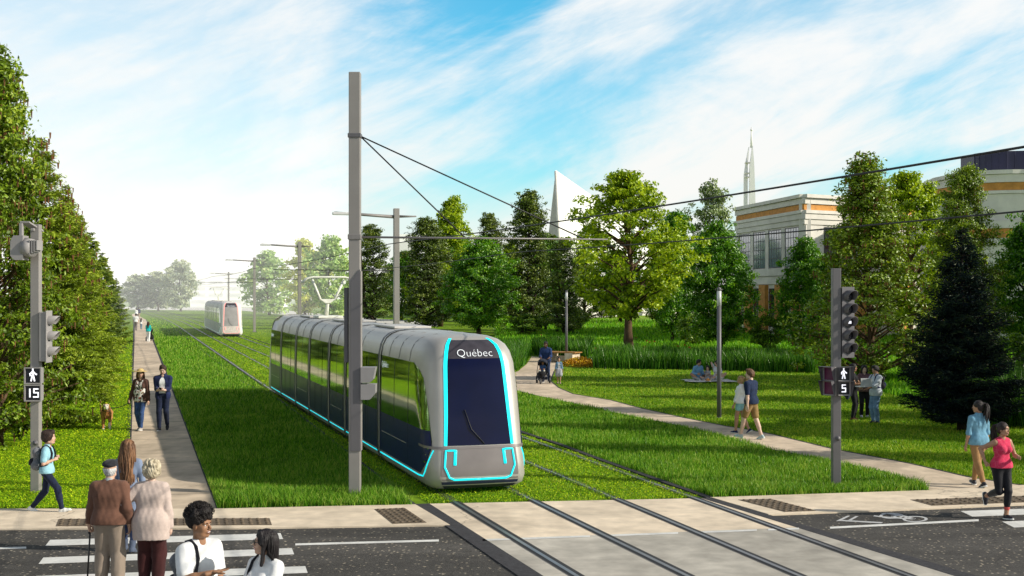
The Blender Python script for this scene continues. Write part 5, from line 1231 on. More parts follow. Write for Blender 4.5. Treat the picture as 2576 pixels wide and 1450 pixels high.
# banded office building
K = P(2023, 489, 108.0); zT = K.z; Lc = P(1854, 521, 108.0 * 1.0); 
dl = Vector((P(1854, 521, 125.5) - K)); dl.z = 0; dr = Vector((P(2118, 493, 110.5) - K)); dr.z = 0
ll = dl.length; dl.normalize(); dr.normalize()
t = thing("office_building", "cream banded building with orange stripe, tall gridded windows and brick piers", "building", (K.x, K.y, 0))
def facade(t, d, ln, zT, wins, low, nout, brk=True):
    """wall panel from the local origin along d; wins: list of (s0, s1, z0, z1, nx, nz, mat)"""
    rz = math.atan2(d.y, d.x); M = Matrix.Rotation(rz, 3, 'Z'); yo = nout
    def bx(mb, s0, s1, z0, z1, th, off): mb.box(M @ Vector(((s0 + s1) / 2, (off + th / 2) * yo, (z0 + z1) / 2)), (s1 - s0, th, z1 - z0), rz=rz)
    mb = MB(); bx(mb, 0, ln, 0, zT, -0.6, 0.0); wl = mb.build("wall", M_stone, t)
    for z0, z1, pr, m, nm in ((zT - .30, zT, .45, M_stone, "cornice"), (zT - .80, zT - .32, .22, M_stone, "parapet_band"), (zT - 1.32, zT - .84, .10, M_brick, "orange_band"), (zT - 1.62, zT - 1.34, .34, M_stone, "ledge"), (zT - 2.1, zT - 1.64, .24, M_stone, "parapet_band"), (zT - 2.55, zT - 2.12, .14, M_stone, "parapet_band")):
        mb = MB(); bx(mb, -.1, ln, z0, z1, pr, 0.0); mb.build(nm, m, t)
    for s0, s1, z0, z1, nx, nz, m in wins:
        mb = MB(); bx(mb, s0, s1, z0, z1, .02, 0.02); wn = mb.build("window", m, t)
        mb = MB()
        for k in range(nx + 1):
            s = s0 + (s1 - s0) * k / nx; bx(mb, s - .03, s + .03, z0, z1, .03, .025)
        for k in range(nz + 1):
            z = z0 + (z1 - z0) * k / nz; bx(mb, s0, s1, z - .03, z + .03, .035, .026)
        mb.build("window_bars", M_mull, wn)
    for s0, s1, z0, z1, m, nm, pr in low:
        mb = MB(); bx(mb, s0, s1, z0, z1, pr, 0.0); mb.build(nm, m, t)
zw1, zw0 = zT - 2.75, zT - 6.1
u = ll / 17.0
wl = [(1.1 * u + i * 4.0 * u, 1.1 * u + i * 4.0 * u + 3.0 * u, zw0, zw1, 5, 4, M_winb) for i in range(4)]
piers = [(0.2 * u + i * 4.0 * u, 0.95 * u + i * 4.0 * u, zw0 - .1, zw1 + .12, M_stone, "pier", .10) for i in range(5)]
low = [(0, ll, zw0 - .75, zw0 - .12, M_stone, "ledge", .34), (0, ll, zw0 - 1.5, zw0 - .78, M_stone, "parapet_band", .2)]
lowp = [(.4 * u + i * 4 * u, 2.0 * u + i * 4 * u, 0, zw0 - 1.55, M_brick, "brick_pier", .35) for i in range(5)]
loww = [(2.2 * u + i * 4 * u, 4.1 * u + i * 4 * u, 0.8, zw0 - 1.9, 2, 6, M_wind2) for i in range(4)]
facade(t, dl, ll, zT, wl + loww, piers + low + lowp, 1)
lr = 26.0
wr = [(2.4 + i * 5.6, 7.2 + i * 5.6, zw0, zw1, 5, 4, M_wind2) for i in range(4)]
facade(t, dr, lr, zT, wr, [(0.1 + i * 5.6, 2.2 + i * 5.6, zw0 - .1, zw1 + .12, M_stone, "pier", .10) for i in range(5)] + [(0, lr, zw0 - 1.5, zw0 - .12, M_stone, "ledge", .3)] + [(.5 + i * 5.6, 2.0 + i * 5.6, 0, zw0 - 1.55, M_brick, "brick_pier", .35) for i in range(5)], -1)
mb = MB(); q = [Vector((0, 0, 0)), dr * lr, dr * lr + dl * ll, dl * ll]; c = sum(q, Vector()) / 4; mb.prism([((p * .985 + c * .015).x, (p * .985 + c * .015).y) for p in q], 0.0, zT - .06); mb.build("roof", M_stone, t)
# tall building with the dark penthouse
Yb = 96.0; K2 = P(2408, 436, Yb); t = thing("office_building", "taller pale building with a dark metal penthouse at the picture edge", "building", (K2.x, K2.y, 0)); zb = K2.z
# rounded plan: curved corner then a long wall coming towards the viewer's side
arc = []
for k in range(9):
    a = rad(200 + 70 * k / 8); arc.append((4.0 + 4.0 * math.cos(a), 1.2 + 4.0 * math.sin(a)))
plan = [(1.0, 12.0), (-0.1, 4.0)] + arc + [(24.0, -9.0), (34.0, 6.0), (12.0, 16.0)]
def grow(plan, d):
    c = Vector((14.0, 3.0)); return [tuple(Vector(p) + (Vector(p) - c).normalized() * d) for p in plan]
for z0, z1, d, m, nm in ((0, 7.4, 0, M_stone, "wall"), (7.42, 7.9, .3, M_stone, "ledge"), (7.92, 8.6, .12, M_brick, "orange_band"), (8.62, 9.2, .3, M_stone, "ledge"), (9.22, zb - 1.75, .05, M_stone, "wall"), (zb - 1.73, zb - 1.5, .22, M_stone, "ledge"), (zb - 1.48, zb - .92, .1, M_brick, "orange_band"), (zb - .9, zb - .32, .2, M_stone, "parapet_band"), (zb - .3, zb, .4, M_stone, "cornice")):
    mb = MB(); mb.prism(grow(plan, d)[::1], z0, z1); mb.build(nm, m, t)
pp = [(2.2, 5.5)] + [(4.6 + 2.4 * math.cos(rad(190 + 80 * k / 6)), 3.0 + 2.4 * math.sin(rad(190 + 80 * k / 6))) for k in range(7)] + [(24, -4.0), (30, 4), (12, 13)]
mb = MB(); mb.prism(pp, zb - .1, zb + 1.75)
for a, b in zip(pp[1:9], pp[2:10]):
    a, b = Vector(a), Vector(b); n = max(1, int((b - a).length / .7))
    for k in range(n):
        p = a + (b - a) * k / n; mb.box((p.x, p.y, zb + .82), (.07, .07, 1.84))
mb.build("penthouse", M_pent, t)
e0, e1 = Vector((5.4, -2.55)), Vector((24.0, -9.0)); ed = (e1 - e0); el_ = ed.length; ed.normalize(); no_ = Vector((ed.y, -ed.x))
for k in range(5):
    s = .6 + k * 3.9
    for z0, z1, m in ((3.2, 7.2, M_wind2), (9.7, 10.25, M_wind2)):
        p = e0 + ed * (s + 1.6); mb = MB(); mb.box((p.x + no_.x * .09, p.y + no_.y * .09, (z0 + z1) / 2), (3.0, .12, z1 - z0), rz=math.atan2(ed.y, ed.x)); wn = mb.build("window", m, t)
        mb = MB()
        for j in range(4):
            q = e0 + ed * (s + .1 + j * 1.0); mb.box((q.x + no_.x * .17, q.y + no_.y * .17, (z0 + z1) / 2), (.07, .06, z1 - z0), rz=math.atan2(ed.y, ed.x))
        mb.build("window_bars", M_mull, wn)
# far hazy blocks
Yh = 330.0; h0 = P(556, 736, Yh); t = thing("apartment_block", "far white office block fading into the haze behind the small tram", "building", (h0.x, h0.y, 0))
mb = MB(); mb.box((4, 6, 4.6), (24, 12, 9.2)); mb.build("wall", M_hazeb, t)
for j, z in enumerate((1.6, 3.3, 5.0, 6.6)):
    for k in range(5):
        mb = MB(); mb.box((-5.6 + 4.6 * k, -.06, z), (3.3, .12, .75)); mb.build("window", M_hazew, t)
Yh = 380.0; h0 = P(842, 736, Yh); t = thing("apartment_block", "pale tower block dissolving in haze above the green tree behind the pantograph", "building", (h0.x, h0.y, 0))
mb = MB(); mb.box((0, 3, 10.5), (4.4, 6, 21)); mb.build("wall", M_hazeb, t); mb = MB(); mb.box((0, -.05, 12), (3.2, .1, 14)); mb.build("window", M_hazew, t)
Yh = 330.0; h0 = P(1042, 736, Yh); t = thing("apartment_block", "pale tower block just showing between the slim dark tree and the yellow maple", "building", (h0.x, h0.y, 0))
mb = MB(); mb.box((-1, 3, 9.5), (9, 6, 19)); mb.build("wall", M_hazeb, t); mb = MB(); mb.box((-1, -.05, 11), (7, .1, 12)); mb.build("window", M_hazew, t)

for x, y, hh, rr in ((13.9, 29.0, 7.5, .75), (16.6, 33.0, 9, .9), (20, 38.5, 10, 1.0), (21.5, 43.5, 9, 1.1), (24, 48.5, 11, 1.0), (27, 55, 10.5, 1.3), (31, 63, 11, 1.4)):
    tree("dark", "park_tree", "leafy tree beyond the edge of the picture that shades the park lawn", Vector((x, y, 0)), hh, rr, rz=x, group="trees out of the picture that shade the park lawn")
# ------------------------------------------------------------------ people
def ik(a, tgt, l1, l2, pole):
    a, tgt, pole = Vector(a), Vector(tgt), Vector(pole); d = tgt - a; L_ = min(max(d.length, abs(l1 - l2) + .01), (l1 + l2) * .998)
    d.normalize(); tgt = a + d * L_
    x = (l1 * l1 - l2 * l2 + L_ * L_) / (2 * L_); y = math.sqrt(max(l1 * l1 - x * x, 0))
    pv = pole - d * pole.dot(d)
    if pv.length < 1e-5: pv = d.orthogonal()
    pv.normalize(); return a + d * x + pv * y, tgt
SKIN = {}
def skinmat(name, c):
    if name not in SKIN:
        m = mat("skin_" + name, c, 0.5, var=0.10, scale=9, spec=0.4); b = m.node_tree.nodes["Principled BSDF"]
        b.inputs["Subsurface Weight"].default_value = 0.0; SKIN[name] = m
    return SKIN[name]
M_eyew = mat("eye_white", (0.75, 0.74, 0.72), 0.3, var=0.02); M_iris = mat("iris_dark", (0.03, 0.018, 0.012), 0.2); M_teeth = mat("teeth", (0.85, 0.83, 0.78), 0.3, var=.02)
def lipmat(c): return mat("lips", c, 0.45, var=.1)
HANDS = {}
def hand_mesh(pose, h=0.0045):
    """right hand, wrist at the origin, fingers along +y, palm facing -z, thumb towards -x"""
    if (pose, h) in HANDS: return HANDS[(pose, h)]
    s = SDF(); curls = {"relaxed": (18, 28, 20), "grip": (72, 82, 45), "open": (-4, 8, 6), "fist": (82, 95, 60), "point": (35, 45, 25)}[pose]
    s.cap((-.026, .03, 0), (-.024, .085, 0), .014, .0125, .012); s.cap((.022, .025, 0), (.026, .08, 0), .0135, .0115, .012); s.cap((0, .01, 0), (0, .085, .002), .017, .0135, .015); s.cap((0, -.05, 0), (0, .02, 0), .024, .021, .02, sx=1.15)
    for i, (x, ln, r) in enumerate(((-.030, .074, .0088), (-.0095, .083, .0090), (.0115, .077, .0086), (.030, .060, .0076))):
        p = np.array([x, .088 - abs(x + .005) * .25, .001]); a = 0.0; sp = x * 1.6
        for k, (c, f) in enumerate(zip(curls, (.45, .30, .25))):
            a += rad(c * (1 + .08 * i)); q = p + np.array([sp * ln * f if pose in ("open", "relaxed") else 0, math.cos(a) * ln * f, -math.sin(a) * ln * f]); s.cap(p, q, r * (1 - .08 * k), r * (.93 - .08 * k), .003); p = q
    tc = {"relaxed": ((-.030, .018, -.008), (-.052, .05, -.016), (-.056, .085, -.026), (-.050, .108, -.034)), "open": ((-.030, .018, -.004), (-.062, .045, .004), (-.084, .072, .01), (-.098, .092, .018)),
          "grip": ((-.030, .018, -.010), (-.046, .050, -.026), (-.036, .078, -.046), (-.016, .092, -.054)), "fist": ((-.030, .018, -.012), (-.044, .052, -.028), (-.026, .074, -.046), (-.002, .078, -.050)), "point": ((-.030, .018, -.010), (-.048, .05, -.022), (-.044, .08, -.038), (-.03, .098, -.046))}[pose]
    for k in range(3): s.cap(tc[k], tc[k + 1], (.0135, .0105, .0095)[k], (.0105, .0095, .008)[k], .008)
    HANDS[(pose, h)] = s.mesh(h); return HANDS[(pose, h)]
HEADS = {}
def head_soup(g, h, smile, child):
    key = (g, h, smile, child)
    if key in HEADS: return HEADS[key]
    s = SDF(); jw = 1.0 - .12 * g - .05 * child
    s.ell((0, -.012, .028), (.0745, .094, .092), .02); s.ell((0, .020, -.030), (.060 * jw, .064, .082), .03)
    s.cap((-.030 * jw, .035, -.078), (.030 * jw, .035, -.078), .030 * jw, None, .03); s.ell((0, .066, -.097), (.020 * jw, .017, .016), .022)
    for x in (-1, 1):
        s.ell((x * .036, .056, -.028), (.024, .022, .024), .025); s.ell((x * .0765, -.010, -.008), (.009, .021, .031), .006); s.cap((x * .058, .0, -.075), (x * .030, .040, -.09), .016 * jw, None, .02)
    s.cap((-.038, .076, .026), (.038, .076, .026), .013 - .003 * g, None, .02)
    for x in (-1, 1): s.sub((x * .031, .0955, .004), (.017, .013, .011), .012)
    nl = .010 * child
    s.cap((0, .084, .012), (0, .109 - nl, -.024), .0065, .0115 - .003 * g, .012)
    for x in (-1, 1): s.ell((x * .0115, .097 - nl, -.031), (.0085, .009, .0075), .006)
    s.ell((0, .080, -.060), (.026, .014, .018), .015)
    s.cap((0, -.020, -.06), (0, -.035, -.17), .052 - .008 * g - .006 * child, .054 - .008 * g, .03)
    sp = Soup(); sp.add(*s.mesh(h), 0)
    a = SDF(); a.cap((-.021, .0885, -.0545), (.021, .0885, -.0545), .0045, None, .002); a.cap((-.008, .0945, -.0525), (.008, .0945, -.0525), .0045, None, .006); sp.add(*a.mesh(h * .7), 1)
    a = SDF(); a.cap((-.018, .0885, -.0665), (.018, .0885, -.0665), .0055, None, .002); a.cap((-.006, .0935, -.0665), (.006, .0935, -.0665), .0055, None, .006); sp.add(*a.mesh(h * .7), 1)
    if smile: a = SDF(); a.cap((-.017, .0885, -.0605), (.017, .0885, -.0605), .0040, None, .002); a.cap((-.008, .0935, -.0605), (.008, .0935, -.0605), .0040, None, .006); sp.add(*a.mesh(h * .7), 4)
    for x in (-1, 1):
        a = SDF(); a.ell((x * .031, .0745, .0045), (.0130, .0112, .0075), .002); sp.add(*a.mesh(h * .7), 2)
        a = SDF(); a.ell((x * .030, .0838, .0045), (.0064, .0036, .0066), .002); sp.add(*a.mesh(h * .6), 3)
        a = SDF(); a.cap((x * .016, .0935, .0225), (x * .033, .0915, .0275), .0042, .0040, .002); a.cap((x * .033, .0915, .0275), (x * .047, .080, .0235), .0040, .0025, .002); sp.add(*a.mesh(h * .7), 5)
    HEADS[key] = sp; return sp
def hair_mesh(style, h, g=0, seed=3):
    """list of (verts, quads) in head space"""
    s = SDF(); nz = [(.0035, (60, 60, 14)), (.002, (120, 120, 30))]; extra = []
    rs = np.random.RandomState(seed)
    def cap_(t=.012, back=0.0, front=.0):
        s.ell((0, -.018, .034), (.080 + t, .097 + t, .090 + t), .02); s.ell((0, -.045 - back, -.015), (.070 + t, .062 + t, .075), .03)
        s.sub((0, .108 + front, -.030), (.071, .080, .102), .012); s.sub((0, .075, -.12), (.12, .085, .085), .012)
    def strands(n, length, r, spread, y0=-.02, flow=0.12, x0=.075, back_only=True, wave=.008):
        mb = MB()
        for k in range(n):
            a = rs.uniform(math.pi * 1.02, math.pi * 1.98) if back_only else rs.uniform(-.35, math.pi * 2 - math.pi + .35) + math.pi
            el = rs.uniform(.05, 1.3); p = Vector((math.cos(a) * math.cos(el) * .088, math.sin(a) * math.cos(el) * .105 - .018, .034 + math.sin(el) * .100)); pts = [p]
            L_ = length * rs.uniform(.82, 1.05); d = Vector((p.x * spread, (p.y + .018) * spread, -.25)).normalized(); ph = rs.uniform(0, 6.28); n_ = 9
            for i in range(n_):
                d = (d + Vector((0, 0, -.55)) ).normalized(); q = pts[-1] + d * (L_ + el * .09) / n_
                rr = Vector((q.x / .092, (q.y + .018) / .112, (q.z - .034) / .1))
                if rr.length < 1 and q.z > -.06: rr.normalize(); q = Vector((rr.x * .092, rr.y * .112 - .018, rr.z * .1 + .034))
                if q.z < -.10: q.y = min(q.y, -.075 - .02 * rs.rand()); q.x *= (1 - .03)
                q.x += math.sin(ph + i * .9) * wave; pts.append(q)
            mb.tube(pts, [r * .5] + [r] * (n_ - 2) + [r * .6, r * .15], 5, caps=False, flat=.5)
        return np.array(mb.v), np.array(mb.f)
    if style in ("short", "quiff", "buzz"):
        cap_(.010 if style != "buzz" else .005, 0, .004)
        if style == "quiff": s.ell((0.01, .055, .125), (.052, .048, .034), .02); s.ell((.02, .075, .118), (.035, .03, .028), .02)
        s.sub((0, .062, -.080), (.14, .095, .085), .01); s.clip((0, 0, -.085), (0, .3, -1))
        if style == "short": s.ell((0, .03, .112), (.062, .062, .03), .02)
        return [s.mesh(h, nz)]
    if style == "boy":
        cap_(.017, 0.0, .002); s.ell((0, .058, .094), (.064, .042, .036), .02); s.ell((0.02, -.05, .09), (.07, .07, .05), .02); return [s.mesh(h, [(.004, (60, 60, 14)), (.002, (120, 120, 40))])]
    if style == "fringe_short":
        cap_(.014, 0, -.002); return [s.mesh(h, nz)]
    if style == "afro":
        s.ell((0, -.018, .085), (.112, .118, .098), .02); s.ell((0, -.07, .04), (.090, .07, .075), .03); s.ell((.02, .05, .125), (.075, .06, .05), .02)
        s.sub((0, .118, -.035), (.078, .085, .098), .012); s.sub((0, .075, -.10), (.14, .10, .085), .01); s.sub((0, .0, -.09), (.2, .09, .07), .01)
        for k in range(95):
            a = rs.uniform(0, 6.28); el = rs.uniform(.0, 1.5); p = np.array([math.cos(a) * math.cos(el) * .112, math.sin(a) * math.cos(el) * .118 - .018, .088 + math.sin(el) * .1])
            if p[1] > .06 and p[2] < .10: continue
            s.ell(p, rs.uniform(.012, .026), .008)
        mb = MB()
        for k in range(420):
            a = rs.uniform(0, 6.28); el = rs.uniform(-.1, 1.5); p = Vector((math.cos(a) * math.cos(el) * .112, math.sin(a) * math.cos(el) * .118 - .018, .088 + math.sin(el) * .1))
            if p.y > .05 and p.z < .10: continue
            d = (p - Vector((0, -.018, .05))).normalized(); o = d.orthogonal().normalized(); w = d.cross(o); ph = rs.uniform(0, 6.28)
            mb.tube([p + d * (.004 + .008 * i) + (o * math.cos(ph + i * 1.7) + w * math.sin(ph + i * 1.7)) * .006 for i in range(5)], [.003] * 4 + [.001], 4, caps=False)
        return [s.mesh(h, [(.005, 130), (.004, 220)]), (np.array(mb.v), np.array(mb.f))]
    if style == "curly_bob":
        cap_(.022, .01, .004); s.ell((0, -.055, -.02), (.098, .072, .078), .03); s.ell((-.07, -.0, -.02), (.03, .045, .065), .02); s.ell((.07, -.0, -.02), (.03, .045, .065), .02)
        for k in range(70):
            a = rs.uniform(math.pi * .9, math.pi * 2.1); el = rs.uniform(-.7, 1.4); s.ell((math.cos(a) * math.cos(el) * .100, math.sin(a) * math.cos(el) * .118 - .02, .03 + math.sin(el) * .112), (rs.uniform(.016, .026), .024, .030), .022)
        return [s.mesh(h, [(.003, (90, 90, 45)), (.002, 160)]), strands(240, .10, .0065, .5, back_only=False, wave=.010)]
    if style == "grey_fringe":
        cap_(.004, 0, .012); s.sub((0, -.02, .12), (.2, .2, .10), .01); return [s.mesh(h, [(.002, 120)])]
    if style == "ponytail":
        cap_(.008, 0, .006); s.sub((0, .062, -.075), (.14, .100, .085), .01); s.clip((0, 0, -.075), (0, .3, -1)); s.ell((0, -.118, .065), (.030, .030, .030), .015)
        pts = [Vector((0, -.125, .07)), Vector((0, -.165, .06)), Vector((0, -.185, .0)), Vector((0, -.180, -.08)), Vector((0, -.165, -.17)), Vector((0, -.150, -.26))]; mb = MB()
        for k in range(26):
            o = Vector(rs.normal(size=3)) * .016; mb.tube([p + o * (0.3 + .45 * i) + Vector((math.sin(k + i) * .004, 0, 0)) for i, p in enumerate(pts)], [.006, .010, .012, .012, .009, .002], 5, caps=False)
        return [s.mesh(h, [(.0025, (20, 60, 60))]), (np.array(mb.v), np.array(mb.f))]
    if style == "tied":
        cap_(.007, 0, .006); s.sub((0, .062, -.075), (.14, .100, .085), .01); s.clip((0, 0, -.075), (0, .3, -1)); s.ell((0, -.112, .05), (.034, .034, .034), .012); return [s.mesh(h, nz)]
    if style == "long":
        cap_(.014, .02, .004); s.cap((0, -.085, .02), (0, -.105, -.26), .072, .055, .04, sy=.62); s.sub((0, .03, -.18), (.09, .085, .10), .02)
        return [s.mesh(h, [(.004, (60, 60, 6)), (.002, (120, 120, 10))]), strands(150, .42, .0085, .8)]
    if style == "verylong":
        cap_(.012, .02, .004); s.cap((0, -.080, .02), (0, -.110, -.34), .080, .085, .04, sy=.55); s.cap((0, -.110, -.34), (.02, -.12, -.52), .080, .035, .04, sy=.5); s.sub((0, .03, -.18), (.09, .085, .10), .02)
        return [s.mesh(h, [(.005, (55, 55, 5)), (.002, (120, 120, 10))]), strands(210, .64, .0095, .9, wave=.012)]
    if style == "straightlong":
        cap_(.013, .01, .006); s.cap((0, -.075, .02), (0, -.095, -.30), .074, .062, .04, sy=.60); s.sub((0, .03, -.18), (.085, .085, .10), .02)
        for x in (-1, 1): s.cap((x * .080, .01, .03), (x * .090, .015, -.20), .020, .016, .02); s.cap((x * .05, .05, .10), (x * .084, .035, .0), .016, .014, .02)
        return [s.mesh(h, [(.003, (70, 70, 5)), (.0015, (140, 140, 8))]), strands(150, .44, .008, .85, wave=.004)]
    return [s.mesh(h)]
def cloth(name, c, rough=0.85, var=0.12, scale=14, bump=0.18, bscale=700, col2=None, **kw):
    return mat(name, c, rough, var=var, scale=scale, bump=bump, bscale=bscale, spec=0.2, col2=col2, sheen=0.1, **kw)
NEUT = dict(Lh=(-.235, .02, .80), Rh=(.235, .02, .80), La=(-.10, 0, .085), Ra=(.10, 0, .085))
def make_person(label, loc, yaw, height, g=0, pose=None, lean=0.0, twist=0.0, head=(0, 0, 0), pelvis=None, skin=("light", (0.55, 0.33, 0.23)), lips=(0.40, 0.13, 0.11), smile=False, hair=("short", None),
                top=None, bottom=None, shoes=None, child=0, handp=("relaxed", "relaxed"), palm=(None, None), fdir=(None, None), footyaw=(6, 6), footpitch=(0, 0), poleA=(None, None), poleL=(None, None), girth=1.0, lod=0.010, brow=None, foot_fwd=None, group=None, spread=1.0, tilt=0.0):
    """yaw: 0 faces away from the camera (+Y), 180 faces it, -90 faces +X. Pose points are in a 1.75 m body: x to the person's right, y forward."""
    S = height / 1.75; t = thing("person", label, "person", loc, rad(yaw), group)
    P_ = dict(NEUT); P_.update(pose or {}); h = lod / S
    pz = 0.95; pel = Vector(pelvis) if pelvis is not None else Vector((0, 0, pz))
    Rl = Matrix.Rotation(rad(tilt), 3, 'Y') @ Matrix.Rotation(-rad(lean), 3, 'X'); Rt = Rl @ Matrix.Rotation(rad(twist), 3, 'Z')
    def tp(x, y, z, R=Rt): return pel + R @ Vector((x, y, z - pz))
    hs = 1.0 + .20 * child; bs = (1 - .10 * child) * girth; sh = (.178 - .020 * g) * (1 - .08 * child) * spread; hw = .085 + .006 * g
    neck = tp(0, -.008, 1.455); hc = neck + Rl @ Vector((0, .022, .150 * hs + .01))
    shl = {-1: tp(-sh, -.008, 1.383), 1: tp(sh, -.008, 1.383)}; hip = {-1: pel + Rl @ Vector((-hw, 0, -.03)), 1: pel + Rl @ Vector((hw, 0, -.03))}
    LA, LF, LT, LS = .285, .250, .425, .425; J = {}
    for sd, hk, ak, i in ((-1, "Lh", "La", 0), (1, "Rh", "Ra", 1)):
        pA = Vector(poleA[i]) if poleA[i] is not None else Vector((sd * .35, -1, -.15))
        J["el", sd], J["wr", sd] = ik(shl[sd], P_[hk], LA, LF, Rl @ pA)
        pL = Vector(poleL[i]) if poleL[i] is not None else Vector((sd * .05, 1, 0))
        J["kn", sd], J["an", sd] = ik(hip[sd], P_[ak], LT, LS, pL)
    def torso(s, e, f=1.0, bust=True, low=True):
        k = .05
        s.cap(tp(-.055 * bs, 0, 1.27), tp(.055 * bs, 0, 1.27), (.120 - .012 * g) * bs + e, None, k, sy=.88)
        s.cap(tp(-sh * .62, -.012, 1.362), tp(sh * .62, -.012, 1.362), .070 - .008 * g + e, None, k, sy=.95)
        for x in (-1, 1): s.cap(tp(x * .03, -.020, 1.442), tp(x * sh * .92, -.012, 1.392), .040 + e * .6, .044 + e * .8, .04)
        s.cap(tp(-.045 * bs, .0, 1.10), tp(.045 * bs, .0, 1.10), (.105 - .014 * g) * bs + e, None, .07, sy=.90)
        s.cap(tp(-hw * .62, 0, .95, Rl), tp(hw * .62, 0, .95, Rl), (.112 + .006 * g) * bs + e, None, .06, sy=.92)
        s.cap(tp(0, -.01, 1.40), tp(0, -.008, 1.475), .058 + e * .5, .052 - .008 * g + e * .3, .04)
        if g and bust and not child:
            for x in (-1, 1): s.ell(tp(x * .065, .088, 1.265), (.056 + e, .052 + e, .056 + e), .035)
        if bs > 1.08: s.ell(tp(0, .05, 1.08), (.12 * bs + e, .09 * bs + e, .14), .05)
    def arm(s, sd, e, upto, e2=None):
        a, b, c = shl[sd], J["el", sd], J["wr", sd]; am = (1 - .12 * g) * (1 - .10 * child) * (1 + (girth - 1) * .6); e2 = e if e2 is None else e2
        s.cap(a, a.lerp(b, .45), .056 * am + e, .050 * am + e, .03)
        if upto <= 1: s.cap(a, a.lerp(b, upto), .050 * am + e, (.050 - .010 * upto) * am + e2, .02); return
        s.cap(a, b, .050 * am + e, .040 * am + e, .02); u = upto - 1
        s.cap(b, b.lerp(c, min(u, .35)), .040 * am + e, .041 * am + e, .02); s.cap(b.lerp(c, min(u, .3)), b.lerp(c, u), .041 * am + e, (.041 - .014 * u) * am + e2, .02)
    def leg(s, sd, e, upto, e2=None):
        a, b, c = hip[sd], J["kn", sd], J["an", sd]; e2 = e if e2 is None else e2; lm_ = (1 + .03 * g) * (1 - .10 * child) * (1 + (girth - 1) * .5)
        if upto <= 1: s.cap(a, a.lerp(b, upto), .088 * lm_ + min(e, .014), (.088 - .033 * upto) * lm_ + e, .05); return
        s.cap(a, b, .088 * lm_ + min(e, .014), .055 * lm_ + e, .05)
        u = upto - 1; d = (c - b); back = Vector((0, -1, 0)); back = (back - d.normalized() * back.dot(d.normalized())); back = back.normalized() if back.length > 1e-4 else Vector()
        s.cap(b, b.lerp(c, u), .054 * lm_ + e, (.054 - .017 * u) * lm_ + e2, .03); s.cap(b + d * .12 + back * .012, b + d * min(.5, u) + back * .010, .050 * lm_ + e * .9, .044 * lm_ + e * .9, .04)
    # ---- body: torso, limbs, neck as one skin, then hands and head grown on at the wrists and neck
    s = SDF(); torso(s, -.004)
    for sd in (-1, 1):
        arm(s, sd, 0, 2); leg(s, sd, 0, 2)
    hd = Matrix.Rotation(rad(head[0]), 3, 'Z') @ Matrix.Rotation(rad(head[1]), 3, 'X') @ Matrix.Rotation(rad(head[2]), 3, 'Y')
    s.cap(neck, hc + hd @ Vector((0, -.03, -.07)) * hs, .050 - .008 * g, .050 - .008 * g, .03)
    for sd, i in ((-1, 0), (1, 1)):     # bare foot core inside the shoe
        a = J["an", sd]; fy = Matrix.Rotation(rad(-sd * footyaw[i]), 3, 'Z') @ Matrix.Rotation(rad(footpitch[i]), 3, 'X')
        s.cap(a, a + fy @ Vector((0, -.02, -.05)), .036, .030, .02); s.cap(a + fy @ Vector((0, -.03, -.05)), a + fy @ Vector((0, .13, -.062)), .028, .020, .02)
    sp = Soup(); sp.add(*s.mesh(max(h, .0075)), 0)
    for sd, i in ((-1, 0), (1, 1)):
        e, wv = J["el", sd], J["wr", sd]; fd = Vector(fdir[i]).normalized() if fdir[i] is not None else (wv - e).normalized()
        pn = Vector(palm[i]) if palm[i] is not None else Vector((-sd, .15, 0)); pn = (pn - fd * pn.dot(fd)).normalized(); z = -pn; x = fd.cross(z)
        v, q = hand_mesh(handp[i], .0045 if lod < .011 else (.007 if lod < .018 else .010)); v = v * (0.93 if g else 1.0) * (.85 if child else 1)
        if sd < 0: v = v * np.array([-1, 1, 1]); q = q[:, ::-1]
        M = np.array([[x.x, fd.x, z.x], [x.y, fd.y, z.y], [x.z, fd.z, z.z]]); sp.add(v @ M.T + np.array(wv), q, 0)
    hsp = head_soup(g, .0055 if lod < .011 else (.008 if lod < .018 else .012), smile, child); R = np.array(hd)
    for v, q, m in zip(hsp.v, hsp.q, hsp.m): pass
    off = sp.n; V = np.concatenate(hsp.v) * hs @ R.T + np.array(hc); sp.v.append(V); sp.q.append(np.concatenate(hsp.q) + off); sp.m.append(np.concatenate(hsp.m)); sp.n += len(V)
    sk_ = skinmat(*skin); bm_ = mat("brow", brow or (0.03, 0.02, 0.015), .8)
    link("body", sp.mesh("body", [sk_, lipmat(lips), M_eyew, M_iris, M_teeth, bm_], S), t)
    # ---- hair
    if hair[0]:
        hp = Soup()
        for v, q in hair_mesh(hair[0], .0065 if lod < .011 else (.010 if lod < .018 else .014), g): hp.add(np.asarray(v) * hs * (1.02) @ R.T + np.array(hc), q)
        hm = mat("hair", hair[1], .55, var=.45, scale=16, bump=.6, bscale=90, spec=.4, stretch=(1, 1, .12) if hair[0] in ("long", "verylong", "straightlong") else None, col2=hair[2] if len(hair) > 2 else None)
        link("hair", hp.mesh("hair", [hm], S), t)
    # ---- clothes
    def noise_(a): return [(a * .6, (17, 23, 9)), (a * .32, (52, 40, 15)), (a * .12, (95, 95, 40))]
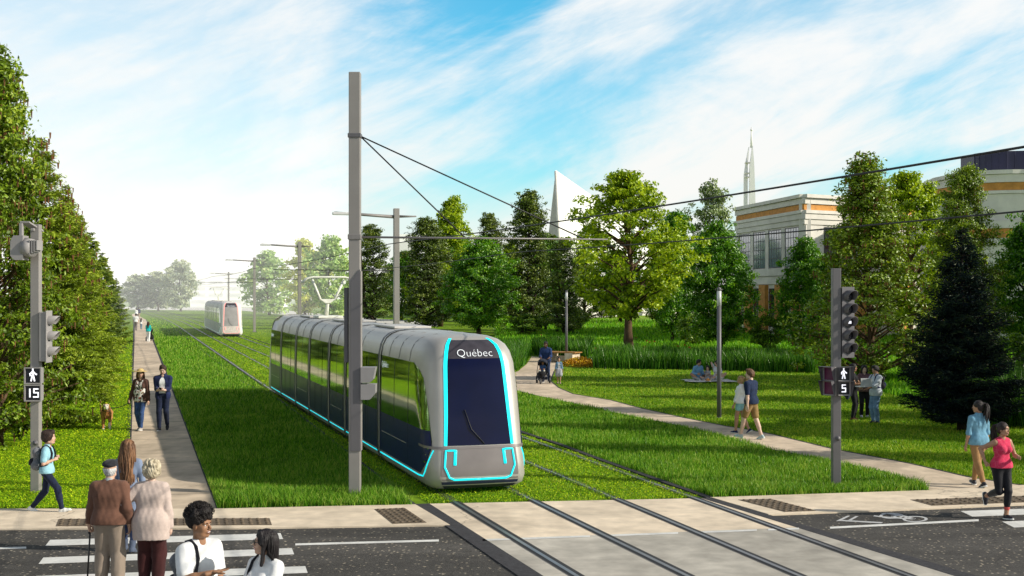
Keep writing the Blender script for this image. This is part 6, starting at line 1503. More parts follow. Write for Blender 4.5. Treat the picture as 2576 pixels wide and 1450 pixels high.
    if bottom:
        s = SDF(); lo = bottom.get("loose", .014); e2 = bottom.get("hem", lo); wl_ = min(lo, .008)
        s.cap(tp(-hw * .62, 0, .955, Rl), tp(hw * .62, 0, .955, Rl), (.112 + .006 * g) * bs + wl_, None, .06, sy=.92); s.cap(tp(-.045, 0, 1.0, Rl), tp(.045, 0, 1.0, Rl), (.102 - .010 * g) * bs + wl_, None, .05, sy=.90)
        if bottom.get("skirt"):
            z1 = bottom["skirt"]; 
            for sd in (-1, 1): s.cap(hip[sd], hip[sd].lerp(J["kn", sd], z1), .115 + lo, .10 + lo + bottom.get("flare", .02), .08)
            if "cover" in bottom: s.ell(bottom["cover"][0], bottom["cover"][1], .05)
        else:
            for sd in (-1, 1): leg(s, sd, lo, bottom.get("len", 1.93), e2)
        s.clip(tp(0, 0, max(1.0, (top or {}).get('hem', 1.0) + .06), Rl), Rl @ Vector((0, 0, 1)))
        if bottom.get("skirt"):
            pass
        elif bottom.get("len", 1.93) <= 1.35:
            pass
        link(bottom.get("name", "trousers"), np_mesh("trousers", *(lambda r: (r[0] * S, r[1]))(s.mesh(h, noise_(bottom.get("fold", .0022)), 5)), [bottom["mat"]], True), t)
    if top:
        s = SDF(); lo = top.get("loose", .016); torso(s, lo)
        hem = top.get("hem", .90)
        if hem < .95:
            wd = top.get("flare", .0)
            s.cap(tp(-hw * .6, 0, .95, Rl), tp(hw * .6, 0, .95, Rl), (.116 + .006 * g) * bs + lo + .006, None, .06, sy=.95); zz = hem + .05
            s.cap(tp(-hw * .55, 0, .95, Rl), tp(-hw * .55, 0, zz, Rl), .118 * bs + lo + .006, .114 * bs + lo + wd + .006, .05, sy=.98); s.cap(tp(hw * .55, 0, .95, Rl), tp(hw * .55, 0, zz, Rl), .118 * bs + lo + .006, .114 * bs + lo + wd + .006, .05, sy=.98)
            if hem < .75:
                for sd in (-1, 1): s.cap(hip[sd], hip[sd].lerp(J["kn", sd], (.92 - hem) / .44), .10 + lo, .095 + lo + wd, .06)
        sl_ = top.get("sleeve", 0)
        for sd in (-1, 1):
            if sl_: arm(s, sd, lo * .9, sl_, top.get("cuff", lo * .9))
        if top.get("collar"): s.cap(tp(0, -.015, 1.44), tp(0, -.006, 1.475), .066 - .006 * g + .008, .064 - .006 * g + .010, .02)
        s.clip(tp(0, 0, hem, Rl), Rl @ Vector((0, 0, -1)))
        s.sub(tp(0, -.012, 1.565), (.088, .10, .105 - (.030 if top.get("collar") else 0)), .006)
        dn = top.get("neck", .05); s.sub(tp(0, .085, 1.47), (.055, .06, dn), .008)
        if not sl_:
            for sd in (-1, 1): s.sub(shl[sd] + Rt @ Vector((sd * .045, 0, .0)), (.062, .12, .085), .01)
        if top.get("open"):       # open front jacket
            s.sub(tp(0, .16, 1.15), (top["open"], .13, .40), .01); s.sub(tp(0, .16, .85), (top["open"] * 1.2, .16, .4), .01)
        link(top.get("name", "shirt"), np_mesh("shirt", *(lambda r: (r[0] * S, r[1]))(s.mesh(h, noise_(top.get("fold", .0030)), 9)), [top["mat"]], True), t)
        if top.get("inner"):
            s = SDF(); torso(s, lo * .5); s.clip(tp(0, 0, top.get("inner_hem", .96), Rl), Rl @ Vector((0, 0, -1))); s.sub(tp(0, -.012, 1.565), (.088, .10, .105), .006); s.sub(tp(0, .085, 1.47), (.05, .06, .06), .008)
            link(top.get("inner_name", "undershirt"), np_mesh("undershirt", *(lambda r: (r[0] * S, r[1]))(s.mesh(h, noise_(.002), 3)), [top["inner"]], True), t)
    if shoes:
        for sd, i in ((-1, 0), (1, 1)):
            a = J["an", sd]; fy = Matrix.Rotation(rad(-sd * footyaw[i]), 3, 'Z') @ Matrix.Rotation(rad(footpitch[i]), 3, 'X'); k = shoes.get("size", 1.0) * (1 - .05 * g)
            def fp(x, y, z): return a + fy @ Vector((x, y * k, z))
            s = SDF(); s.cap(fp(0, -.035, -.045), fp(0, .05, -.040), .040, .042, .02, sx=1.0); s.cap(fp(0, .05, -.048), fp(0, .145, -.060), .040, .030, .02, sx=1.12); s.cap(fp(0, -.01, -.03), fp(0, -.008, .010 + shoes.get("ankle", 0)), .042, .041 + shoes.get("shaft", 0), .02)
            s.clip(fp(0, 0, -.080), fy @ Vector((0, 0, -1))); s.clip(fp(0, 0, .018 + shoes.get("ankle", 0)), fy @ Vector((0, 0, 1)))
            sh_ = link("shoe", np_mesh("shoe", *(lambda r: (r[0] * S, r[1]))(s.mesh(min(h, .009))), [shoes["mat"]], True), t)
            if shoes.get("sole"):
                s = SDF(); s.cap(fp(0, -.035, -.066), fp(0, .05, -.066), .044, .044, .02); s.cap(fp(0, .05, -.066), fp(0, .148, -.066), .045, .036, .02)
                s.clip(fp(0, 0, -.085), fy @ Vector((0, 0, -1))); s.clip(fp(0, 0, -.058), fy @ Vector((0, 0, 1))); link("sole", np_mesh("sole", *(lambda r: (r[0] * S, r[1]))(s.mesh(min(h, .008))), [shoes["sole"]], True), sh_)
    J.update(S=S, thing=t, hc=hc, hd=hd, hs=hs, shl=shl, hip=hip, tp=tp, Rl=Rl, Rt=Rt, neck=neck)
    return J
def wpt(J, p):
    """world position of a body-space point"""
    t = J["thing"]; return Matrix.Translation(t.location) @ Matrix.Rotation(t.rotation_euler[2], 4, 'Z') @ (Vector(p) * J["S"])
def to_obj(name, sdfm, mats, parent=None, S=1.0):
    v, q = sdfm; return link(name, np_mesh(name, np.asarray(v) * S, q, mats if isinstance(mats, list) else [mats], True), parent)
def backpack(J, label, main, dark, size=(.15, .09, .22), z=1.24, strap_sides=(-1, 1), off=0.0, straps=True, gap=.0):
    """rucksack on the back: main bag, front pocket, straps over the shoulders; its own thing at the wearer's place"""
    p = J["thing"]; t = thing("backpack", label, "backpack", p.location, p.rotation_euler[2]); S = J["S"]; tp = J["tp"]; R = J["Rt"]
    s = SDF(); c = tp(off, -.135 - size[1] * .9 - gap, z)
    Rm = np.array(R)
    s.cap(c + R @ Vector((-size[0] * .45, 0, -size[2] * .55)), c + R @ Vector((size[0] * .45, 0, -size[2] * .55)), size[1], None, .05); s.cap(c + R @ Vector((-size[0] * .45, 0, size[2] * .5)), c + R @ Vector((size[0] * .45, 0, size[2] * .5)), size[1] * .8, None, .05); s.cap(c + R @ Vector((0, 0, -size[2] * .55)), c + R @ Vector((0, 0, size[2] * .5)), size[0] * .72, size[0] * .66, .05, sy=.62)
    to_obj("bag", s.mesh(.010, [(.003, 20)]), main, t, S)
    s = SDF(); c2 = c + R @ Vector((0, -size[1] * .95, -size[2] * .38)); s.cap(c2 + R @ Vector((-size[0] * .38, 0, 0)), c2 + R @ Vector((size[0] * .38, 0, 0)), size[1] * .62, None, .03); s.cap(c2 + R @ Vector((-size[0] * .3, 0, .05)), c2 + R @ Vector((size[0] * .3, 0, .05)), size[1] * .5, None, .03)
    to_obj("pocket", s.mesh(.010, [(.003, 25)]), dark, t, S)
    mb = MB(); q = c + R @ Vector((0, .03, size[2] * .72)); mb.tube([q + R @ Vector((-.04, 0, 0)), q + R @ Vector((-.03, -.01, .05)), q + R @ Vector((.03, -.01, .05)), q + R @ Vector((.04, 0, 0))], .009, 6); mb.v = [tuple(Vector(v) * S) for v in mb.v]; mb.build("handle", dark, t)
    if straps:
        for sd in strap_sides:
            x = .105 * sd; pts = [tp(x * .9, -.13, 1.36), tp(x, -.075, 1.455), tp(x, .0, 1.478), tp(x, .075, 1.43), tp(x * 1.1, .118, 1.33), tp(x * 1.35, .115, 1.20), tp(x * 1.75, .04, 1.10), tp(x * 1.5, -.10, 1.06)]
            mb = MB(); mb.tube(pts, [.024] * len(pts), 8, flat=.35); mb.v = [tuple(Vector(v) * S) for v in mb.v]; mb.build("strap", dark, t)
    return t
# ------------------------------------------------------------------ who stands where
SK = dict(light=("light", (0.56, 0.34, 0.24)), fair=("fair", (0.62, 0.42, 0.33)), tan=("tan", (0.42, 0.23, 0.14)), brown=("brown", (0.31, 0.16, 0.088)), deep=("deep", (0.11, 0.05, 0.03)))
C_denim = cloth("denim_dark", (0.012, 0.018, 0.045), scale=20, var=.35); C_denimb = cloth("denim_blue", (0.035, 0.075, 0.19), scale=10, var=.4); C_denimc = cloth("denim_light", (0.14, 0.24, 0.36), scale=10, var=.3)
C_black = cloth("black_cloth", (0.010, 0.010, 0.013), var=.3); C_white = cloth("white_cotton", (0.80, 0.80, 0.80), var=.05); C_navy = cloth("navy_cotton", (0.014, 0.022, 0.075), var=.3)
C_whiteL = mat("white_leather", (0.78, 0.78, 0.76), .5, var=.06); C_blackS = mat("black_shoe", (0.012, 0.012, 0.02), .5, var=.2); C_soleW = mat("white_sole", (0.7, 0.7, 0.68), .6, var=.06)
C_bag = cloth("grey_canvas", (0.16, 0.165, 0.18), var=.25, scale=40); C_bagd = cloth("black_canvas", (0.018, 0.018, 0.024), var=.3)
M_phone = mat("phone_black", (0.01, 0.01, 0.012), .2); M_lap = mat("laptop_silver", (0.66, 0.68, 0.70), .4, metal=.3, var=.04)
# 1 boy walking to the right with a rucksack
b = make_person("boy in a pale blue polo shirt striding past the walking signal with a rucksack", G(118, 1291), -86, 1.47, 0, dict(La=(-.09, -.33, .115), Ra=(.09, .33, .105), Rh=(.13, .19, 1.14), Lh=(-.16, .16, 1.16)), lean=3, pelvis=(0, 0, .895), child=1, skin=SK["light"], hair=("boy", (0.035, 0.018, 0.012)),
    top=dict(mat=cloth("pale_blue_polo", (0.30, 0.56, 0.66)), sleeve=.75, hem=.90, collar=True, loose=.022, cuff=.028), bottom=dict(mat=C_denim, loose=.018, len=1.95), shoes=dict(mat=C_whiteL, sole=C_soleW, size=1.1), handp=("fist", "fist"), footpitch=(-22, 14), lod=.009, head=(0, 4, 0), poleA=((-.8, -1, -.4), (.8, -1, -.4)))
backpack(b, "grey and black school rucksack on the back of the boy in pale blue", C_bag, C_bagd, (.16, .095, .26), 1.20)
# 2 long haired woman
make_person("woman with very long brown hair in a grey blue knit dress seen from behind", G(322, 1390), 4, 1.70, 1, dict(La=(-.08, .14, .085), Ra=(.09, -.10, .10), Rh=(.27, .04, .83), Lh=(-.25, .05, .84)), skin=SK["fair"], hair=("verylong", (0.11, 0.045, 0.020), (0.30, 0.15, 0.07)), head=(4, 0, 0),
    top=dict(mat=cloth("grey_blue_knit", (0.20, 0.25, 0.36)), sleeve=1.95, hem=.62, loose=.012, name="knit_dress"), bottom=dict(mat=cloth("navy_tights", (0.03, 0.045, 0.10)), loose=.006), shoes=dict(mat=cloth("grey_suede", (0.08, 0.10, 0.15)), ankle=.08, shaft=.012), footpitch=(0, -14), lod=.009)
# 3 old man, 4 old woman
om = make_person("old man in a flat cap and brown cardigan walking away with a black cane", G(274, 1492), 2, 1.735, 0, dict(Lh=(-.30, .12, .80), Rh=(.25, .05, .88), La=(-.12, .05, .085), Ra=(.12, -.03, .085)), lean=5, skin=SK["light"], hair=("grey_fringe", (0.55, 0.55, 0.55)), girth=1.16, head=(0, 8, 0),
    top=dict(mat=cloth("brown_wool", (0.155, 0.075, 0.05), var=.18, scale=8, bump=.25, bscale=400), sleeve=1.95, hem=.90, loose=.024, cuff=.020, fold=.004, name="cardigan"), bottom=dict(mat=cloth("taupe_twill", (0.27, 0.215, 0.17), var=.12, scale=5), loose=.034, hem=.040, fold=.005), shoes=dict(mat=C_blackS), handp=("grip", "relaxed"), palm=((1, 0, 0), None), fdir=((0, .35, -1), None), lod=.008)
S = om["S"]; hc, hd = om["hc"], om["hd"]
s = SDF(); s.ell(hc + hd @ Vector((0, -.006, .078)), (.100, .124, .052), .02, np.array(hd)); s.ell(hc + hd @ Vector((0, .085, .055)), (.075, .06, .016), .02, np.array(hd)); s.sub(hc + hd @ Vector((0, -.01, .01)), (.09, .1, .055), .01)
to_obj("flat_cap", s.mesh(.008, [(.002, 40)]), cloth("charcoal_tweed", (0.022, 0.022, 0.028), var=.4, scale=30), om["thing"], S)
s = SDF(); s.cap(om["tp"](0, -.015, 1.46), om["tp"](0, -.006, 1.485), .066, .058, .02); to_obj("shirt_collar", s.mesh(.008), cloth("grey_check", (0.38, 0.40, 0.42)), om["thing"], S)
wv = om["wr", -1]; hv = wpt(om, wv + Vector((.0, .035, -.095)))
t = thing("walking_cane", "black walking cane gripped by the old man in the flat cap", "cane", (hv.x - .06, hv.y + .05, 0.0)); o = Vector(t.location)
mb = MB(); mb.tube([(0, 0, 0), hv - o], [.011, .012], 8); mb.build("shaft", mat("cane_black", (0.012, 0.012, 0.014), .3), t)
mb = MB(); k = hv - o; mb.tube([k + Vector((0, -.05, .0)), k + Vector((0, .0, .012)), k + Vector((0, .075, .004))], [.013, .015, .010], 8); mb.build("handle", mat("cane_handle", (0.012, 0.012, 0.014), .3), t)
mb = MB(); mb.tube([(0, 0, 0), (0, 0, .035)], .017, 8); mb.build("rubber_tip", M_dark, t)
make_person("old woman with pale blonde curls in a long cream knit jumper, arm in the man's", G(380, 1488), 2, 1.70, 1, dict(Lh=(-.30, .12, 1.04), Rh=(.24, .06, .86), La=(-.10, .03, .085), Ra=(.10, -.05, .085)), lean=4, skin=SK["fair"], hair=("curly_bob", (0.48, 0.39, 0.25), (0.72, 0.63, 0.46)), girth=1.22, head=(0, 5, 0),
    top=dict(mat=cloth("cream_knit", (0.56, 0.45, 0.40), var=.08, scale=30, bump=.3, bscale=300), sleeve=1.95, hem=.70, loose=.030, cuff=.024, flare=.005, fold=.004, name="jumper"), bottom=dict(mat=cloth("maroon_trousers", (0.045, 0.012, 0.012), var=.25, scale=5), loose=.030, hem=.034, fold=.005), shoes=dict(mat=C_blackS), handp=("grip", "relaxed"), palm=((.3, 1, -.3), None), poleA=((-.9, -.7, -.6), None), lod=.008)
# 5 young man with afro hair, 6 young woman with glasses (close to the viewer)
Yf = 12.25
ym = make_person("smiling young man with curly black hair in a white T-shirt, holding out an open hand", (P(503, 736, Yf).x, Yf, 0), -128, 1.80, 0, dict(Rh=(.14, .34, 1.235), Lh=(-.25, .05, .86)), skin=SK["brown"], lips=(0.22, 0.07, 0.055), smile=True, hair=("afro", (0.012, 0.008, 0.007)), head=(14, 2, 0), twist=0,
    top=dict(mat=C_white, sleeve=.72, hem=.88, loose=.026, cuff=.032, fold=.005, neck=.045, name="tshirt"), bottom=dict(mat=C_denim, loose=.02), shoes=dict(mat=C_whiteL, sole=C_soleW), handp=("relaxed", "open"), palm=(None, (-.2, .0, 1)), fdir=(None, (-.85, .35, .15)), poleA=(None, (.9, -.5, -.8)), lod=.0075, spread=.97)
backpack(ym, "charcoal rucksack hanging behind the young man in the white T-shirt", C_bag, C_bagd, (.17, .10, .26), 1.12, strap_sides=(1,))
yw = make_person("young woman with straight black hair and glasses in a white blouse, smiling up", (P(668, 736, Yf - .25).x, Yf - .25, 0), 142, 1.67, 1, dict(Lh=(-.10, .30, 1.24), Rh=(.10, .30, 1.24)), skin=SK["light"], lips=(0.45, 0.13, 0.12), smile=True, hair=("straightlong", (0.010, 0.007, 0.008)), head=(-36, 6, 0),
    top=dict(mat=C_white, sleeve=1.95, hem=.88, loose=.022, collar=True, neck=.085, fold=.006, name="blouse"), bottom=dict(mat=C_black, loose=.012), shoes=dict(mat=C_blackS), handp=("grip", "grip"), palm=((.7, .2, .7), (-.7, .2, .7)), lod=.0075)
S = yw["S"]; hc, hd, hs = yw["hc"], yw["hd"], yw["hs"]; mb = MB()
for x in (-1, 1):
    pts = [hc + hd @ Vector((x * .034 + .024 * math.cos(a), .104 - .004 * abs(math.cos(a)), .003 + .019 * math.sin(a))) for a in lin(0, 2 * math.pi, 20)]; mb.tube(pts, .0032, 5, caps=False)
    mb.tube([hc + hd @ Vector((x * .058, .101, .008)), hc + hd @ Vector((x * .077, .05, .010)), hc + hd @ Vector((x * .080, -.02, .004))], .0032, 5)
mb.tube([hc + hd @ Vector((-.010, .105, .006)), hc + hd @ Vector((.010, .105, .006))], .003, 5); mb.v = [tuple(Vector(v) * S) for v in mb.v]; mb.build("glasses", mat("glasses_black", (0.008, 0.008, 0.01), .3), yw["thing"])
backpack(yw, "dark shoulder bag strapped on the young woman in glasses", C_bagd, C_bagd, (.13, .07, .18), 1.10, strap_sides=(1,), off=.12)
c = wpt(yw, (0, .37, 1.27)); t = thing("tablet", "pale tablet held up by the young woman in the white blouse", "tablet", c, rad(138)); mb = MB(); mb.box((0, 0, 0), (.25, .012, .18), M=Matrix.Rotation(rad(-35), 3, 'X'), bev=.004); mb.build("slab", M_lap, t)

# 7 woman in a straw hat, 8 man with phone, dog
C_floral = cloth("floral_print", (0.70, 0.66, 0.62), var=.05)
_n = C_floral.node_tree; _b = _n.nodes["Principled BSDF"]; _tc = N(_n, "ShaderNodeTexCoord"); _v = N(_n, "ShaderNodeTexVoronoi", Scale=26.0); _n.links.new(_tc.outputs["Object"], _v.inputs["Vector"])
_sc = N(_n, "ShaderNodeSeparateColor"); _n.links.new(_v.outputs["Color"], _sc.inputs[0]); _cr = N(_n, "ShaderNodeValToRGB"); _cr.color_ramp.interpolation = 'CONSTANT'
for i, (p, c) in enumerate(((0, (.72, .68, .64)), (.42, (.03, .025, .025)), (.62, (.30, .09, .07)), (.74, (.20, .14, .08)), (.86, (.70, .66, .6)))):
    e = _cr.color_ramp.elements[i] if i < 2 else _cr.color_ramp.elements.new(p); e.position = p; e.color = (*c, 1)
_n.links.new(_sc.outputs[0], _cr.inputs[0]); _n.links.new(_cr.outputs[0], _b.inputs["Base Color"])
hw_ = make_person("woman in a straw sun hat and flowery blouse leading the dog along the path", G(354, 1084), 172, 1.75, 1, dict(Rh=(.30, .10, .84), Lh=(-.27, .06, .78), La=(-.05, .10, .09), Ra=(.045, -.04, .10)), skin=SK["light"], hair=("long", (0.16, 0.075, 0.035)), head=(24, 0, 0),
    top=dict(mat=cloth("brown_knit", (0.085, 0.042, 0.032), var=.2), sleeve=1.95, hem=.80, loose=.022, open=.105, fold=.004, name="cardigan"), bottom=dict(mat=C_denimb, loose=.010, hem=.012), shoes=dict(mat=cloth("grey_canvas_shoe", (0.42, 0.38, 0.34)), sole=C_soleW), handp=("relaxed", "grip"), footyaw=(4, 4), footpitch=(8, -10), lod=.010)
s = SDF(); tp, Rl = hw_["tp"], hw_["Rl"]
s.cap(tp(-.055, 0, 1.27), tp(.055, 0, 1.27), .126, None, .05, sy=.95); s.cap(tp(-.12, -.01, 1.385), tp(.12, -.01, 1.385), .068, None, .05); s.cap(tp(-.06, .01, 1.08), tp(.06, .01, 1.08), .112, None, .06)
for x in (-1, 0, 1): s.cap(tp(x * .065, .012, 1.10), tp(x * .065, .012, .86), .110, .128, .05)
for x in (-1, 1): s.ell(tp(x * .065, .088, 1.265), (.064, .06, .064), .035)
s.clip(tp(0, 0, .82), (0, 0, -1)); s.clip(tp(0, -.01, 1.45), (0, .35, 1)); s.sub(tp(0, .085, 1.46), (.06, .07, .08), .01)
to_obj("blouse", s.mesh(.011, [(.005, (20, 20, 8))]), C_floral, hw_["thing"], hw_["S"])
hc, hd = hw_["hc"], hw_["hd"]; s = SDF(); Rh = np.array(hd); s.ell(hc + hd @ Vector((0, -.015, .085)), (.092, .108, .062), .015, Rh); s.ell(hc + hd @ Vector((0, -.005, .062)), (.205, .215, .018), .02, Rh); s.sub(hc + hd @ Vector((0, -.01, -.01)), (.085, .1, .075), .01)
to_obj("straw_hat", s.mesh(.008, [(.003, (18, 18, 18))]), mat("straw", (0.66, 0.48, 0.20), .8, var=.2, scale=40, bump=.5, bscale=200), hw_["thing"], hw_["S"])
pm = make_person("young man in an open navy shirt reading his phone as he walks the path", G(410, 1084), 186, 1.87, 0, dict(Rh=(.075, .30, 1.09), Lh=(-.075, .30, 1.09), La=(-.09, -.14, .15), Ra=(.08, .10, .085)), skin=SK["fair"], hair=("quiff", (0.05, 0.028, 0.018)), head=(0, -22, 0), lean=2,
    top=dict(mat=C_navy, sleeve=1.62, hem=.84, loose=.017, open=.085, collar=True, fold=.004, inner=C_white, inner_hem=.93, name="overshirt"), bottom=dict(mat=C_denim, loose=.012, hem=.016), shoes=dict(mat=C_blackS, sole=C_soleW), handp=("grip", "grip"), palm=((.6, -.3, .7), (-.6, -.3, .7)), fdir=((.7, .7, .15), (-.7, .7, .15)), footpitch=(-30, 4), lod=.010)
c = wpt(pm, (0, .385, 1.13)); t = thing("phone", "dark phone in both hands of the man in the navy shirt", "phone", c, rad(186)); mb = MB(); mb.box((0, 0, 0), (.075, .15, .010), M=Matrix.Rotation(rad(35), 3, 'X'), bev=.003); mb.build("case", M_phone, t)
# dog
DL = G(268, 1081); dt = thing("dog", "golden retriever with a white face standing on the clover by the path", "dog", DL, rad(196))
F1 = cloth("golden_fur", (0.36, 0.13, 0.03), var=.35, scale=9, bump=.8, bscale=70, col2=(0.58, 0.30, 0.10)); F2 = cloth("white_fur", (0.66, 0.60, 0.52), var=.12, scale=12, bump=.5); F3 = mat("dog_nose", (0.012, 0.010, 0.010), .3)
s = SDF(); s.cap((0, .20, .50), (0, .16, .46), .125, .145, .05, sx=.85); s.cap((0, .16, .47), (0, -.22, .50), .145, .112, .06, sx=.85); s.cap((0, -.22, .50), (0, -.34, .50), .112, .10, .05)
s.cap((0, .24, .54), (0, .38, .68), .095, .075, .05); s.ell((0, .42, .70), (.080, .088, .078), .03); s.cap((0, .47, .685), (0, .565, .655), .050, .036, .03); s.cap((0, .47, .655), (0, .54, .635), .034, .026, .02)
for x in (-1, 1):
    s.cap((x * .075, .41, .735), (x * .098, .40, .64), .026, .032, .015, sx=.6); s.ell((x * .035, .47, .735), (.02, .02, .016), .01)
    s.cap((x * .085, .20, .44), (x * .088, .17, .28), .062, .046, .04); s.cap((x * .088, .17, .28), (x * .088, .20, .05), .042, .034, .02); s.cap((x * .088, .20, .045), (x * .088, .25, .028), .036, .032, .02)
    s.cap((x * .085, -.30, .46), (x * .09, -.26, .30), .095, .062, .05); s.cap((x * .09, -.26, .30), (x * .09, -.40, .20), .055, .036, .03); s.cap((x * .09, -.40, .20), (x * .09, -.37, .05), .034, .032, .02); s.cap((x * .09, -.37, .042), (x * .09, -.31, .028), .035, .03, .02)
s.cap((0, -.40, .54), (0, -.62, .42), .045, .055, .03); s.cap((0, -.62, .42), (0, -.74, .40), .055, .02, .03)
v, q = s.mesh(.012, [(.006, (40, 40, 18)), (.004, (90, 90, 40))]); ctr = v[q].mean(1); white = ((ctr[:, 1] > .40) & (ctr[:, 2] > .60) & (np.abs(ctr[:, 0]) < .072) & (ctr[:, 2] < .755)) | ((ctr[:, 2] < .22) & (ctr[:, 1] > .1) & (ctr[:, 0] < 0)) | ((ctr[:, 2] < .06))
sp = Soup(); sp.add(v, q, 0); sp.m[-1] = white.astype(int); a = SDF(); a.ell((0, .592, .668), (.020, .014, .015), .002); sp.add(*a.mesh(.006), 2)
for x in (-1, 1): a = SDF(); a.ell((x * .036, .492, .722), .012, .002); sp.add(*a.mesh(.005), 2)
a = SDF(); a.cap((-.02, .575, .632), (.02, .575, .632), .008, None, .002); sp.add(*a.mesh(.006), 2)
link("body", sp.mesh("body", [F1, F2, F3]), dt)
mb = MB(); mb.tube([(.098 * math.cos(a), .30 + .085 * math.sin(a) * .7, .60 - .06 * math.sin(a)) for a in lin(0, 2 * math.pi, 16)], .012, 6, caps=False); mb.build("collar", M_dark, dt)
hand = wpt(hw_, hw_["wr", 1] + Vector((0, .01, -.08))); neckw = Matrix.Translation(DL) @ Matrix.Rotation(rad(196), 4, 'Z') @ Vector((-.05, .29, .64))
t = thing("dog_leash", "dark leash running from the sun hat woman's hand to the golden dog", "leash", hand); mb = MB(); pts = []
for k in range(11): u = k / 10; p = hand.lerp(neckw, u) - hand; p.z -= .22 * u * (1 - u); pts.append(p)
mb.tube(pts, .011, 6); mb.build("strap", cloth("leash_web", (0.05, 0.055, 0.065)), t); mb = MB(); mb.tube([Vector((.05 * math.cos(a), .0, .055 * math.sin(a) + .03)) for a in lin(0, 2 * math.pi, 12)], .008, 5, caps=False); mb.build("hand_loop", C_bagd, t)

# far walkers on the straight path
LODF = .022
make_person("far man in a white shirt and grey trousers walking up the path beside a child", G(342, 832), 8, 1.74, 0, dict(La=(-.09, .18, .085), Ra=(.09, -.20, .10)), hair=("short", (0.03, 0.02, 0.015)), top=dict(mat=C_white, sleeve=.8, hem=.88, loose=.02), bottom=dict(mat=cloth("grey_slacks", (0.22, 0.18, 0.17)), loose=.016), shoes=dict(mat=C_blackS), lod=LODF)
make_person("far child in white top and blue jeans beside the man on the path", G(355, 829), 4, 1.15, 1, dict(La=(-.08, .12, .085), Ra=(.08, -.12, .09)), child=1, hair=("long", (0.06, 0.03, 0.02)), top=dict(mat=C_white, sleeve=.8, hem=.88, loose=.02), bottom=dict(mat=C_denimc, loose=.014), shoes=dict(mat=C_blackS), lod=LODF)
tw = make_person("far woman in a turquoise jacket and white trousers pushing a pushchair away", G(373, 860), 6, 1.58, 1, dict(La=(-.08, .10, .085), Ra=(.08, -.14, .09), Lh=(-.17, .34, 1.02), Rh=(.17, .34, 1.02)), hair=("long", (0.08, 0.03, 0.02)), top=dict(mat=cloth("turquoise_jacket", (0.01, 0.42, 0.42)), sleeve=1.95, hem=.88, loose=.022), bottom=dict(mat=C_white, loose=.014), shoes=dict(mat=C_whiteL), lod=LODF)
make_person("far figure in a dark jacket at the very end of the straight path", G(349, 803), 10, 1.72, 0, dict(La=(-.09, .15, .085), Ra=(.09, -.15, .09)), hair=("short", (0.02, 0.02, 0.02)), top=dict(mat=C_navy, sleeve=1.95, hem=.86, loose=.02), bottom=dict(mat=cloth("beige_slacks", (0.38, 0.27, 0.2)), loose=.014), shoes=dict(mat=C_blackS), lod=.03)
make_person("far figure in a pale top next to the dark jacket at the path end", G(343, 804), 10, 1.60, 1, dict(La=(-.09, .15, .085), Ra=(.09, -.15, .09)), hair=("short", (0.02, 0.02, 0.02)), top=dict(mat=C_white, sleeve=1.95, hem=.86, loose=.02), bottom=dict(mat=C_denim, loose=.014), shoes=dict(mat=C_blackS), lod=.03)
M_tyre = mat("tyre_black", (0.015, 0.015, 0.018), .7); M_rimm = mat("wheel_rim", (0.25, 0.25, 0.27), .4, metal=.6)
def wheel(t, c, R, name="wheel"):
    mb = MB(); c = Vector(c); pts = [c + Vector((0, R * math.cos(a), R * math.sin(a))) for a in lin(0, 2 * math.pi, 20)]; mb.tube(pts, R * .17, 7, caps=False); wh = mb.build(name, M_tyre, t)
    mb = MB(); mb.tube([c + Vector((-.02, 0, 0)), c + Vector((.02, 0, 0))], R * .22, 10)
    for k in range(3): a = k * math.pi / 3; d = Vector((0, math.cos(a), math.sin(a))) * R * .86; mb.tube([c - d, c + d], R * .07, 5)
    mb.build("rim", M_rimm, wh)
def stroller(label, loc, rz, fab, fab2):
    """three wheeled pushchair heading along local +y"""
    t = thing("stroller", label, "stroller", loc, rz)
    wheel(t, (0, .46, .13), .12); wheel(t, (-.28, -.22, .17), .16); wheel(t, (.28, -.22, .17), .16)
    for x in (-1, 1):
        mb = MB(); mb.tube([(x * .05, .46, .14), (x * .20, .22, .34), (x * .25, -.10, .58), (x * .24, -.40, .98)], .016, 6); mb.build("frame", M_blk, t)
        mb = MB(); mb.tube([(x * .28, -.22, .17), (x * .25, -.02, .52)], .014, 6); mb.build("strut", M_blk, t)
    mb = MB(); mb.tube([(-.24, -.40, .98), (-.15, -.44, 1.02), (.15, -.44, 1.02), (.24, -.40, .98)], .019, 6); mb.build("handlebar", M_blk, t)
    s = SDF(); s.cap((-.13, .22, .42), (.13, .22, .42), .06, None, .05); s.cap((-.13, -.02, .46), (.13, -.02, .46), .06, None, .06); s.cap((-.13, -.16, .78), (.13, -.16, .78), .05, None, .06); s.cap((0, .22, .42), (0, -.02, .46), .16, .17, .05, sx=1); s.cap((0, -.04, .48), (0, -.17, .80), .17, .15, .05, sy=.4); s.sub((0, .12, .68), (.13, .24, .20), .03)
    to_obj("seat", s.mesh(.018, [(.003, 20)]), fab, t)
    s = SDF(); s.ell((0, -.06, .86), (.225, .24, .20), .02); s.sub((0, .06, .76), (.20, .30, .20), .02); s.clip((0, 0, .80), (0, .25, -1)); to_obj("canopy", s.mesh(.014, [(.003, 24)]), fab2, t)
    s = SDF(); s.cap((-.12, .26, .30), (.12, .26, .30), .05, None, .04); s.cap((-.14, .0, .24), (.14, .0, .24), .07, None, .05); to_obj("basket", s.mesh(.018, [(.003, 20)]), fab2, t)
    return t
stroller("far small pushchair in front of the woman in turquoise", G(373, 860) + Vector((-.13, 1.0, 0)), rad(6), C_black, C_black)
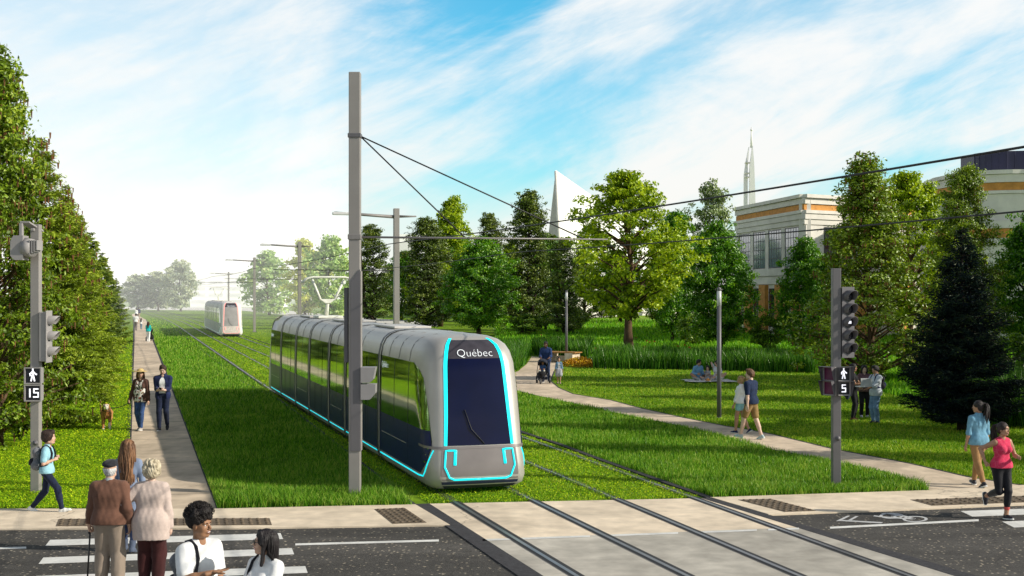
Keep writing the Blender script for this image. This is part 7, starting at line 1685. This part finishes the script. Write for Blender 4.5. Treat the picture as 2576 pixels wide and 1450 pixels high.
# father with pushchair and girl
SL = G(1357, 966); fa = make_person("smiling bearded man in a dark blue shirt pushing a black pushchair down the winding path", G(1374, 962), 168, 1.80, 0, dict(Lh=(-.17, .36, 1.03), Rh=(.17, .36, 1.03), La=(-.09, -.12, .10), Ra=(.09, .16, .085)), lean=8, skin=SK["deep"], smile=True, hair=("buzz", (0.01, 0.008, 0.008)), handp=("grip", "grip"), palm=((0, 0, -1), (0, 0, -1)), fdir=((.5, .9, -.2), (-.5, .9, -.2)), head=(-6, -6, 0),
    top=dict(mat=cloth("indigo_shirt", (0.018, 0.04, 0.13)), sleeve=1.4, hem=.88, loose=.022, collar=True), bottom=dict(mat=cloth("indigo_jeans", (0.025, 0.05, 0.13)), loose=.014), shoes=dict(mat=C_blackS, sole=C_soleW), lod=.013)
sr = rad(168); fv = Matrix.Rotation(sr, 3, 'Z') @ Vector((0, 1, 0)); sloc = fa["thing"].location + fv * .86; st = stroller("black three wheeled pushchair holding a baby on the winding path", sloc, sr, C_black, cloth("slate_canopy", (0.02, 0.024, 0.04)))
make_person("baby in a blue top and pale trousers sitting in the black pushchair", sloc + Matrix.Rotation(sr, 3, 'Z') @ Vector((0, -.03, .50 - .50)), 168, .95, 0, dict(Lh=(-.14, .20, 1.14), Rh=(.12, .24, 1.14), La=(-.14, .42, .74), Ra=(.14, .42, .74)), pelvis=(0, .0, .96), child=1, lean=-12, skin=SK["brown"], hair=("buzz", (0.012, 0.01, 0.01)), poleL=((-.3, 1, .6), (.3, 1, .6)), head=(10, 0, 0),
    top=dict(mat=C_denimb, sleeve=1.9, hem=.90, loose=.022), bottom=dict(mat=cloth("pale_trousers", (0.60, 0.58, 0.52)), loose=.020), shoes=dict(mat=cloth("grey_booties", (.3, .3, .32))), lod=.016)
make_person("little girl in a denim jacket and grey dress beside the black pushchair", G(1406, 966), 186, 1.12, 1, dict(La=(-.07, .12, .085), Ra=(.07, -.10, .09), Lh=(-.26, .06, .86), Rh=(.26, .05, .86)), child=1, skin=SK["tan"], smile=True, hair=("tied", (0.02, 0.014, 0.012)), head=(0, 6, 0),
    top=dict(mat=C_denimc, sleeve=1.9, hem=.98, loose=.030, open=.09, name="denim_jacket", inner=cloth("grey_marl", (0.45, 0.45, 0.47), var=.25, scale=40), inner_hem=.9), bottom=dict(mat=cloth("grey_pattern_skirt", (0.36, 0.36, 0.40), var=.4, scale=40), skirt=.75, loose=.014, flare=.04, name="skirt"), shoes=dict(mat=cloth("pink_shoes", (0.5, 0.32, 0.32))), lod=.013)
# picnic
bl = G(1783, 963); t = thing("picnic_blanket", "pale picnic blanket spread on the lawn before the tall grass", "blanket", bl, rad(4)); nb_ = 20; vs = []
for i in range(nb_ + 1):
    for j in range(nb_ + 1):
        x, y = (i / nb_ - .5) * 2.1, (j / nb_ - .5) * 1.5; vs.append((x + .04 * math.sin(7 * y), y + .03 * math.sin(5 * x), .095 + .018 * math.sin(4.3 * x + 1) * math.sin(5.1 * y)))
mb = MB(); mb.add(vs, [(i * (nb_ + 1) + j, (i + 1) * (nb_ + 1) + j, (i + 1) * (nb_ + 1) + j + 1, i * (nb_ + 1) + j + 1) for i in range(nb_) for j in range(nb_)], 0, True); mb.build("cloth", cloth("pale_blanket", (0.55, 0.53, 0.50), var=.25, scale=9), t)
SIT = dict(La=(-.24, .26, .13), Ra=(.10, .30, .13)); ZS = .19
make_person("man in a light blue shirt sitting on the picnic blanket", G(1755, 961), -150, 1.75, 0, dict(La=(-.20, .34, .12), Ra=(.18, .36, .12), Lh=(-.10, .34, .42), Rh=(.22, .26, .36)), pelvis=(0, 0, ZS), lean=6, skin=SK["tan"], hair=("short", (0.012, 0.01, 0.01)), poleL=((-1, .3, .55), (1, .3, .55)), head=(35, -8, 0),
    top=dict(mat=cloth("sky_blue_shirt", (0.17, 0.34, 0.52)), sleeve=1.9, hem=.9, loose=.024, collar=True), bottom=dict(mat=cloth("stone_trousers", (0.42, 0.42, 0.42)), loose=.022), shoes=dict(mat=C_whiteL), lod=.014)
make_person("small girl with long dark hair sitting between the two adults on the blanket", G(1780, 962), 175, 1.20, 1, dict(La=(-.16, .34, .12), Ra=(.16, .36, .12), Lh=(-.05, .22, .52), Rh=(.06, .22, .52)), pelvis=(0, 0, ZS + .02), child=1, skin=SK["light"], smile=True, hair=("long", (0.02, 0.014, 0.012)), poleL=((-1, .3, .5), (1, .3, .5)), head=(-10, -4, 0),
    top=dict(mat=cloth("grey_top", (0.34, 0.33, 0.34), var=.3), sleeve=.7, hem=.9, loose=.02), bottom=dict(mat=cloth("soft_grey", (0.42, 0.38, 0.36)), loose=.02), shoes=dict(mat=C_whiteL), lod=.014)
make_person("dark haired woman in white sitting behind the lamp post on the picnic blanket", G(1804, 961), 140, 1.66, 1, dict(La=(-.30, .30, .12), Ra=(.20, .40, .12), Rh=(.10, .26, .72), Lh=(-.20, .28, .34)), pelvis=(0, 0, ZS), lean=2, skin=SK["light"], hair=("long", (0.012, 0.01, 0.01)), poleL=((-1, .3, .5), (1, .3, .5)), head=(-40, -6, 0),
    top=dict(mat=C_white, sleeve=.7, hem=.9, loose=.02), bottom=dict(mat=cloth("flower_skirt", (0.62, 0.60, 0.56), var=.3, scale=30), loose=.03), shoes=dict(mat=cloth("tan_sandal", (.45, .25, .15))), lod=.014)
t = thing("fruit_plate", "plate of orange fruit on the blanket in front of the small girl", "plate", G(1781, 966) + Vector((0, 0, .113))); mb = MB(); mb.tube([(0, 0, 0), (0, 0, .015)], [.11, .14], 16); mb.build("plate", C_whiteL, t)
Mo = mat("orange_fruit", (0.55, 0.20, 0.02), .5)
for x, y, z in ((-.06, 0, .045), (.06, .02, .045), (0, -.05, .045), (.0, .03, .085)): mb = MB(); mb.sphere((x, y, z), .045, 0, 10, 7); mb.build("orange", Mo, t)
# couple walking off along the winding path
make_person("young woman with a blonde ponytail in a white shirt and pale blue shorts walking off", G(1864, 1091), 52, 1.60, 1, dict(La=(-.07, .14, .085), Ra=(.07, -.24, .13), Lh=(-.24, .12, .84), Rh=(.22, -.06, .84)), skin=SK["tan"], hair=("ponytail", (0.38, 0.22, 0.09), (0.58, 0.38, 0.18)), head=(10, 0, 0),
    top=dict(mat=C_white, sleeve=1.5, hem=.92, loose=.022, collar=True), bottom=dict(mat=cloth("aqua_shorts", (0.24, 0.50, 0.56)), len=.38, loose=.018, name="shorts"), shoes=dict(mat=C_navy, sole=C_soleW), footpitch=(4, -32), lod=.010)
make_person("tall young man in a navy T-shirt and khaki shorts walking off along the path", G(1890, 1106), 46, 1.87, 0, dict(La=(-.09, .26, .09), Ra=(.09, -.24, .11), Lh=(-.25, -.05, .84), Rh=(.25, .10, .84)), skin=SK["fair"], hair=("short", (0.13, 0.065, 0.03)), head=(26, 0, 0), lean=3,
    top=dict(mat=cloth("navy_tee", (0.012, 0.024, 0.065), var=.2), sleeve=.85, hem=.88, loose=.020, cuff=.02, name="tshirt"), bottom=dict(mat=cloth("khaki_shorts", (0.27, 0.17, 0.065)), len=.80, loose=.028, name="shorts"), shoes=dict(mat=cloth("pale_blue_canvas", (0.42, 0.52, 0.54)), sole=C_soleW), footpitch=(8, -14), lod=.010)
# trio with laptop
make_person("woman in black with her hair tied back, pointing towards the open laptop", G(2146, 1058), -118, 1.74, 1, dict(Rh=(.10, .34, 1.14), Lh=(-.06, .38, 1.10)), skin=SK["brown"], hair=("tied", (0.012, 0.009, 0.008)), head=(8, -4, 0), handp=("relaxed", "point"),
    top=dict(mat=C_black, sleeve=.35, hem=.92, loose=.010), bottom=dict(mat=C_black, loose=.010), shoes=dict(mat=cloth("brown_shoe", (.10, .04, .02))), lod=.011)
t = thing("shoulder_bag", "dark blue shoulder bag at the hip of the woman in black", "bag", G(2136, 1062), rad(-118)); s = SDF(); s.cap((-.13, -.05, .80), (.13, -.05, .80), .06, None, .04); s.cap((-.13, -.05, .96), (.13, -.05, .96), .045, None, .04); s.cap((0, -.05, .8), (0, -.05, .96), .13, .12, .05, sy=.5); to_obj("bag", s.mesh(.014, [(.003, 20)]), cloth("blue_leather", (0.012, 0.02, 0.06)), t)
mb = MB(); mb.tube([(-.12, -.05, .98), (-.10, .10, 1.25), (.0, .16, 1.47), (.10, .10, 1.25), (.12, -.05, .98)], .012, 6); mb.build("strap", C_bagd, t)
make_person("dark haired woman with a fringe in a mauve top, standing between the other two", G(2174, 1050), 178, 1.63, 1, dict(Rh=(.20, .26, 1.02), Lh=(-.22, .10, .92)), skin=SK["fair"], hair=("straightlong", (0.010, 0.008, 0.010)), head=(-6, -4, 0), smile=True,
    top=dict(mat=cloth("mauve_top", (0.14, 0.075, 0.085), var=.25), sleeve=1.5, hem=.86, loose=.020), bottom=dict(mat=C_black, loose=.014, hem=.026), shoes=dict(mat=cloth("grey_trainers", (.3, .32, .36)), sole=C_soleW), lod=.011)
lm_ = make_person("young man in a pale grey shirt and blue jeans holding the laptop open", G(2203, 1066), 112, 1.73, 0, dict(Rh=(.06, .42, 1.10), Lh=(-.14, .40, 1.08)), skin=SK["tan"], hair=("short", (0.012, 0.010, 0.010)), head=(-6, -10, 0), handp=("open", "open"), palm=((0, 0, 1), (0, 0, 1)),
    top=dict(mat=cloth("pale_grey_shirt", (0.50, 0.55, 0.60)), sleeve=1.25, hem=.84, loose=.026, collar=True), bottom=dict(mat=C_denimc, loose=.022, hem=.022), shoes=dict(mat=C_blackS), lod=.011)
backpack(lm_, "dark rucksack on the man in the pale grey shirt", C_bagd, C_navy, (.14, .08, .22), 1.24)
c = wpt(lm_, (-.04, .52, 1.13)); t = thing("laptop", "open silver laptop shared by the three people on the lawn", "laptop", c, rad(112)); mb = MB(); mb.box((0, 0, 0), (.36, .25, .018), bev=.005); mb.build("keyboard_base", M_lap, t)
mb = MB(); mb.box((.0, .0, .0), (.36, .012, .25), bev=.004); o = mb.build("lid", M_lap, t); o.location = (-.17, -.02, .13); o.rotation_euler = (0, 0, rad(78))
# jogger and denim shirt woman
C_pink = cloth("pink_sport_top", (0.62, 0.035, 0.10), var=.06)
_n = C_pink.node_tree; _b = _n.nodes["Principled BSDF"]; _s0 = _b.inputs["Base Color"].links[0].from_socket; _tc = N(_n, "ShaderNodeTexCoord"); _v = N(_n, "ShaderNodeTexVoronoi", Scale=13.0, feature='DISTANCE_TO_EDGE'); _n.links.new(_tc.outputs["Object"], _v.inputs["Vector"])
_l = N(_n, "ShaderNodeMath", operation='LESS_THAN'); _n.links.new(_v.outputs["Distance"], _l.inputs[0]); _l.inputs[1].default_value = .012; _m2 = N(_n, "ShaderNodeMath", operation='MULTIPLY'); _n.links.new(_l.outputs[0], _m2.inputs[0]); _m2.inputs[1].default_value = .4
_mx = N(_n, "ShaderNodeMix", data_type='RGBA'); _n.links.new(_m2.outputs[0], _mx.inputs[0]); _n.links.new(_s0, _mx.inputs[6]); _mx.inputs[7].default_value = (0.75, 0.35, 0.40, 1); _n.links.new(_mx.outputs[2], _b.inputs["Base Color"])
jg = make_person("jogger in a bright pink vest and black leggings running over the crosswalk", G(2519, 1305), -166, 1.68, 1, dict(La=(-.03, .10, .085), Ra=(.055, -.36, .36), Rh=(.29, -.06, 1.02), Lh=(-.19, .24, 1.12)), pelvis=(0, 0, .945), lean=4, skin=SK["tan"], hair=("ponytail", (0.03, 0.018, 0.015)), head=(28, 2, 0), handp=("fist", "fist"), footpitch=(6, -78), twist=8, poleA=((-.5, -1, -.3), (.8, -1, .1)),
    top=dict(mat=C_pink, sleeve=0, hem=.93, loose=.012, neck=.06, name="vest"), bottom=dict(mat=cloth("black_leggings", (0.008, 0.008, 0.012), rough=.55), len=1.72, loose=.006, name="leggings"), shoes=dict(mat=C_blackS, sole=C_soleW), lod=.009)
for sd in (-1, 1):
    k, a = jg["kn", sd], jg["an", sd]; s = SDF(); s.cap(k.lerp(a, .69), k.lerp(a, .735), .050, .049, .01); to_obj("legging_cuff", s.mesh(.008), mat("coral_trim", (0.62, 0.08, 0.07), .7), jg["thing"], jg["S"])
dw = make_person("woman with a dark ponytail in a light denim shirt and tan trousers walking off", G(2461, 1226), 12, 1.74, 1, dict(La=(-.05, -.26, .12), Ra=(.05, .24, .09), Lh=(-.27, .02, .80), Rh=(.25, .08, .80)), skin=SK["tan"], hair=("ponytail", (0.018, 0.012, 0.012)), head=(42, 0, 0), footpitch=(-20, 10),
    top=dict(mat=cloth("light_denim", (0.15, 0.33, 0.46), var=.2), sleeve=1.05, hem=.86, loose=.020, collar=True, fold=.004, name="denim_shirt"), bottom=dict(mat=cloth("tan_chinos", (0.34, 0.19, 0.08), var=.15, scale=8), loose=.012, hem=.012, len=1.88), shoes=dict(mat=C_blackS, sole=C_soleW), lod=.009)

# ------------------------------------------------------------------ haze lying over the far end of the line
mb = MB(); mb.prism([(-420, 106), (-16, 106), (-24, 190), (-48, 400), (-90, 750), (-420, 750)], -0.5, 26.0)
hz = tag(mb.build("haze", bpy.data.materials.new("haze_air")), None, None, None, "structure")
m = hz.data.materials[0]; m.use_nodes = True; nt = m.node_tree; nt.nodes.clear(); o = N(nt, "ShaderNodeOutputMaterial"); v = N(nt, "ShaderNodeVolumeScatter"); v.inputs["Color"].default_value = (1, 1, 1, 1); v.inputs["Density"].default_value = 0.0014; v.inputs["Anisotropy"].default_value = 0.0
e = N(nt, "ShaderNodeEmission"); e.inputs[0].default_value = (1, 0.985, 0.93, 1); e.inputs[1].default_value = 0.0014 * 0.75  # added glow whitens the haze in place of scattered sunlight
a_ = N(nt, "ShaderNodeAddShader"); nt.links.new(v.outputs[0], a_.inputs[0]); nt.links.new(e.outputs[0], a_.inputs[1]); nt.links.new(a_.outputs[0], o.inputs["Volume"])
print("script time %.1f" % (time.time() - T0))
